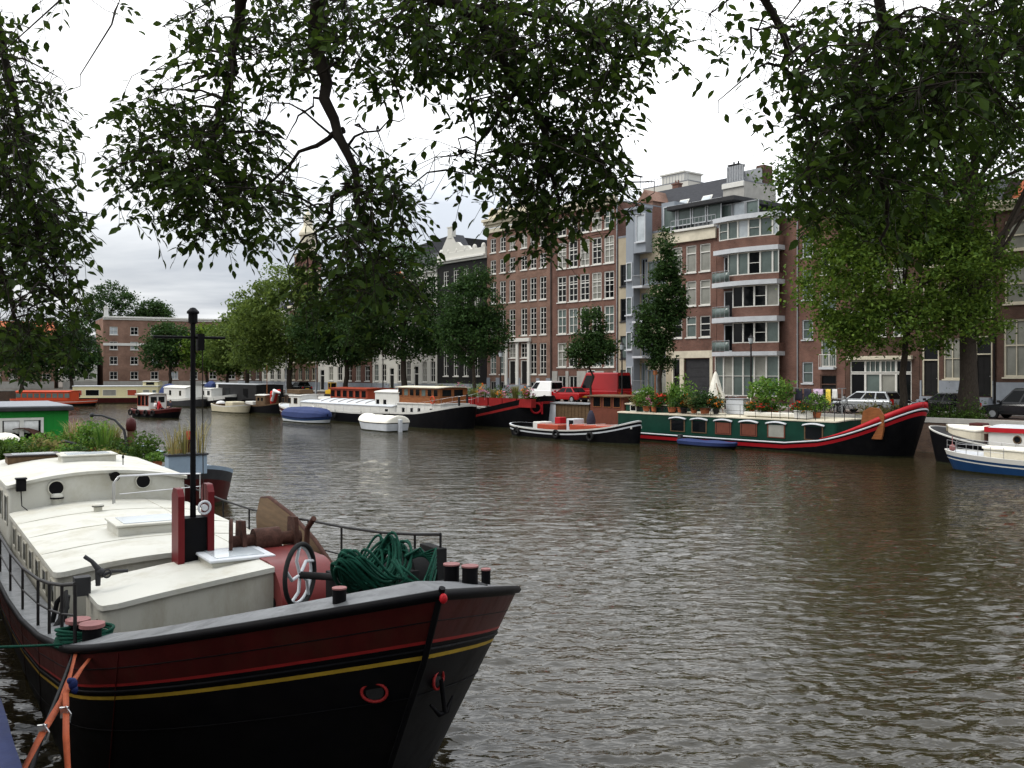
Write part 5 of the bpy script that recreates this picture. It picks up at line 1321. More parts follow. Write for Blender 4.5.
b5.cabin(X5(393.5), X5(434), 1.95, 1.0, 2.1, .08, 'white', 'white', .25, wins=[(X5(400),.38,1.2,1.7),(X5(407.5),.38,1.2,1.7),(X5(414),.38,1.2,1.7),(X5(425),.38,1.2,1.7)], name='after_cabin', hw1=1.5)
wx0, wx1 = X5(391), X5(432)
w = b5.cabin(wx0, wx1, 1.5, 2.0, 3.5, .08, 'wood', 'cream', .12, over=.22, name='wheelhouse', wins=[(wx0+(wx1-wx0)*(k+.5)/7, (wx1-wx0)/7*.66, 2.75, 3.3, 'sq', 'glass_g' if k in (1,4) else 'glass') for k in range(7)], frame='wood', endwins=[(1,-.7,.9,2.75,3.3),(1,.5,.9,2.75,3.3),(-1,-.7,.9,2.75,3.3)])
b5.rail(X5(396), X5(462), -1, h=.75, n=11, mat='chrome', r=.014, inset=.06); b5.rail(-L5/2+1.5, X5(390), -1, h=.45, n=9, mat='chrome', r=.012, inset=.06)
for i, px in enumerate((449,457)): b5.bollard(X5(px), -1.2, sh(X5(px))-.1, .7, .09, 'blackmetal', 'blackmetal')
m = MB(); m.ell((X5(435),-1.75,1.55), .12, .08, .12, 10, 6); m.build('anchor_hawse', MT['palegrey'], b5.root)
m = MB(); m.ring((X5(428),-1.75,2.45), (0,1,0), .3, .06, 18, 6); m.build('life_ring', MT['orangehull'], b5.root)
for x in (-6,-1,4): fender(b5.root, x, -2.38, .55)
# -- grey and white tender beside the white barge
c6, L6 = span(362.5, 399.5, 41.3)
b = Boat('covered_tender', 'grey tender with a bulging white cover beside the white barge', 'tender', c6, TH+math.pi, L6, 2.2, lambda x: .72+.018*x*x*(1 if x > 0 else .2), Lb=2.6, Ls=.5, ps=4, bands=[('g',0,'black'),('g',.1,'palegrey'),('w',0,None)], bul=.03, mats=('white','white','white'))
m = MB(); m.sheet([[(x*1.0, (y+.05)*math.cos(math.pi*j/10), .70+.018*x*x*(1 if x > 0 else .2)+.55*math.sin(math.pi*j/10)*min(1,y*1.3)*(1+.06*math.sin(x*4))) for j in range(11)] for x, y in b.G]); m.build('cover', MT['canvas'], b.root)
m = MB(); m.box(-L6/2-.25,-L6/2+.05,-.15,.15,-.3,1.0); m.build('outboard_motor', MT['palegrey'], b.root, bevel=.05)
# -- blue tarpaulin boat
c7, L7 = span(292, 327.5, 42.5)
b = Boat('covered_sloop', 'open sloop under a bright navy blue tarpaulin', 'sloop', c7, TH, L7, 2.5, lambda x: .55+.012*x*x, Lb=3, Ls=.6, ps=4, bands=[('g',0,'navy'),('g',.2,'seablue'),('g',.35,'palegrey'),('w',0,None)], bul=.03, mats=('navy','navy','navy'))
m = MB(); m.sheet([[(x, (y+.06)*math.cos(math.pi*j/8), .50+.012*x*x+(.25+.75*min(1,y*1.2)*(.7+.3*math.cos(x*.5)))*math.sin(math.pi*j/8)**.8) for j in range(9)] for x, y in b.G], smooth=False); m.build('cover', MT['navy'], b.root)
# -- mahogany wheelhouse barge behind
c8, L8 = span(322, 386, 52.8)
b = Boat('canal_barge', 'brown barge with a red mahogany wheelhouse behind the white barge', 'barge', c8, TH, L8, 4.2, lambda x: 1.1+.006*x*x, Lb=4, Ls=2.5, bands=[('g',0,'white'),('g',.12,'maroon'),('w',0,None)], bul=.1)
b.cabin(-L8*.15, L8*.42, 1.6, 1.0, 3.05, .08, 'redwood', 'redwood', .1, over=.2, name='wheelhouse', wins=[(-L8*.15+L8*.57*(k+.5)/6, L8*.57/6*.66, 2.1, 2.8) for k in range(6)], frame='redwood')
b.cabin(-L8*.46, -L8*.17, 1.7, .9, 1.8, .2, 'white', 'white', .3)
# -- yellow digger on the quay
p_, _ = ry(338, 57.2); t = empty('mini_digger', rn(p_, 56.4, QZ-.3), TH, 'small yellow digger standing on the quay behind the mahogany wheelhouse', 'digger')
m = MB(); m.box(-1.2,.7,-.75,.75,.6,1.3); m.build('body', MT['brightyellow'], t, bevel=.1); m = MB(); m.box(-.4,.65,-.6,.5,1.3,1.45); m.box(-.4,.65,-.6,.5,2.5,2.62)
for x in (-.36,.6): 
    for y in (-.56,.46): m.box(x-.04,x+.04,y-.04,y+.04,1.45,2.5)
m.build('cab', MT['brightyellow'], t); m = MB(); m.box(-.32,.56,-.55,.45,1.46,2.49); m.build('cab_glass', MT['glass'], t)
m = MB(); m.tube([(.7,0,1.0),(1.7,0,1.5),(2.5,0,1.2),(2.6,0,.5)], [.14,.16,.12,.1], 8); m.build('arm', MT['brightyellow'], t); m = MB()
for y in (-.85,.55): m.prism([(-1.2,.05),(-1.35,.3),(-1.2,.55),(.7,.55),(.85,.3),(.7,.05)], .3, 'y', y)
m.build('track', MT['rubber'], t); t.scale = (.7,.7,.7)
# -- white cabin cruiser with dark red hull
c9, L9 = span(283, 334, 46.5)
b = Boat('cabin_cruiser', 'small motor cruiser with a white cabin and dark maroon hull', 'cruiser', c9, TH+math.pi, L9, 2.9, lambda x: .95+.012*x*x+.3*max(0,x/L9)**2, Lb=4, Ls=1, ps=3.5, bands=[('g',0,'white'),('g',.16,'maroon'),('g',.5,'white'),('g',.62,'maroon'),('w',0,None)], bul=.1, mats=('white','white','palegrey'))
b.cabin(-.5, L9/2-3.6, 1.1, .85, 2.35, .12, 'white', 'white', .25, wins=[(0.5,.7,1.55,2.05),(2.0,.7,1.55,2.05),(3.4,.6,1.55,2.05)], frame='brownwood'); b.cabin(-L9/2+1.3, -.6, 1.15, .85, 1.75, .2, 'white', 'palegrey', .3)
m = MB(); m.box(0.2,3.2,-.8,.8,2.5,2.95); m.build('deck_load', MT['brownwood'], b.root, bevel=.05)
# -- dark fishing boat, cream launch, black houseboat
c10, L10 = span(248, 289, 48.5)
b = Boat('fishing_boat', 'dark old fishing boat with a brown wheelhouse and white sheet on deck', 'fishing boat', c10, TH, L10, 3.4, lambda x: .95+.016*x*x, Lb=4, Ls=2, bands=[('g',0,'brownwood'),('g',.15,'black'),('w',0,None)], bul=.3)
b.cabin(-1.5, 1.2, .9, .8, 2.1, .1, 'brownwood', 'white', .15, wins=[(-.6,.5,1.4,1.8),(.4,.5,1.4,1.8)]); m = MB(); m.tube([(1.4,0,1.0),(2.2,-.2,2.3),(3.1,.1,2.7)], [.3,.5,.15], 8); m.build('sail_cover', MT['cloth_red'], b.root)
m = MB(); m.tube([(1.9,-.3,1.5),(2.7,-.35,2.6),(3.4,0,2.4)], [.2,.3,.1], 8); m.build('white_sheet', MT['cloth_white'], b.root); m = MB(); m.box(-4.4,-2.2,-.9,.9,.85,1.3); m.build('hatch', MT['white'], b.root, bevel=.06)
m = MB(); m.cyl((-.2,0,2.1),(-.2,0,5.6),.05,.03,8); m.build('mast', MT['wood'], b.root)
c11, L11 = span(219, 247, 46.0)
b = Boat('open_launch', 'cream coloured open launch with a small windscreen', 'launch', c11, TH, L11, 2.6, lambda x: .8+.012*x*x, Lb=3.4, Ls=1, ps=3, bands=[('g',0,'white'),('g',.12,'launchcream'),('w',0,None)], mats=('launchcream','brownwood','brownwood'), bul=.35)
m = MB(); m.box(-.4,1.8,-.8,.8,.6,1.3); m.build('cuddy', MT['launchcream'], b.root, bevel=.15, seg=3); m = MB(); m.box(-.5,-.4,-.75,.75,1.3,1.8); m.build('windscreen', MT['glass'], b.root); m = MB(); m.box(-3.4,-2.7,-.7,.7,.55,.95); m.build('bench', MT['brownwood'], b.root); m = MB(); m.ell((-L11/2+.6,0,.95),.5,.6,.35,12,8,zmin=-.6); m.build('folded_hood', MT['cloth_white'], b.root)
c12, L12 = span(213, 272, 54.0)
b = Boat('houseboat', 'black timbered houseboat with a white post behind the cream launch', 'houseboat', c12, TH, L12, 4.4, lambda x: .7, Lb=.8, Ls=.8, pb=5, ps=5, bands=[('g',0,'darkgrey'),('w',0,None)], bul=.02)
b.cabin(-L12/2+.6, L12/2-.6, 1.9, .65, 3.2, .06, 'charcoal', 'palegrey', .06, wins=[(-L12*.3,1.6,1.4,2.6),(0,1.6,1.4,2.6),(L12*.3,1.6,1.4,2.6)], name='house')
m = MB(); m.box(-L12*.17-.3,-L12*.17+.3,-2.02,-1.93,.7,3.1); m.build('door', MT['white'], b.root)
# -- white canal boats, left
c13, L13 = span(199, 236, 52.0)
b = Boat('canal_barge', 'white canal boat with a rising black bow and a blue folded canopy', 'barge', c13, TH, L13, 4, lambda x: 1.3+.5*max(0,x/L13*2)**2, Lb=4, Ls=2, bands=[('g',0,'white'),('g',.5,'black'),('w',0,None)], bul=.1, mats=('white','white','palegrey'))
b.cabin(-L13/2+2, L13/2-5, 1.5, 1.1, 2.5, .1, 'white', 'white', .2, wins=[(-L13/2+3.5+2.0*k,.9,1.6,2.2) for k in range(3)]); m = MB(); m.tube([(-3.4,0,2.8),(-2,0,2.95),(-.8,0,2.8)], [.5,.7,.5], 10, flat=.9); m.build('canopy', MT['navy'], b.root)
for i, px in enumerate((222,230)): fender(b.root, L13/2-5+i*2, -1.9, .7)
c14, L14 = span(163, 204, 49.5)
b = Boat('canal_barge', 'long white canal boat with a dark blue tarpaulin over its wheelhouse', 'barge', c14, TH, L14, 3.8, lambda x: 1.0+.006*x*x*(1 if x>0 else .4), Lb=4, Ls=2, bands=[('g',0,'white'),('g',.3,'darkgrey'),('w',0,None)], bul=.1, mats=('white','white','palegrey'))
b.cabin(-L14/2+4.5, L14/2-3, 1.5, .9, 2.6, .3, 'white', 'white', .3, wins=[(L14/2-5,.8,1.5,2.2),(L14/2-9,.8,1.5,2.2)]); m = MB(); m.ell((-L14/2+2.8,0,1.2),2.2,1.5,1.9,14,8,zmin=0); m.build('tarpaulin', MT['navy'], b.root)
# -- yellow houseboat and orange tour boat across the end of the canal
t0 = Vector((U(119)*151, 151, 0)); b = Boat('houseboat', 'long pale yellow houseboat with red brown hull and brown windows', 'houseboat', t0, R(8), 13.4, 4.5, lambda x: .85, Lb=.6, Ls=.6, pb=6, ps=6, bands=[('g',0,'maroon'),('w',0,None)], bul=.02, mats=('white','white','palegrey'))
b.cabin(-6.3, 6.3, 2.0, .8, 2.65, .06, 'paleyellow', 'palegrey', .06, wins=[(-5.3,.7,1.25,2.0,'sq','redwood'),(-3.4,1.9,1.2,2.05),(-.9,1.9,1.2,2.05,'sq','glass_c'),(2.4,1.3,1.2,2.05,'sq','redwood'),(4.5,.9,1.2,2.05,'sq','glass_c'),(5.7,.5,1.2,2.0,'sq','glass_g')], frame='canvas', name='house')
b.cabin(3.9, 6.2, 1.6, 2.6, 3.35, .06, 'paleyellow', 'white', .06, wins=[(5,1.2,2.8,3.2)], name='roof_lantern')
t0 = Vector((U(55)*137, 137, 0)); b = Boat('tour_boat', 'low orange red canal tour boat with a long glazed roof', 'tour boat', t0, R(-6), 12.6, 3.4, lambda x: .85+.004*x*x, Lb=4, Ls=1.2, bands=[('g',0,'orangehull'),('g',.22,'white'),('g',.30,'orangehull'),('g',.52,'black'),('w',0,None)], bul=.1, mats=('orangehull','orangehull','deckdark'))
b.cabin(-5.2, 3.0, 1.4, .8, 2.05, .15, 'orangehull', 'orangehull', .5, wins=[(-4.6+.9*k,.7,1.2,1.8,'sq','glass_g') for k in range(9)], over=.05, name='passenger_cabin')
# -- black tug under way, with people
t0 = Vector((U(157)*102, 102, 0)); tb = Boat('tug_boat', 'small dark red tug under way in mid canal with passengers aboard', 'tug', t0, R(-38), 7.4, 2.9, lambda x: .85+.022*x*x*(1 if x>0 else .3), Lb=2.6, Ls=2.0, bands=[('g',0,'palered'),('g',.12,'maroon'),('g',.45,'black'),('w',0,None)], bul=.35, mats=('palered','darkgrey','brownwood'))
w = tb.cabin(-2.1, .2, 1.05, .55, 2.5, .1, 'white', 'white', .12, over=.18, wins=[(-1.6,.6,1.3,2.3),(-.9,.5,1.3,2.3),(-.2,.5,1.3,2.3)], frame='redwood', name='wheelhouse', endwins=[(1,-.5,.7,1.6,2.2),(1,.4,.7,1.6,2.2),(-1,0,.9,1.6,2.2)])
m = MB(); m.ring((2.2,-1.2,1.35), (.3,1,0), .36, .08, 18, 6); m.build('life_ring', MT['brightred'], tb.root)
for x in (-2.6,-1.2,.3,1.6): tyre(tb.root, x, -1.52, .55, .26)
m = MB()
for y in (-1.0,.65): m.box(.4,2.5,y,y+.35,.52,.95)
m.build('bench', MT['wood'], tb.root)

# ================= right edge boats
c15 = rn(ry(932, 50.5)[0]+8.5, 50.5); L15 = 17.0
sh = lambda x: 1.05+.005*x*x+.5*max(0,(x-L15/2+5)/5)**1.6
b = Boat('canal_barge', 'black barge with bow to the left, white rail stripe and cream foredeck', 'barge', c15, TH+math.pi, L15, 4.4, sh, Lb=4.2, Ls=2.6, pb=2.1, rake_b=.5, k=.86, bands=[('g',0,'white'),('g',.07,'black'),('w',0,None)], bul=.05, capw=.07, mats=('white','white','darkgrey'))
b.cabin(L15/2-3.5, L15/2-.9, 1.25, 1.0, 1.75, .28, 'cream', 'canvas', .9, hw1=.7, over=.02, name='foredeck_coaming')
b.cabin(-L15/2+3, L15/2-3.7, 1.6, .9, 1.98, .15, 'white', 'palegrey', .2, wins=[(L15/2-5.2,.36,1.3,1.66,'round'),(L15/2-7.2,.36,1.3,1.66,'round')], frame='brownwood', over=.05)
m = MB()
for sg in (-1,1): m.box(-L15/2+3, L15/2-3.65, sg*1.69-.03, sg*1.69+.03, 1.80, 2.03)
m.box(L15/2-3.66,L15/2-3.60,-1.66,1.66,1.80,2.06); m.build('red_trim', MT['brightred'], b.root)
m = MB(); m.box(L15/2-2.9,L15/2-2.2,-.4,.4,1.95,2.15); m.build('hatch', MT['maroon'], b.root, bevel=.05)
for x, y in ((L15/2-3.4,1.0),(L15/2-4.0,1.2),(L15/2-1.6,.5)): b.bollard(x, y, sh(x)-.1, .5, .1, 'rust', 'rust')
c16 = rn(ry(946, 46.7)[0]+4.5, 46.7); L16 = 9.0
sh = lambda x: .78+.008*x*x+.15*max(0,x/L16)
b = Boat('cabin_cruiser', 'small white and blue motor cruiser with cream cushioned foredeck', 'cruiser', c16, TH+math.pi, L16, 2.8, sh, Lb=3.4, Ls=.6, ps=4, rake_b=.7, k=.8, bands=[('g',0,'white'),('g',.22,'seablue'),('g',.34,'white'),('g',.40,'seablue'),('w',0,None)], bul=.06, mats=('white','white','palegrey'))
b.cabin(-1.2, L16/2-2.0, .95, .75, 1.18, .1, 'cream', 'canvas', .35, hw1=.6, over=.05, name='cushioned_coaming'); b.cabin(-L16/2+.6, -1.0, 1.1, .75, 1.75, .12, 'white', 'brightred', .2, wins=[(-2.3,1.4,1.15,1.5)], over=.06)
b.rail(L16/2-3.4, L16/2-.3, -1, h=.5, n=5, mat='chrome', r=.014, inset=.1); b.rail(L16/2-3.4, L16/2-.3, 1, h=.5, n=5, mat='chrome', r=.014, inset=.1); fender(b.root, L16/2-.5, .35, 1.1, .14, 'palered', .35)
# ================= the big barge in the foreground (local origin at s=-20, t=4)
S0_, T0_ = -20.0, 4.0
def fl(px, py, z=None, Y=None):
    """photo point at a known height or distance -> barge coordinates"""
    if Y is None: Y = (EYE-z)*FPX/(py-HZ)
    if z is None: z = ZY(py, Y)
    X = U(px)*Y
    return (AX.x*X+AX.y*Y-S0_, BX.x*X+BX.y*Y-T0_, z)
LB = 24.6
fsh = lambda x: 1.0+2.0*max(0, (x)/12.65)**2.1 + .55*max(0,(-x-7)/5.3)**2
FB = Boat('canal_barge', 'large dark red and black moored barge with white cabins and bow towards the viewer', 'barge', st(S0_+.2, T0_), TA, LB, 5.0, fsh, Lb=4.2, Ls=3.4, pe=2.7, ps=2.2, rake_b=2.1, rake_s=1.0, k=.90, zw=-.5, flare=.9,
          bands=[('g',0,'black'),('g',.10,'maroon'),('g',.50,'red'),('g',.535,'black'),('g',.66,'yellow'),('g',.705,'black'),('w',0,None)], bul=.30, capw=.48, mats=('deckgrey','black','deckdark'))
OX = -.2    # the hull's own origin is .35 m ahead of the coordinates used by fl()
def F_(px, py, z=None, Y=None):
    a = fl(px, py, z, Y); return Vector((a[0]+OX, a[1], a[2]))
fr = FB.root
FB.rubrail(.03, .045, 'black', 'gunwale_bar'); FB.rubrail(.60, .018, 'black')
# plate laps and weld seams on the shell
m = MB()
for xq in (-8.2,-6.3,-4.4,-2.5,-.6,1.3,3.2,5.1,6.9,8.6,10.0):
    for sg in (1,-1):
        pts = []
        for off in (.12,.3,.52,.72,.95,1.2,1.5,1.8):
            P = FB.skin(off); i = min(range(len(P)), key=lambda k: abs(FB.G[k][0]-xq)); x, y, z = P[i]
            if z > -.1: pts.append((x, sg*y, z))
        if len(pts) > 1: m.tube(pts, .007, 5)
tag(m.build('plate_seam', MT['maroon'], fr), kind='stuff')
m = MB()
for off in (.30, 1.12):
    for sg in (1,-1): m.tube([(x, sg*y, z) for x, y, z in FB.skin(off)], .006, 5)
m.build('plate_lap', MT['black'], fr)
# stem bar with red head
m = MB(); xs = LB/2; m.tube([(xs+.01,0,fsh(xs)+.03),(xs-.35,0,2.15),(xs-1.05,0,1.0),(xs-2.0,0,-.3)], [.03,.03,.03,.03], 8); m.build('stem_bar', MT['black'], fr)
m = MB(); m.ell((xs+.03,0,fsh(xs)-.06), .036,.036,.046, 12, 8); m.build('stem_head', MT['brightred'], fr)
# hawse rings and anchor
def hullpt(x_from_bow, sg, off):
    gx_ = [p[0] for p in FB.G]; gy_ = [p[1] for p in FB.G]; x = xs-x_from_bow
    y = float(np.interp(x, gx_, gy_)); return x, sg*y, fsh(x)-off
def hawse(px, py, Y, nrm):
    p = F_(px, py, None, Y); m = MB(); m.ring(p, nrm, .075, .014, 20, 6, ell=1.5); m.build('hawse_ring', MT['brightred'], fr); d = MB(); n = Vector(nrm).normalized(); d.tube([p-n*.06, p-n*.01],[.075,.075],16); d.build('hawse_hole', MT['rubber'], fr)
# coverings: cap plating lighter band on the port bow
gxs = [p[0] for p in FB.G]; gys = [p[1] for p in FB.G]
# main cabin (hold), with side windows
ca = F_(57, 573, 1.62); cb0 = F_(11, 513, 1.62)
X1, X0 = ca.x, cb0.x
w = FB.cabin(X0, X1, 1.9, .62, 1.62, .16, 'whitewall', 'whiteroof', .22, over=.05, lip=.085, name='cabin')
def side_win(w_, x, hw, za, zb, ww, sg, mat='glass', frame=None):
    g = MB(); y = sg*hw; g.box(x-ww/2, x+ww/2, min(y-sg*.02,y+sg*.012), max(y-sg*.02,y+sg*.012), za, zb); o = g.build('window', MT[mat], w_, bevel=.0)
    f = MB(); q = .03; ya, yb = sorted((y-sg*.02, y+sg*.03))
    f.box(x-ww/2-q,x-ww/2,ya,yb,za-q,zb+q); f.box(x+ww/2,x+ww/2+q,ya,yb,za-q,zb+q); f.box(x-ww/2,x+ww/2,ya,yb,za-q,za); f.box(x-ww/2,x+ww/2,ya,yb,zb,zb+q); f.build('window_frame', MT['whitewall'], o)
for k in range(7):
    for sg in (-1, 1): side_win(w, X1-.55-k*1.05, 1.89, 1.02, 1.38, .42, sg)
m = MB()      # weld seams across the roof plating
for xq in (X0+1.9, X0+3.9, X0+5.9):
    m.tube([(xq, -1.93+3.86*j/12, 1.623+.16*(1-(-1+2*j/12)**2)) for j in range(13)], .008, 5)
m.tube([(X0+.1, 1.0, 1.624+.16*(1-(1.0/1.9)**2)), (X1-.05, 1.0, 1.624+.16*(1-(1.0/1.9)**2))], .007, 5)
tag(m.build('roof_seam', MT['whitewall'], fr), kind='stuff')
# rear deckhouse, one step higher
RX0, RX1 = X0-6.2, X0-.03
w2 = FB.cabin(RX0, RX1, 1.95, .62, 2.24, .24, 'whiteroof', 'whiteroof', .12, over=.05, lip=.07, name='deckhouse')
for k in range(4):
    for sg in (-1, 1): side_win(w2, RX1-.5-k*1.3, 1.94, 1.35, 1.95, .6, sg)
def onroof(px, py, z): return F_(px, py, z)
# front trunk: white half and red companion
t_l = F_(104, 609, 1.52); 
TX1 = t_l.x; TX0 = TX1-1.75
trunk = MB()
yl, yr = t_l.y, .78
def trz(y): return 1.55+.30*min(1, max(0, (y-yl)/(yr-yl)))**.85
def rr_loop(z_off, ins):
    pts = []; r = .22
    a = [(TX1-ins, yr), (TX1-ins, yl+ins+r)] + [(TX1-ins-r+r*math.cos(q), yl+ins+r-r*math.sin(q)) for q in np.linspace(0, math.pi/2, 6)[1:]] + [(TX0+ins+r-r*math.sin(q), yl+ins+r-r*math.cos(q)) for q in np.linspace(0, math.pi/2, 6)] + [(TX0+ins, yr)]
    return a
lp = rr_loop(0, 0)
NYT = 14
ys_ = [yl+.0+(yr-yl)*j/NYT for j in range(NYT+1)]
def xr(y, ov):   # front and back of the roof at breadth y (rounded corners)
    r = .22+ov; d = max(0, (yl-ov+r)-y); c = r-math.sqrt(max(0, r*r-d*d)); return TX0-ov+c, TX1+ov-c
rows = []
for j in range(-2, NYT+1):
    y = ys_[j] if j >= 0 else (yl-.05+.025*(j+2))
    a, b = xr(y, .05); rows.append([(a+(b-a)*i/8, y, trz(y)) for i in range(9)])
m = MB(); m.sheet(rows[::-1]); 
edge = [r_[0] for r_ in rows[::-1]] + rows[0][1:-1] + [r_[-1] for r_ in rows]
m.sheet([edge, [(x,y,z-.075) for x,y,z in edge]], 0, smooth=False)
tw = MB(); L_ = rr_loop(0, .0); L_ = [(L_[0][0]+(L_[1][0]-L_[0][0])*k/10, L_[0][1]+(L_[1][1]-L_[0][1])*k/10) for k in range(10)] + L_[1:]; tw.sheet([[(x,y,.55) for x,y in L_], [(x,y,trz(y)-.03) for x,y in L_]], 0, smooth=False); tw.add([(TX0,yr,.55),(TX1,yr,.55),(TX1,yr,1.84),(TX0,yr,1.84)],[(0,1,2,3)])
tro = tw.build('trunk_cabin', MT['whitewall'], fr); m.build('roof', MT['whiteroof'], tro)
for y in (yl+.45, yl+.95):
    g = MB(); g.lathe((0,0,0), [(0,0),(.035,.03),(.04,.12),(.02,.2),(0,.24)], 10); g.build('port_vent', MT['black'], tro, (TX1-.2-.55*(y-yl-.45), yl-.015, 1.05))
m = MB(); prof = [(TX0+.1,.55),(TX0+.1,1.86)] + [(TX1-.35+.75*math.sin(q), 1.25+.63*math.cos(q)) for q in np.linspace(-.15, math.pi/2, 12)] + [(TX1+.40,.55)]
m.prism(prof, .92, 'y', yr+.004, 0, True); o = m.build('companionway', MT['pinkred'], fr, bevel=.02)
m = MB(); m.cyl((TX1+.0,yr-.004,1.28),(TX1+.0,yr+.003,1.28),.1,n=16); m.build('porthole', MT['black'], o)
# trunk roof hatch, main roof skylights, rear roof fittings
def hatch(px, py, z, wx, wy, h, top, rim, label='hatch', rot=0, parent=None):
    p = F_(px, py, z); mt = Matrix.Translation(p) @ Matrix.Rotation(rot, 4, 'Z')
    m = MB(); m.mbox(mt @ Matrix.Translation((0,0,h/2-.05)), wx, wy, h+.1, 0); o = m.build(label, [MT[rim]], fr, bevel=.02)
    g = MB(); g.mbox(mt @ Matrix.Translation((0,0,h+.025)), wx+.08, wy+.08, .045, 0); g.build('hatch_lid', MT[top], o, bevel=.015); g = MB(); g.mbox(mt @ Matrix.Translation((0,0,h+.052)), wx*.78, wy*.8, .012, 0); g.build('hatch_glass', MT['glass_s'], o)
    return p
hatch(234, 563, 1.73, .95, .95, .12, 'palegrey', 'whitewall'); hatch(147, 528, 1.80, 1.15, 1.25, .13, 'whiteroof', 'whiteroof'); hatch(87, 458, 2.52, .9, 1.3, .08, 'whiteroof', 'whiteroof'); 
hatch(33, 459, 2.42, .8, 1.3, .1, 'solar', 'brownwood')
def vent(px, py, z, r, h, mats=('whiteroof','black'), cap=True, name='roof_vent'):
    p = F_(px, py, z); m = MB(); m.lathe(p, [(r*.8,-.05),(r*.8,h*.55),(r*1.0,h*.6),(r*1.1,h*.8),(r*.8,h),(0,h)], 16, 0); o = m.build(name, MT[mats[0]], fr)
    if cap: c_ = MB(); d_ = (Vector((AX.x,AX.y,0))); c_.lathe((p.x,p.y,p.z+h*.60), [(r*1.12,0),(r*1.14,h*.12)], 16); c_.build('vent_slot', MT[mats[1]], o)
vent(57, 507, 1.68, .13, .32); vent(98, 511, 1.78, .11, .16)
# cowl discs on the rear deckhouse's front wall
def wall_disc(px, py, r, ell=.7):
    u = U(px); x = RX1+.0; # find distance where the ray meets the wall plane
    Y = ((x-OX+S0_)/ (AX.x*u+AX.y)); p = F_(px, py, None, Y)
    m = MB(); m.tube([(x-.02,p.y,p.z),(x+.035,p.y,p.z)], [r,r*.95], 18); m.build('porthole', MT['black'], fr); m = MB(); m.ring((x+.03,p.y,p.z),(1,0,0), r, .018, 20, 6); m.build('porthole_rim', MT['whitewall'], fr); return p
wall_disc(56, 488, .17); wall_disc(143, 481, .17)
p = F_(21, 484, None, (RX1+.1-OX+S0_)/(AX.x*U(21)+AX.y)); m = MB(); m.box(p.x-.08,p.x+.1,p.y-.1,p.y+.1,p.z-.16,p.z+.1); m.box(p.x-.1,p.x+.12,p.y-.12,p.y+.12,p.z+.105,p.z+.14); m.build('deck_lamp', MT['black'], fr, bevel=.01)
m = MB(); m.tube([(p.x,p.y,p.z-.15),(p.x-.02,p.y+.02,p.z-.5),(p.x+.1,p.y+.15,p.z-.62)], .012, 5); m.build('cable', MT['black'], fr)
p = F_(113, 476, None, (RX1+.1-OX+S0_)/(AX.x*U(113)+AX.y)); m = MB(); m.tube([(p.x-.3,p.y-.05,p.z+.02),(p.x,p.y,p.z+.02),(p.x+.16,p.y+.02,p.z)], [.04,.06,.12], 14); m.cyl((p.x-.1,p.y,p.z-.12),(p.x-.1,p.y,p.z),.02,n=6); m.build('horn', MT['black'], fr)
p = F_(123, 465, 2.5); m = MB(); m.cyl(p,(p.x,p.y,p.z+.18),.012,n=6); m.ell((p.x,p.y,p.z+.2),.03,.03,.05,8,5); m.build('aerial', MT['black'], fr)
# bent hand rail from roof to mast
q1, q2 = F_(112, 503, 1.80), F_(171, 490, 1.8)
m = MB(); a = F_(113, 503, 1.8)
for d in (0, .16):
    m.tube([(a.x-d,a.y+d*.4,1.76),(a.x-d,a.y+d*.4,2.25),(a.x-d+.05,a.y+.1+d*.4,2.4),(a.x-.35-d,a.y+1.2,2.36),(a.x-.5-d,a.y+2.1,2.3)], .018, 6)
m.tube([(a.x-.1,a.y+.15,1.98),(a.x-.5,a.y+2.1,2.0)], .014, 6); m.cyl((a.x-.55,a.y+2.1,1.7),(a.x-.55,a.y+2.1,2.34),.018,n=6); m.build('handrail', MT['chrome'], fr)
# mast in its red tabernacle
bx = F_(193, 556, 1.62, None); bx = F_(193, 540, None, 15.75)
mx_, my_ = bx.x, bx.y
for sg, zt in ((-1, 2.93), (1, 2.98)):
    m = MB(); y = my_+sg*.235; m.prism([(mx_-.22,1.35),(mx_-.22,zt-.12),(mx_-.12,zt),(mx_+.12,zt),(mx_+.22,zt-.12),(mx_+.22,1.35)], .10, 'y', y-.05); m.build('tabernacle_cheek', MT['deepred'], fr, bevel=.03)
m = MB(); m.box(mx_-.16,mx_+.16,my_-.182,my_+.182,1.35,2.45); m.build('tabernacle_core', MT['black'], fr)
m = MB(); m.tube([(mx_,my_,2.2),(mx_,my_,3.4),(mx_,my_,5.7)], [.05,.045,.04], 12); m.build('mast', MT['black'], fr)
m = MB(); m.lathe((mx_,my_,5.58), [(.04,0),(.075,.02),(.075,.16),(.10,.17),(.10,.2),(.04,.26),(0,.27)], 12, smooth=False); m.build('mast_lantern', MT['black'], fr)
m = MB(); m.tube([(mx_,my_-.62,5.36),(mx_,my_+.52,5.36)], .022, 8); m.box(mx_-.06,mx_+.1,my_+.06,my_+.16,5.15,5.42); m.build('cross_arm', MT['black'], fr)
m = MB(); m.ring((mx_+.24,my_+.12,2.62),(1,.2,0),.1,.02,16,6); m.tube([(mx_+.2,my_+.12,2.62),(mx_+.28,my_+.12,2.62)],.05,10); m.build('mast_winch', MT['palegrey'], fr)
m = MB(); m.tube([(mx_,my_+.15,5.3),(mx_+.02,my_+.16,2.5)], .008, 4); m.build('halyard', MT['twig'], fr)
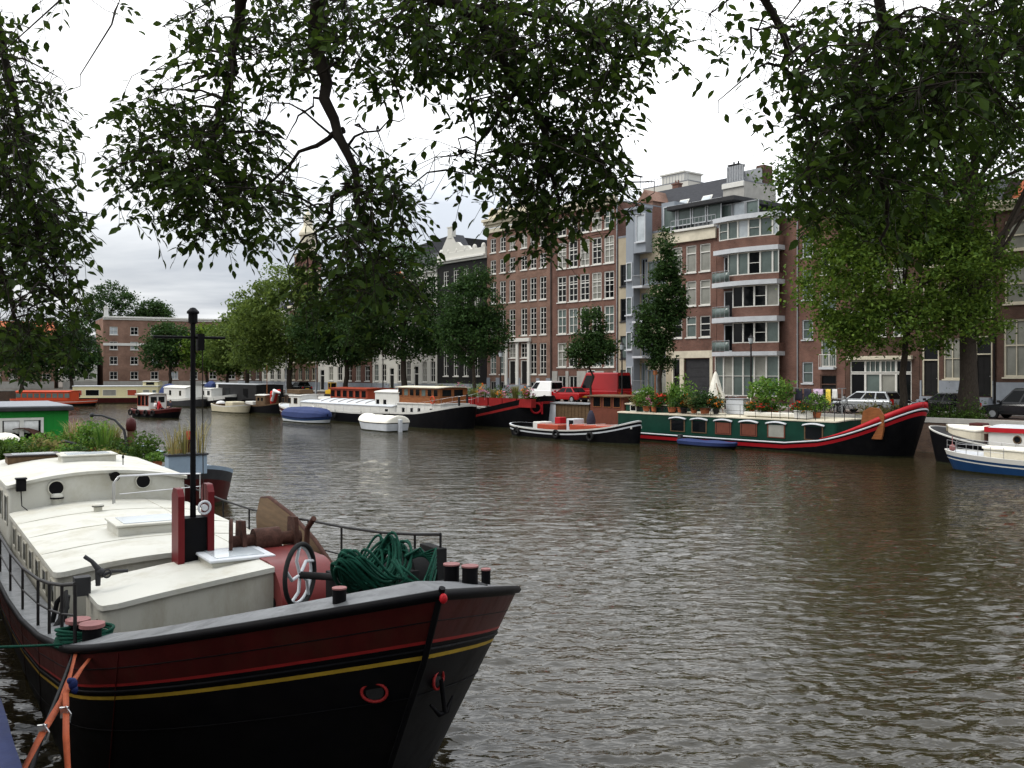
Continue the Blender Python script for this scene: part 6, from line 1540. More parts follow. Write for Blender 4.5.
# railings: near side aft, far side all along
def rail_world(pts, z_off, n_bars, name='railing', r=.02, h=.62, endpost=False):
    m = MB(); P = [Vector(p) for p in pts]
    for q in P: m.cyl((q.x,q.y,q.z-h), (q.x,q.y,q.z), r, n=6)
    m.tube(P, r*1.15, 7)
    for k in range(1, n_bars): m.tube([(q.x,q.y,q.z-h*k/n_bars) for q in P], r*.7, 6)
    return m.build(name, MT['blackmetal'], fr)
near = []
for k in range(9):
    x = -9.2+k*2.05 if k < 8 else 8.35
    near.append((x, -2.5+.10, fsh(x)+.66))
near = [(x, -float(np.interp(x, gxs, gys))+.10, fsh(x)+.66) for x in (-11,-9,-7,-5,-3,-1,1,3,5,6.2,7.35,8.35)]
rail_world(near, 0, 2, h=.68)
farp = [(x, float(np.interp(x, gxs, gys))-.12, fsh(x)+.80+.2*max(0,1-abs(x-3)/5)) for x in (-11,-9,-7,-5,-3,-1,1,2.6,4.2,5.8,7.0,7.8)]
rail_world(farp, 0, 2, h=.95)
# leeboard on the far side, winch beside it
m = MB(); yb_ = 2.20
m.prism([(.15,1.05),(.05,1.85),(.3,2.22),(.8,2.28),(2.1,2.1),(3.3,1.8),(4.1,1.5),(4.2,1.2),(3.9,1.02)], .09, 'y', yb_); m.build('leeboard', MT['brownwood'], fr, bevel=.02)
m = MB(); e_ = [(.15,1.05),(.05,1.85),(.3,2.22),(.8,2.28),(2.1,2.1),(3.3,1.8),(4.1,1.5)]; m.tube([(x,yb_+.045,z) for x,z in e_], .045, 6); m.build('leeboard_edge', MT['rust'], fr)
wq = F_(266, 545, None, 16.4)
wq.z = 0
WZ = .55
m = MB(); m.tube([(wq.x,wq.y-.6,1.42+WZ),(wq.x,wq.y+.6,1.42+WZ)],.11,12); m.tube([(wq.x,wq.y-.22,1.42+WZ),(wq.x,wq.y+.22,1.42+WZ)],.2,14)
for y in (-.45,.45): m.prism([(wq.x-.35,.9),(wq.x-.22,1.75+WZ),(wq.x+.12,1.78+WZ),(wq.x+.4,.9)], .07, 'y', wq.y+y)
m.ring((wq.x+.1,wq.y-.62,1.5+WZ),(.3,1,0),.3,.035,18,6); m.tube([(wq.x+.35,wq.y+.55,.9),(wq.x+.35,wq.y+.6,1.6+WZ),(wq.x+.6,wq.y+.62,1.8+WZ)],.05,8); m.box(wq.x-.3,wq.x+.3,wq.y-.5,wq.y+.5,.85,1.22+WZ); m.build('winch', MT['rust'], fr, bevel=.01)
# bow windlass with its big hand wheel
hz = F_(300, 575, None, 13.3)
m = MB(); wr = .42
m.ring((hz.x,hz.y,hz.z),(.74,.67,0),wr,.034,30,8); m.build('hand_wheel', MT['rubber'], fr)
ax_ = Vector((.74,.67,0)).normalized(); tx_ = Vector((0,0,1)).cross(ax_).normalized(); m = MB()
for k in range(5):
    a = 2*math.pi*k/5+.3; e1 = Vector(hz)+tx_*wr*math.cos(a)+Vector((0,0,1))*wr*math.sin(a); mid = Vector(hz)+tx_*wr*.55*math.cos(a+.45)+Vector((0,0,1))*wr*.55*math.sin(a+.45); m.tube([Vector(hz),mid,e1],.024,7)
m.ring(Vector(hz)+ax_*(-.03),(.74,.67,0),wr*.9,.022,28,6); m.build('wheel_spokes', MT['palegrey'], fr)
m = MB(); m.tube([Vector(hz), Vector(hz)+ax_*.75], .05, 10); m.box(hz.x+.05,hz.x+.6,hz.y+.35,hz.y+.5,1.2,2.05); m.box(hz.x+.5,hz.x+.95,hz.y+.4,hz.y+1.35,1.2,2.1); m.tube([(hz.x+.6,hz.y+.45,2.0),(hz.x+.6,hz.y+1.65,2.0)],.21,14); m.tube([(hz.x+.6,hz.y+1.3,2.0),(hz.x+.6,hz.y+1.55,2.0)],.33,16); m.box(hz.x+.35,hz.x+.9,hz.y+1.65,hz.y+1.8,1.2,2.35); m.build('windlass', MT['rubber'], fr, bevel=.01)
# bollards
bxs = [(F_(451.5, 583, None, 9.95), .20, .080), (F_(470, 585, None, 9.85), .20, .082)]
q_, n_ = hull_at(FB, 1, 501, .0, xs-4.0); q_ = q_-n_*.2; bxs.append((Vector((q_.x, q_.y, fsh(q_.x)+.01)), .27, .058))
q_, n_ = hull_at(FB, -1, 334, .0, xs-4.0); q_ = q_-n_*.22; bxs.append((Vector((q_.x, q_.y, fsh(q_.x)+.01)), .19, .062))
for p, hh, r in bxs:
    m = MB(); m.cyl((p.x,p.y,p.z-.12),(p.x,p.y,p.z+hh*.86),r,n=18,mi=0); m.cyl((p.x,p.y,p.z+hh*.86),(p.x,p.y,p.z+hh*.93),r*1.08,n=18,mi=0); m.cyl((p.x,p.y,p.z+hh*.93),(p.x,p.y,p.z+hh),r*1.08,n=18,mi=1); m.box(p.x-r*1.6,p.x+r*1.6,p.y-r*1.6,p.y+r*1.6,p.z-.06,p.z+.012,0); m.build('bollard', [MT['black'], MT['palered']], fr)
pp = [F_(78, 640, None, 11.0), F_(92, 645, None, 10.6)]
for p in pp:
    m = MB(); m.cyl((p.x,p.y,p.z-.15),(p.x,p.y,p.z+.20),.10,n=18,mi=0); m.cyl((p.x,p.y,p.z+.20),(p.x,p.y,p.z+.24),.135,n=18,mi=1); m.build('bollard', [MT['black'], MT['palered']], fr)
# small deck gear by the cabin corner
p = F_(98, 572, None, 14.2); m = MB(); m.tube([(p.x,p.y,p.z-.2),(p.x,p.y,p.z+.05),(p.x-.02,p.y-.08,p.z+.16),(p.x-.05,p.y-.18,p.z+.24)],[.035,.045,.03,.03],8); m.ell((p.x,p.y+.03,p.z-.0),.07,.07,.06,10,6); m.tube([(p.x,p.y+.05,p.z-.06),(p.x-.05,p.y+.2,p.z-.02),(p.x-.02,p.y+.42,p.z-.03)],.026,8); m.ring((p.x+.03,p.y+.12,p.z-.03),(1,.3,0),.06,.014,14,5); m.box(p.x-.3,p.x-.1,p.y-.3,p.y-.08,p.z-.35,p.z-.08); m.build('pump', MT['darkgrey'], fr)
p = F_(62, 596, None, 13.4); m = MB(); m.tube([(p.x-.2,p.y-.1,p.z-.4),(p.x-.1,p.y-.05,p.z-.1),(p.x,p.y+.05,p.z+.05),(p.x+.1,p.y+.05,p.z-.15),(p.x+.25,p.y-.15,p.z-.42)],.035,7); m.tube([(p.x-.05,p.y,p.z-.42),(p.x+.0,p.y+.05,p.z+.0)],.06,8); m.build('hose', MT['rubber'], fr)
def hawse2(sg, px, off):
    p, n = hull_at(FB, sg, px, off, xs-4.0)
    p = p+n*.02; m = MB(); m.ring(p, n, .085, .015, 22, 6, ell=1.4); m.build('hawse_ring', MT['red'], fr); d_ = MB(); d_.tube([p-n*.06, p-n*.012],[.085,.085],16); d_.build('hawse_hole', MT['rubber'], fr); return p
hawse2(-1, 378, .98); hq = hawse2(1, 436, .98)
# anchor stowed below the starboard hawse
a = hq+Vector((.08,.0,-.12)); m = MB(); m.tube([(a.x-.06,a.y+.02,a.z+.12),(a.x-.06,a.y+.06,a.z-.2)],.024,8); m.tube([(a.x-.06,a.y-.10,a.z-.10),(a.x-.06,a.y+.0,a.z-.21),(a.x-.08,a.y+.09,a.z-.2),(a.x-.12,a.y+.18,a.z-.08)],[.012,.028,.028,.012],8); m.build('anchor', MT['black'], fr)

FRM = Matrix.Translation(fr.location) @ Matrix.Rotation(TA, 4, 'Z')
def wpt(v): return FRM @ Vector(v)
# green rope heap over the windlass
def rope_heap(label, c, loops, r, rad, seed, mat, sq=.55, droop=.32, cat='rope', name='rope_coil', w=.5):
    rng = np.random.default_rng(seed); m = MB()
    for k in range(loops):
        a0 = rng.uniform(0, 6.28); rx, ry_ = rad*rng.uniform(.75,1.12), rad*rng.uniform(.6,1.0)*sq; pts = []
        ox, oy, oz = rng.normal()*.06, rng.normal()*.08, rng.uniform(-.02,.06); tl = rng.normal()*.05
        ph = rng.uniform(0, 6.28)
        for i in range(41):
            a = a0+2*math.pi*i/40
            x, y = rx*math.cos(a), ry_*math.sin(a)
            # loops are hung over the drum: they sag in front and behind
            z = -droop*(math.sin(a)**2)*(1+.25*math.sin(ph)) + tl*math.cos(a) + .03*math.sin(3*a+ph)
            pts.append(Vector((ox+x*1.0, oy+y, oz+z)))
        m.tube(pts, r, 6, caps=True)
    o = m.build(name, MT[mat]); o.location = c; o.rotation_euler = (0, 0, TA+math.pi/2+w); return tag(o, label, cat)
gp = V3(372, 560, 12.75)
rope_heap('big tangled heap of dark green mooring rope hung over the bow windlass', V3(370, 552, 12.6), 30, .019, .50, 3, 'greenrope', .62, .44)
m = MB(); rng = np.random.default_rng(8)
for k in range(7):
    q = [V3(395+rng.uniform(-6,6), 560, 12.5), V3(408+rng.uniform(-8,8), 580+rng.uniform(-4,4), 12.2), V3(425+rng.uniform(-6,10), 588+rng.uniform(-6,4), 12.3), V3(436, 570-6*k*.6, 12.7), V3(420-k*2, 548+k*2, 12.8), V3(405, 556, 12.6)]
    m.tube(q, .017, 6)
tag(m.build('rope_tail', MT['greenrope']), 'loose green rope ends trailing right of the rope heap towards the rail', 'rope')
c_ = wpt((pp[0]+pp[1])/2+Vector((0,0,.06))); m = MB()
for k in range(7):
    pts = []
    for i in range(25):
        a = 2*math.pi*i/24; pts.append(c_+Vector((.30*math.cos(a)+.02*math.sin(3*a+k), .19*math.sin(a), -.09+.03*k+.015*math.sin(2*a+k))))
    m.tube(pts, .018, 6)
tag(m.build('rope_turns', MT['greenrope']), 'green rope wound round the pair of pink topped bollards', 'rope')
# orange tie down straps to the quay
def strap(label, pts, w, name='ratchet_strap', buckle=None):
    t = empty(name, pts[0], 0, label, 'strap', 'orange straps holding the barge'); b = Vector(pts[0]); m = MB(); rows = []
    P = [Vector(p) for p in pts]; Q = []
    for i in range(len(P)-1):
        for f in np.linspace(0, 1, 7)[:-1]: Q.append(P[i].lerp(P[i+1], f))
    Q.append(P[-1])
    for i, q in enumerate(Q):
        d = (Q[min(i+1,len(Q)-1)]-Q[max(i-1,0)]).normalized(); view = (Vector((0,0,EYE))-q).normalized(); a = d.cross(Vector((.3,-.9,.3))).normalized(); a = (a*math.cos(.5*math.sin(i*.35)) + d.cross(a)*math.sin(.5*math.sin(i*.35)))
        rows.append([q-a*w/2-b, q+a*w/2-b])
    m.sheet(rows); m.build('webbing', MT['orange'], t, solid=.004)
    if buckle is not None:
        q = Q[int(buckle*(len(Q)-1))]-b; k = MB(); k.box(q.x-.03,q.x+.03,q.y-.04,q.y-.012,q.z-.04,q.z+.045); k.tube([(q.x+.015,q.y-.04,q.z+.06),(q.x+.06,q.y-.045,q.z),(q.x+.045,q.y-.04,q.z-.065)],.009,6); k.tube([(q.x-.035,q.y-.025,q.z+.04),(q.x+.04,q.y-.04,q.z+.05)],.011,6); k.build('ratchet', MT['chrome'], t, bevel=.006)
    return t
bo = wpt(pp[1]); bo = V3(98, 647, 10.55)
strap('wide orange strap with a steel ratchet running straight down past the hull', [V3(100,646,10.5), V3(82,668,9.3), V3(66,692,8.3), V3(66,735,7.2), V3(69,790,6.7), V3(70,830,6.4)], .048, buckle=.5)
strap('narrow orange strap slanting to the lower left corner', [V3(78,645,10.6), V3(70,675,9.0), V3(62,700,8.2), V3(44,730,7.3), V3(18,780,6.5), V3(8,805,6.2)], .052, buckle=.62)
m = MB(); m.tube([V3(76,648,10.5), V3(60,690,8.9), V3(42,735,7.6), V3(25,790,6.6)], .02, 7); tag(m.build('mooring_line', MT['black']), 'black mooring line beside the orange straps', 'rope')
m = MB(); m.tube([V3(75,644,10.7), V3(30,646,10.2), V3(-30,648,9.6), V3(-90,650,9.2)], .014, 6); tag(m.build('mooring_line', MT['greenrope']), 'thin dark green line running left from the bollards', 'rope')
m = MB(); q = V3(73,684,8.4); m.ell(q, .04,.035,.055, 10, 8, zmin=-1); m.ell((q.x+.015,q.y,q.z-.05), .03,.03,.04, 8, 6); m.ell((q.x-.02,q.y-.01,q.z+.03), .03,.025,.03, 8, 6); tag(m.build('cloth_knot', MT['blue']), 'blue rag knotted into the orange strap', 'rag')
# blue tarpaulin on the quay edge
t = empty('tarpaulin_stack', st(-7.1, 0, QZ), TA, 'blue tarpaulin covered stack on the quay edge in the lower left corner', 'tarpaulin')
m = MB(); rng = np.random.default_rng(2)
for k in range(6):
    dz = .055; o_ = rng.uniform(-.012,.012); m.box(-1.7+rng.uniform(-.04,.04), 2.4, -.9, .60+o_, .02+k*dz, .02+k*dz+.05)
m.build('boards', MT['blue'], t, bevel=.012); m = MB(); m.sheet([[(-1.75+4.2*i/14, -.95+1.58*j/8, .365+.012*math.sin(i*1.7+j)+.01*math.sin(j*2.3)) for i in range(15)] for j in range(9)]); m.build('cover', MT['blue'], t, solid=.01)
m = MB()
for k in range(3): m.cyl((-2.6,.2+.12*k,.25+.1*k),(-1.4,.35+.1*k,.42+.06*k),.02,n=6)
m.build('pipe', MT['rust'], t)

# ================= garden barge and green floating hut astern of it
gsh2 = lambda x: .95+.6*max(0,(x-9)/4)**2
G2 = Boat('canal_barge', 'pale blue garden barge overgrown with plants moored behind the white cabins', 'barge', st(-47.6, 8.3), TA, 26, 5.0, gsh2, Lb=3.6, Ls=3, pb=2.3, rake_b=.4, k=.9, bands=[('g',0,'lightblue'),('g',.14,'darkgrey'),('g',.5,'maroon'),('w',0,None)], bul=.12, capw=.2, mats=('lightblue','darkgrey','deckdark'))
def G2p(px, py, z): 
    Y = (EYE-z)*FPX/(py-HZ); return Vector((U(px)*Y, Y, z))
m = MB(); m.cyl((13.0,.2,1.2),(13.05,.2,2.45),.12,.14,10); m.build('bow_post', MT['maroon'], G2.root); m = MB(); m.cyl((13.06,.2,2.46),(13.06,.2,2.75),.15,.1,10); m.build('post_cap', MT['brightred'], G2.root)
q = G2p(186, 470, 1.55); lx = AX.x*q.x+AX.y*q.y+47.6; ly = BX.x*q.x+BX.y*q.y-5.9
t = empty('planter_box', Vector((q.x,q.y,1.42)), TA+math.pi/2, 'pale blue wooden planter with tall dry reeds on the bow of the garden barge', 'planter')
m = MB(); m.box(-.62,.62,-.28,.28,0,.62); m.build('box', MT['lightblue'], t, bevel=.02); m = MB(); m.box(-.66,.66,-.32,.32,.625,.68); m.build('rim', MT['darkgrey'], t)
for i, (dx, hh, lf, lb) in enumerate(((-.42,1.0,'reed','thin dry reeds at the left of the pale blue planter'),(-.05,1.15,'olive','olive green reeds in the middle of the pale blue planter'),(.42,1.35,'reed','tall straw coloured reeds at the right of the pale blue planter'))):
    plant(lb, Vector((q.x,q.y,2.06))+Vector((math.cos(TA+math.pi/2),math.sin(TA+math.pi/2),0))*dx, 'reed', hh, .55, None, lf, None, 70+i, None, potr=.26, name='reed_tuft', n=42, ls=.011)
pl = [(172,459,1.1,'bush',.5,.4,'terracotta','mid','small pot plant left of the pale blue planter'),(147,463,1.15,'bush',1.25,1.1,None,'mid','round green bush left of the pale blue planter'),(134,461,1.1,'bush',.8,1.1,None,'dark','dark low shrub at the foot of the mooring post'),(120,460,1.1,'bush',.85,1.0,None,'mid','leafy shrub below the bent davit'),
 (112,456,1.1,'reed',1.6,.8,None,'olive','olive grasses just left of the bent davit'),(104,458,1.1,'reed',1.7,.9,None,'plant','tall bright grass tuft in the middle of the garden barge'),(96,455,1.1,'bush',1.55,1.1,'terracotta','plant','tallest leafy pot plant on the garden barge'),(86,457,1.1,'bush',1.3,1.0,'terracotta','plant','bright pot plant beside the tallest one'),(74,455,1.1,'reed',1.7,.7,None,'reed','dry brown grasses right of the green hut'),
 (68,462,1.1,'bush',.7,.9,None,'plant','low plant in front of the brown arch'),(56,455,1.1,'bush',1.0,1.1,None,'plant','leafy plant right of the green hut window'),(46,460,1.1,'bush',.85,1.1,None,'olive','olive plant under the green hut'),(36,458,1.1,'bush',.95,1.2,None,'plant','bright plant under the window of the green hut'),(25,462,1.1,'bush',.8,1.2,None,'mid','green shrub beside the rusty sheet'),(12,459,1.1,'bush',.75,1.1,None,'plant','green shrub in front of the yellow white bundle'),(2,462,1.1,'bush',.8,1.1,None,'mid','shrub at the left edge of the garden'),(80,463,1.1,'bush',.6,.9,None,'dark','dark low ground plant in the middle of the garden'),(108,464,1.1,'bush',.55,.9,None,'olive','low olive plant at the front of the garden'),(157,466,1.1,'bush',.5,.6,'terracotta','plant','little pot plant next to the round green bush')]
for i, (px,py,z,kd,hh,ww,pt,lf,lb) in enumerate(pl): plant(lb, G2p(px,py,z), kd, hh*1.0, ww*1.15, pt, lf, None, 90+i, 'plants growing on the garden barge', name='garden_plant', n=620 if kd == 'bush' else 110)
for i, (px,py) in enumerate(((69,452),(121,455),(176,462))):
    t = empty('flower_pot', G2p(px,py,1.1), 0, ['empty terracotta pot left among the garden plants','empty terracotta pot under the davit','empty terracotta pot beside the planter'][i], 'pot', 'empty clay pots'); m = MB(); m.lathe((0,0,0),[(0,0),(.2,0),(.28,.4),(.31,.4),(.31,.5),(.26,.5),(.24,.42),(0,.42)],14,smooth=False); m.build('pot', MT['terracotta'], t)
q = G2p(131, 462, 1.0); t = empty('mooring_post', Vector((q.x,q.y,0)), 0, 'weathered mooring post with a dark red top behind the garden plants', 'post'); m = MB(); m.cyl((0,0,-.5),(0,0,2.3),.16,.15,12); m.build('post', MT['brownwood'], t); m = MB(); m.lathe((0,0,2.3),[(.15,0),(.2,.05),(.21,.3),(.17,.5),(0,.6)],12); m.build('cap', MT['maroon'], t)
a, e_ = G2p(121,460,1.1), G2p(86,444,2.0); t = empty('davit', a, 0, 'thin bent davit arching over the garden plants', 'davit'); m = MB(); Yq = a.y; m.tube([Vector((0,0,0)), V3(127,445,Yq)-a, V3(124,430,Yq)-a, V3(115,420,Yq)-a, V3(102,415.5,Yq)-a, V3(92,415,Yq)-a], [.07,.065,.06,.05,.045,.04], 8); m.ell(V3(92,415,Yq)-a,.1,.1,.1,8,6); m.build('arm', MT['darkgrey'], t)
a = G2p(62,458,1.1); t = empty('garden_arch', a, 0, 'low dark hoop arching over the plants of the garden barge', 'hoop'); m = MB(); Yq = a.y; m.tube([V3(46,456,Yq)-a, V3(52,446,Yq)-a, V3(64,441,Yq)-a, V3(76,444,Yq)-a, V3(83,456,Yq)-a], .06, 8); m.build('hoop', MT['darkgrey'], t)
a = G2p(18,452,1.1); t = empty('rusty_sheet', a, 0, 'curved rusty metal sheet lying left of the garden plants', 'scrap sheet'); m = MB(); m.sheet([[(-.9+1.9*i/10+.1*k, .5*k, .35+.75*math.sin(math.pi*(i+1)/12)) for i in range(11)] for k in range(3)]); m.build('sheet', MT['rust'], t, solid=.03)
m = MB(); m.mbox(Matrix.Translation((-.6,-.3,.45)) @ Matrix.Rotation(.3,4,'Z'),.12,.9,.7); m.build('timber', MT['wood'], t)
t = empty('bundle', G2p(5,455,1.1), 0, 'pale yellow and white bundle at the left edge of the garden', 'bundle'); m = MB(); m.ell((0,0,.45),.75,.5,.55,14,8,zmin=-.8); m.build('bundle', MT['canvas'], t); m = MB(); m.ell((.35,-.3,.22),.45,.35,.25,10,6,zmin=-.8); m.build('yellow_bag', MT['brightyellow'], t)
t = empty('wicker_chair', G2p(58,466,1.0), TA, 'dark round chair backs peeping over the white roof', 'chair'); m = MB(); m.sheet([[(.5*math.cos(a_), .5*math.sin(a_), .05+.16*k+.1*math.sin(a_)*k) for a_ in np.linspace(-.3,math.pi+.3,14)] for k in range(3)]); m.build('back', MT['rust'], t, solid=.03)
m = MB(); m.box(-.45,.45,-.4,.4,.0,.1); m.build('seat', MT['cloth_white'], t, bevel=.04)
# green hut
hs = -50.3
t = empty('houseboat', st(hs, 5.0), TA, 'bright green wooden houseboat cabin with a flat grey roof and white window', 'houseboat')
m = MB(); m.box(-9,0,-2.9,1.75,.2,2.96); m.build('wall', MT['grass_green'], t); m = MB(); m.box(-9.2,.3,-3.2,1.95,2.98,3.16); m.build('roof', MT['darkgrey'], t, bevel=.03); m = MB(); m.box(-9.4,.25,-3.1,2.0,-.4,.22); m.build('pontoon', MT['darkgrey'], t)
m = MB(); m.box(-9.0,.25,-3.1,1.9,3.165,3.21); m.build('roofing', MT['lead'], t)
def hutwin(y0, y1, z0, z1):
    g = MB(); g.box(.0,.02,y0,y1,z0,z1); o = g.build('window', MT['glass'], t); f = MB()
    f.box(0,.07,y0-.12,y0,z0-.12,z1+.12); f.box(0,.07,y1,y1+.12,z0-.12,z1+.12); f.box(0,.07,y0,y1,z0-.12,z0); f.box(0,.07,y0,y1,z1,z1+.12); f.box(0,.068,(y0+y1)/2-.09,(y0+y1)/2+.09,z0,z1); f.build('window_frame', MT['trim'], o)
    for k in (0,1):
        c_ = MB(); ya = y0+(y1-y0)*(.02+.5*k)+.03; c_.sheet([[(.024+.004*math.sin(i*2.2), ya+(y1-y0)*.40*i/12, z0+(z1-z0)*(.38+.03*math.sin(i))) for i in range(13)], [(.024+.004*math.sin(i*2.2), ya+(y1-y0)*.40*i/12, z1-.02) for i in range(13)]]); c_.build('curtain', MT['cloth_white'], o, solid=.004)
hutwin(-1.05, .55, 1.6, 2.55)

# ================= cars, vans, bicycles, lamps on the far quay
def car(label, px, n, heading, L, W, H, paint, kind='car', group='vehicles parked along the far quay', cat='car', name='parked_car'):
    r_, _ = ry(px, n); t = empty(name, rn(r_, n, QZ), TH if heading > 0 else TH+math.pi, label, cat, group); h2 = L/2; w = W/2
    if kind == 'van': body = [(-h2,.35,1.0,.92),(-h2+.06,.28,1.15,.98),(h2-1.0,.28,1.15,.98),(h2-.25,.28,1.0,.95),(h2,.38,.75,.85)]; gh = [(-h2+.03,-h2+.12),(h2-1.15,h2-1.95)]
    elif kind == 'wagon': body = [(-h2,.38,.88,.88),(-h2+.15,.28,.95,.97),(h2-1.3,.28,.93,.98),(h2-.3,.28,.78,.93),(h2,.38,.62,.8)]; gh = [(-h2+.10,-h2+.5),(h2-1.2,h2-2.1)]
    else: body = [(-h2,.38,.85,.88),(-h2+.2,.28,.92,.97),(h2-1.2,.28,.9,.98),(h2-.3,.28,.75,.92),(h2,.38,.6,.8)]; gh = [(-h2+.55,-h2+1.1),(h2-1.15,h2-2.0)]
    m = MB(); rows = []
    for x, z0, z1, f in body: rows.append([(x,-w*f*.96,z0),(x,-w*f,z0+.2),(x,-w*f,z1-.12),(x,-w*f*.93,z1),(x,w*f*.93,z1),(x,w*f,z1-.12),(x,w*f,z0+.2),(x,w*f*.96,z0)])
    m.sheet(rows, 0, False, True); m.add(rows[0],[tuple(range(8))]); m.add(rows[-1],[tuple(range(8))[::-1]])
    zb = body[1][2]-.02
    def frame_at(f, hw): 
        xa = gh[0][0]+(gh[0][1]-gh[0][0])*f; xb = gh[1][0]+(gh[1][1]-gh[1][0])*f; z = zb+(H-zb)*f; return [(xa,-hw,z),(xb,-hw,z),(xb,hw,z),(xa,hw,z)]
    g0, g1, g2 = frame_at(0,w*.93), frame_at(.93,w*.80), frame_at(1,w*.70)
    m.sheet([g0,g1,g2],0,False,True); m.add(g2,[(0,1,2,3)]); m.build('body', MT[paint], t, bevel=.04, seg=3)
    def lerp(a,b,f): return tuple(a[i]+(b[i]-a[i])*f for i in range(3))
    def panel(name, a, b, c_, d, mat='glass', off=.012):
        P = [Vector(q) for q in (a,b,c_,d)]; nn = (P[1]-P[0]).cross(P[3]-P[0]).normalized(); g = MB(); g.add([p+nn*off for p in P]+[p-nn*off*.5 for p in P],[(0,1,2,3),(7,6,5,4),(0,4,5,1),(1,5,6,2),(2,6,7,3),(3,7,4,0)]); g.build(name, MT[mat], t)
    def side(i, j, f0, f1, nm):
        a = lerp(lerp(g0[i],g0[j],f0),lerp(g1[i],g1[j],f0),.12); b_ = lerp(lerp(g0[i],g0[j],f1),lerp(g1[i],g1[j],f1),.12); c_ = lerp(lerp(g0[i],g0[j],f1),lerp(g1[i],g1[j],f1),.9); d = lerp(lerp(g0[i],g0[j],f0),lerp(g1[i],g1[j],f0),.9); panel(nm,a,b_,c_,d)
    spl = [(.70,.96)] if kind == 'van' else ([(.05,.30),(.34,.62),(.66,.95)] if kind == 'wagon' else [(.06,.48),(.54,.94)])
    for f0,f1 in spl: side(0,1,f0,f1,'side_window'); side(2,3,1-f1,1-f0,'side_window')
    side(1,2,.05,.95,'windscreen')
    if kind == 'van': side(3,0,.06,.94,'rear_window')
    else: side(3,0,.06,.94,'rear_window')
    for x in (-h2+.85,h2-.9):
        for sg in (-1,1):
            y = sg*(w-.10); q = MB(); q.tube([(x,y-.11,.32),(x,y+.11,.32)],.32,18); wo = q.build('wheel', MT['rubber'], t); q = MB(); ya,yb = sorted((y+sg*.06,y+sg*.118)); q.tube([(x,ya,.32),(x,yb,.32)],.2,12); q.build('rim', MT['greymetal'], wo)
    for sg in (-1,1):
        q = MB(); ya,yb = sorted((sg*w*.62,sg*w*.86)); q.box(-h2-.02,-h2+.12,ya,yb,.62,1.0 if kind!='car' else .82); q.build('tail_light', MT['lampred'], t); q = MB(); q.box(h2-.22,h2-.05,ya,yb,.55,.7); q.build('headlight', MT['lampclear'], t)
        q = MB(); ya,yb = sorted((sg*w*.94,sg*(w*.94+.2))); q.box(gh[1][0]-.15,gh[1][0]+.0,ya,yb,zb+.05,zb+.2); q.build('mirror', MT[paint], t, bevel=.02)
    q = MB(); q.box(-h2-.035,-h2+.05,-.26,.26,.5,.61); q.build('number_plate', MT['brightyellow'], t)
    q = MB(); q.box(-h2-.05,-h2+.1,-w*.85,w*.85,.3,.46); q.box(h2-.1,h2+.02,-w*.78,w*.78,.3,.44); q.build('bumper', MT['darkgrey'], t)
    return t
car('red delivery van with tall roof parked behind the red car', 601, 62.0, -1, 6.2, 2.0, 2.75, 'carred', 'van', cat='van', name='delivery_van')
car('bright red hatchback parked in front of the red delivery van', 569, 59.8, -1, 4.3, 1.7, 1.42, 'carred', 'car')
car('white van seen from behind between the planters and the red hatchback', 543, 59.6, -1, 4.2, 1.75, 1.95, 'carwhite', 'van', cat='van', name='delivery_van')
car('silver estate car with dark rear window parked before the white shop front', 866, 60.2, -1, 4.7, 1.8, 1.5, 'carsilver', 'wagon')
car('black off road car at the right edge of the view', 1024, 59.4, -1, 4.6, 1.9, 1.85, 'carblack', 'wagon')
car('black hatchback parked beside the trunk of the tall old tree', 944, 61.0, -1, 4.1, 1.75, 1.45, 'carblack', 'car')
car('dark grey car parked under the willow trees', 300, 59.5, -1, 4.3, 1.75, 1.45, 'carblack', 'car')
def bicycle():
    t = empty('bicycle', (0,0,0), 0); 
    for x in (-.52,.52):
        m = MB(); m.ring((x,0,.34),(0,1,0),.33,.022,20,5); wo = m.build('wheel', MT['rubber'], t); m = MB(); m.tube([(x,-.04,.34),(x,.04,.34)],.03,8)
        for k in range(6): a = math.pi*k/6; m.tube([(x-.32*math.cos(a),0,.34-.32*math.sin(a)),(x+.32*math.cos(a),0,.34+.32*math.sin(a))],.004,3)
        m.build('hub', MT['chrome'], wo)
    m = MB(); m.tube([(-.52,0,.34),(-.1,0,.3),(.38,0,.78),(.43,0,.86)],.018,6); m.tube([(-.1,0,.3),(-.2,0,.86)],.018,6); m.tube([(-.52,0,.34),(-.18,0,.74)],.012,6); m.tube([(.38,0,.8),(.52,0,.34)],.016,6); m.tube([(-.18,0,.72),(.36,0,.72)],.016,6); m.build('frame', MT['blackmetal'], t)
    m = MB(); m.tube([(.3,-.28,.98),(.42,-.2,1.0),(.42,.2,1.0),(.3,.28,.98)],.015,6); m.cyl((.42,0,.84),(.42,0,1.0),.016,n=6); m.build('handlebar', MT['chrome'], t)
    m = MB(); m.prism([(-.34,-.09),(-.34,.09),(-.2,.09),(-.05,.03),(-.05,-.03),(-.2,-.09)],.06,'z',.88); m.build('saddle', MT['rubber'], t, bevel=.015)
    m = MB(); m.box(-.72,-.35,-.06,.06,.70,.72); m.build('carrier', MT['blackmetal'], t); m = MB(); m.tube([(-.1,-.12,.22),(-.1,.12,.38)],.012,6); m.ring((-.1,.05,.3),(0,1,0),.09,.012,12,5); m.build('pedals', MT['chrome'], t); return t
bk = bicycle(); rng = np.random.default_rng(77); spots = [(716,57.2),(722,57.0),(728,57.3),(735,57.1),(812,57.2),(817,57.0),(822,57.2),(827,57.0),(832,57.3),(838,57.1),(843,57.0),(806,65.6),(818,65.8),(830,65.7),(700,65.7),(640,57.1),(646,57.2),(630,65.5),(905,57.0),(912,57.2)]
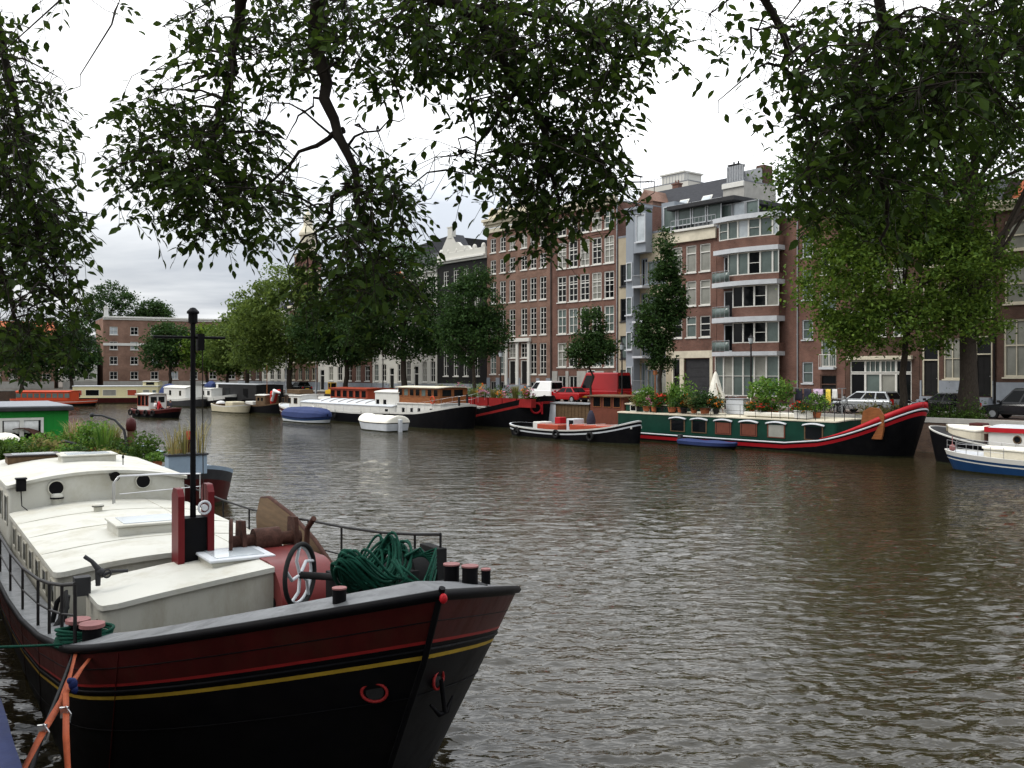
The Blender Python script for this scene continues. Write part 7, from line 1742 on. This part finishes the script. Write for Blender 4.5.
for i, (px, n) in enumerate(spots):
    o = bk if i == 0 else copy_tree(bk); r_, _ = ry(px, n); o.location = rn(r_, n, QZ+(.125 if n > 63.4 else .0)); o.rotation_euler = (rng.normal()*.06, 0, TH+math.pi/2+rng.normal()*.35 if n < 63 else TH+rng.normal()*.1)
    tag(o, 'black city bicycle parked in a crowded row along the quay edge' if n < 63 else 'black city bicycle leaning against a house front', 'bicycle', 'bicycles parked at the quay edge' if n < 63 else 'bicycles leaning on the house fronts')
def lamp(label, px, n, h=4.6, mat='blackmetal', double=False):
    r_, _ = ry(px, n); t = empty('street_lamp', rn(r_, n, QZ), TH, label, 'street lamp', None)
    m = MB(); m.lathe((0,0,0),[(.16,0),(.16,.4),(.1,.55),(.07,1.0),(.055,h-.5),(.04,h)],10); m.build('post', MT[mat], t)
    for sg in ((-.35,.35) if double else (0,)):
        m = MB(); m.lathe((sg,0,h),[(.06,0),(.12,.05),(.2,.45),(.22,.46),(.05,.66),(.03,.76),(0,.78)],8,smooth=False); m.build('lantern', MT['lampclear' if double else mat], t)
        if not double: g = MB(); g.lathe((sg,0,h+.06),[(.125,0),(.2,.38)],8,smooth=False); g.build('lantern_glass', MT['glass_s'], t, solid=.01)
    if double: m = MB(); m.tube([(-.35,0,h),(0,0,h-.25),(.35,0,h)],.03,6); m.build('arm', MT[mat], t)
    return t
lamp('pale tall lamp post before the willow trees', 286, 57.0, 6.4, 'palegrey', True); lamp('pale lamp post with twin lanterns beneath the dark trees', 316, 57.0, 5.2, 'greymetal', True)
lamp('black street lamp in front of the tall brown brick house', 500.5, 57.2, 4.2); lamp('black street lamp before the sand coloured apartment house', 622, 57.2, 4.6); lamp('black street lamp in front of the rounded bay', 751, 57.0, 4.8); lamp('black street lamp by the dark red house among the trees', 383, 57.2, 4.6)
# quay railing pieces and green box hedge strip on the quay
def hedge(label, px0, px1, n, h, leaf, seed):
    r0, _ = ry(px0, n); r1, _ = ry(px1, n); t = empty('hedge', rn((r0+r1)/2, n, QZ), TH, label, 'hedge', 'greenery on the far quay'); rng = np.random.default_rng(seed); L = r1-r0
    P = np.stack([rng.uniform(-L/2,L/2,1500), rng.normal(size=1500)*.35, np.abs(rng.normal(size=1500))*h*.45*(.6+.4*np.sin(rng.uniform(0,6,1500)))], -1); V, Q = leaf_quads(P, .16, rng); np_mesh('foliage', V, Q, LF[leaf], t); m = MB()
    for k in range(6): m.cyl((-L/2+L*(k+.5)/6,0,0),(-L/2+L*(k+.5)/6,.05,h*.6),.03,n=5)
    m.build('stem', MT['bark'], t)
hedge('leafy shrubs at the foot of the tall old tree', 925, 985, 57.2, 1.5, 'mid', 1); hedge('overgrown green shrubs at the quay edge beside the rusty barge shed', 600, 628, 56.6, .9, 'plant', 2); hedge('low green shrubs under the silver estate car', 862, 905, 56.6, 1.1, 'olive', 3); hedge('tall grasses before the black house', 440, 482, 57.5, 1.9, 'plant', 4); hedge('leafy shrubs in front of the white houses', 375, 420, 57.2, 1.4, 'mid', 5)
r_, _ = ry(574, 54.2); t = empty('storage_shed', rn(r_, 54.2, 0), TH, 'low grey brown boarded pontoon shed between the two barges', 'shed'); m = MB(); m.box(-2.9,2.6,-.75,.75,.4,2.15)
for k in range(13): m.box(-2.9+k*.42,-2.9+k*.42+.05,-.78,-.755,.4,2.15)
m.build('wall', MT['brownwood'], t); m = MB(); m.box(-2.9,-1.4,-.81,-.785,.5,2.1); m.build('panel', MT['palegrey'], t); m = MB(); m.box(-3.0,2.8,-.9,.9,2.16,2.26); m.build('roof', MT['greymetal'], t); m = MB(); m.box(-3.1,2.9,-.95,.95,-.3,.39); m.build('pontoon', MT['darkgrey'], t)

# ================= people aboard the tug
def person(label, loc, rz, cloth, legs, seated=True, seed=0, group='passengers on the tug'):
    hip = .0
    J = {'pelvis':(0,0,.0),'chest':(.03,0,.34),'neck':(.04,0,.52),'head':(.06,0,.68),'crown':(.05,0,.78)}
    E = [('pelvis','chest'),('chest','neck'),('neck','head'),('head','crown')]; RAD = {'pelvis':.15,'chest':.165,'neck':.055,'head':.095,'crown':.075}
    for s_, y in (('l',.1),('r',-.1)):
        J['sh'+s_] = (.02,y*1.9,.46); J['el'+s_] = (.10,y*2.3,.2); J['ha'+s_] = (.32,y*1.5,.08); RAD['sh'+s_]=.065; RAD['el'+s_]=.05; RAD['ha'+s_]=.035; E += [('chest','sh'+s_),('sh'+s_,'el'+s_),('el'+s_,'ha'+s_)]
        if seated: J['kn'+s_]=(.46,y*1.1,.02); J['an'+s_]=(.44,y*1.1,-.40); J['fo'+s_]=(.6,y*1.1,-.43)
        else: J['kn'+s_]=(.05,y,-.44); J['an'+s_]=(.0,y,-.86); J['fo'+s_]=(.17,y,-.9)
        RAD['kn'+s_]=.075; RAD['an'+s_]=.05; RAD['fo'+s_]=.04; E += [('pelvis','kn'+s_),('kn'+s_,'an'+s_),('an'+s_,'fo'+s_)]
    names = list(J); me = bpy.data.meshes.new('skeleton'); me.from_pydata([J[k] for k in names], [(names.index(a),names.index(b)) for a,b in E], [])
    tmp = bpy.data.objects.new('skeleton', me); COL.objects.link(tmp); sk = tmp.modifiers.new('skin','SKIN'); tmp.modifiers.new('sub','SUBSURF').levels = 1
    for i, k in enumerate(names): me.skin_vertices[0].data[i].radius = (RAD[k],)*2; me.skin_vertices[0].data[i].use_root = (k == 'pelvis')
    dg = bpy.context.evaluated_depsgraph_get(); dg.update(); nm = bpy.data.meshes.new_from_object(tmp.evaluated_get(dg)); bpy.data.objects.remove(tmp)
    nm.materials.clear()
    for q in ('skin', cloth, legs): nm.materials.append(MT[q])
    for p in nm.polygons:
        c_ = p.center; p.use_smooth = True
        p.material_index = 0 if (c_.z > .55 or (c_.x > .24 and c_.z > .045)) else (1 if c_.z > .06 and c_.x < .26 else 2)
    t = empty('person', loc, rz, label, 'person', group); part('body', nm, t)
    m = MB(); m.ell((.035,0,.73),.105,.10,.10,14,8,zmin=-.1); m.build('hair', MT['hair'], t)
    return t
def onT(x, y, z):
    a = R(-38); return Vector(tb.root.location)+Vector((math.cos(a)*x-math.sin(a)*y, math.sin(a)*x+math.cos(a)*y, z))
person('person in a red jacket sitting near the life ring on the tug', onT(1.7,-.8,1.05), R(-38+90), 'cloth_red', 'cloth_dark'); person('person in a white shirt sitting in the middle of the tug', onT(.9,-.8,1.05), R(-38+90), 'cloth_white', 'cloth_dark'); person('person in dark clothes sitting on the far bench of the tug', onT(1.3,.8,1.05), R(-38-90), 'cloth_dark', 'cloth_dark'); person('person standing upright at the stern of the tug in dark clothes', onT(-2.5,0,1.45), R(-38), 'cloth_dark', 'cloth_dark', seated=False)
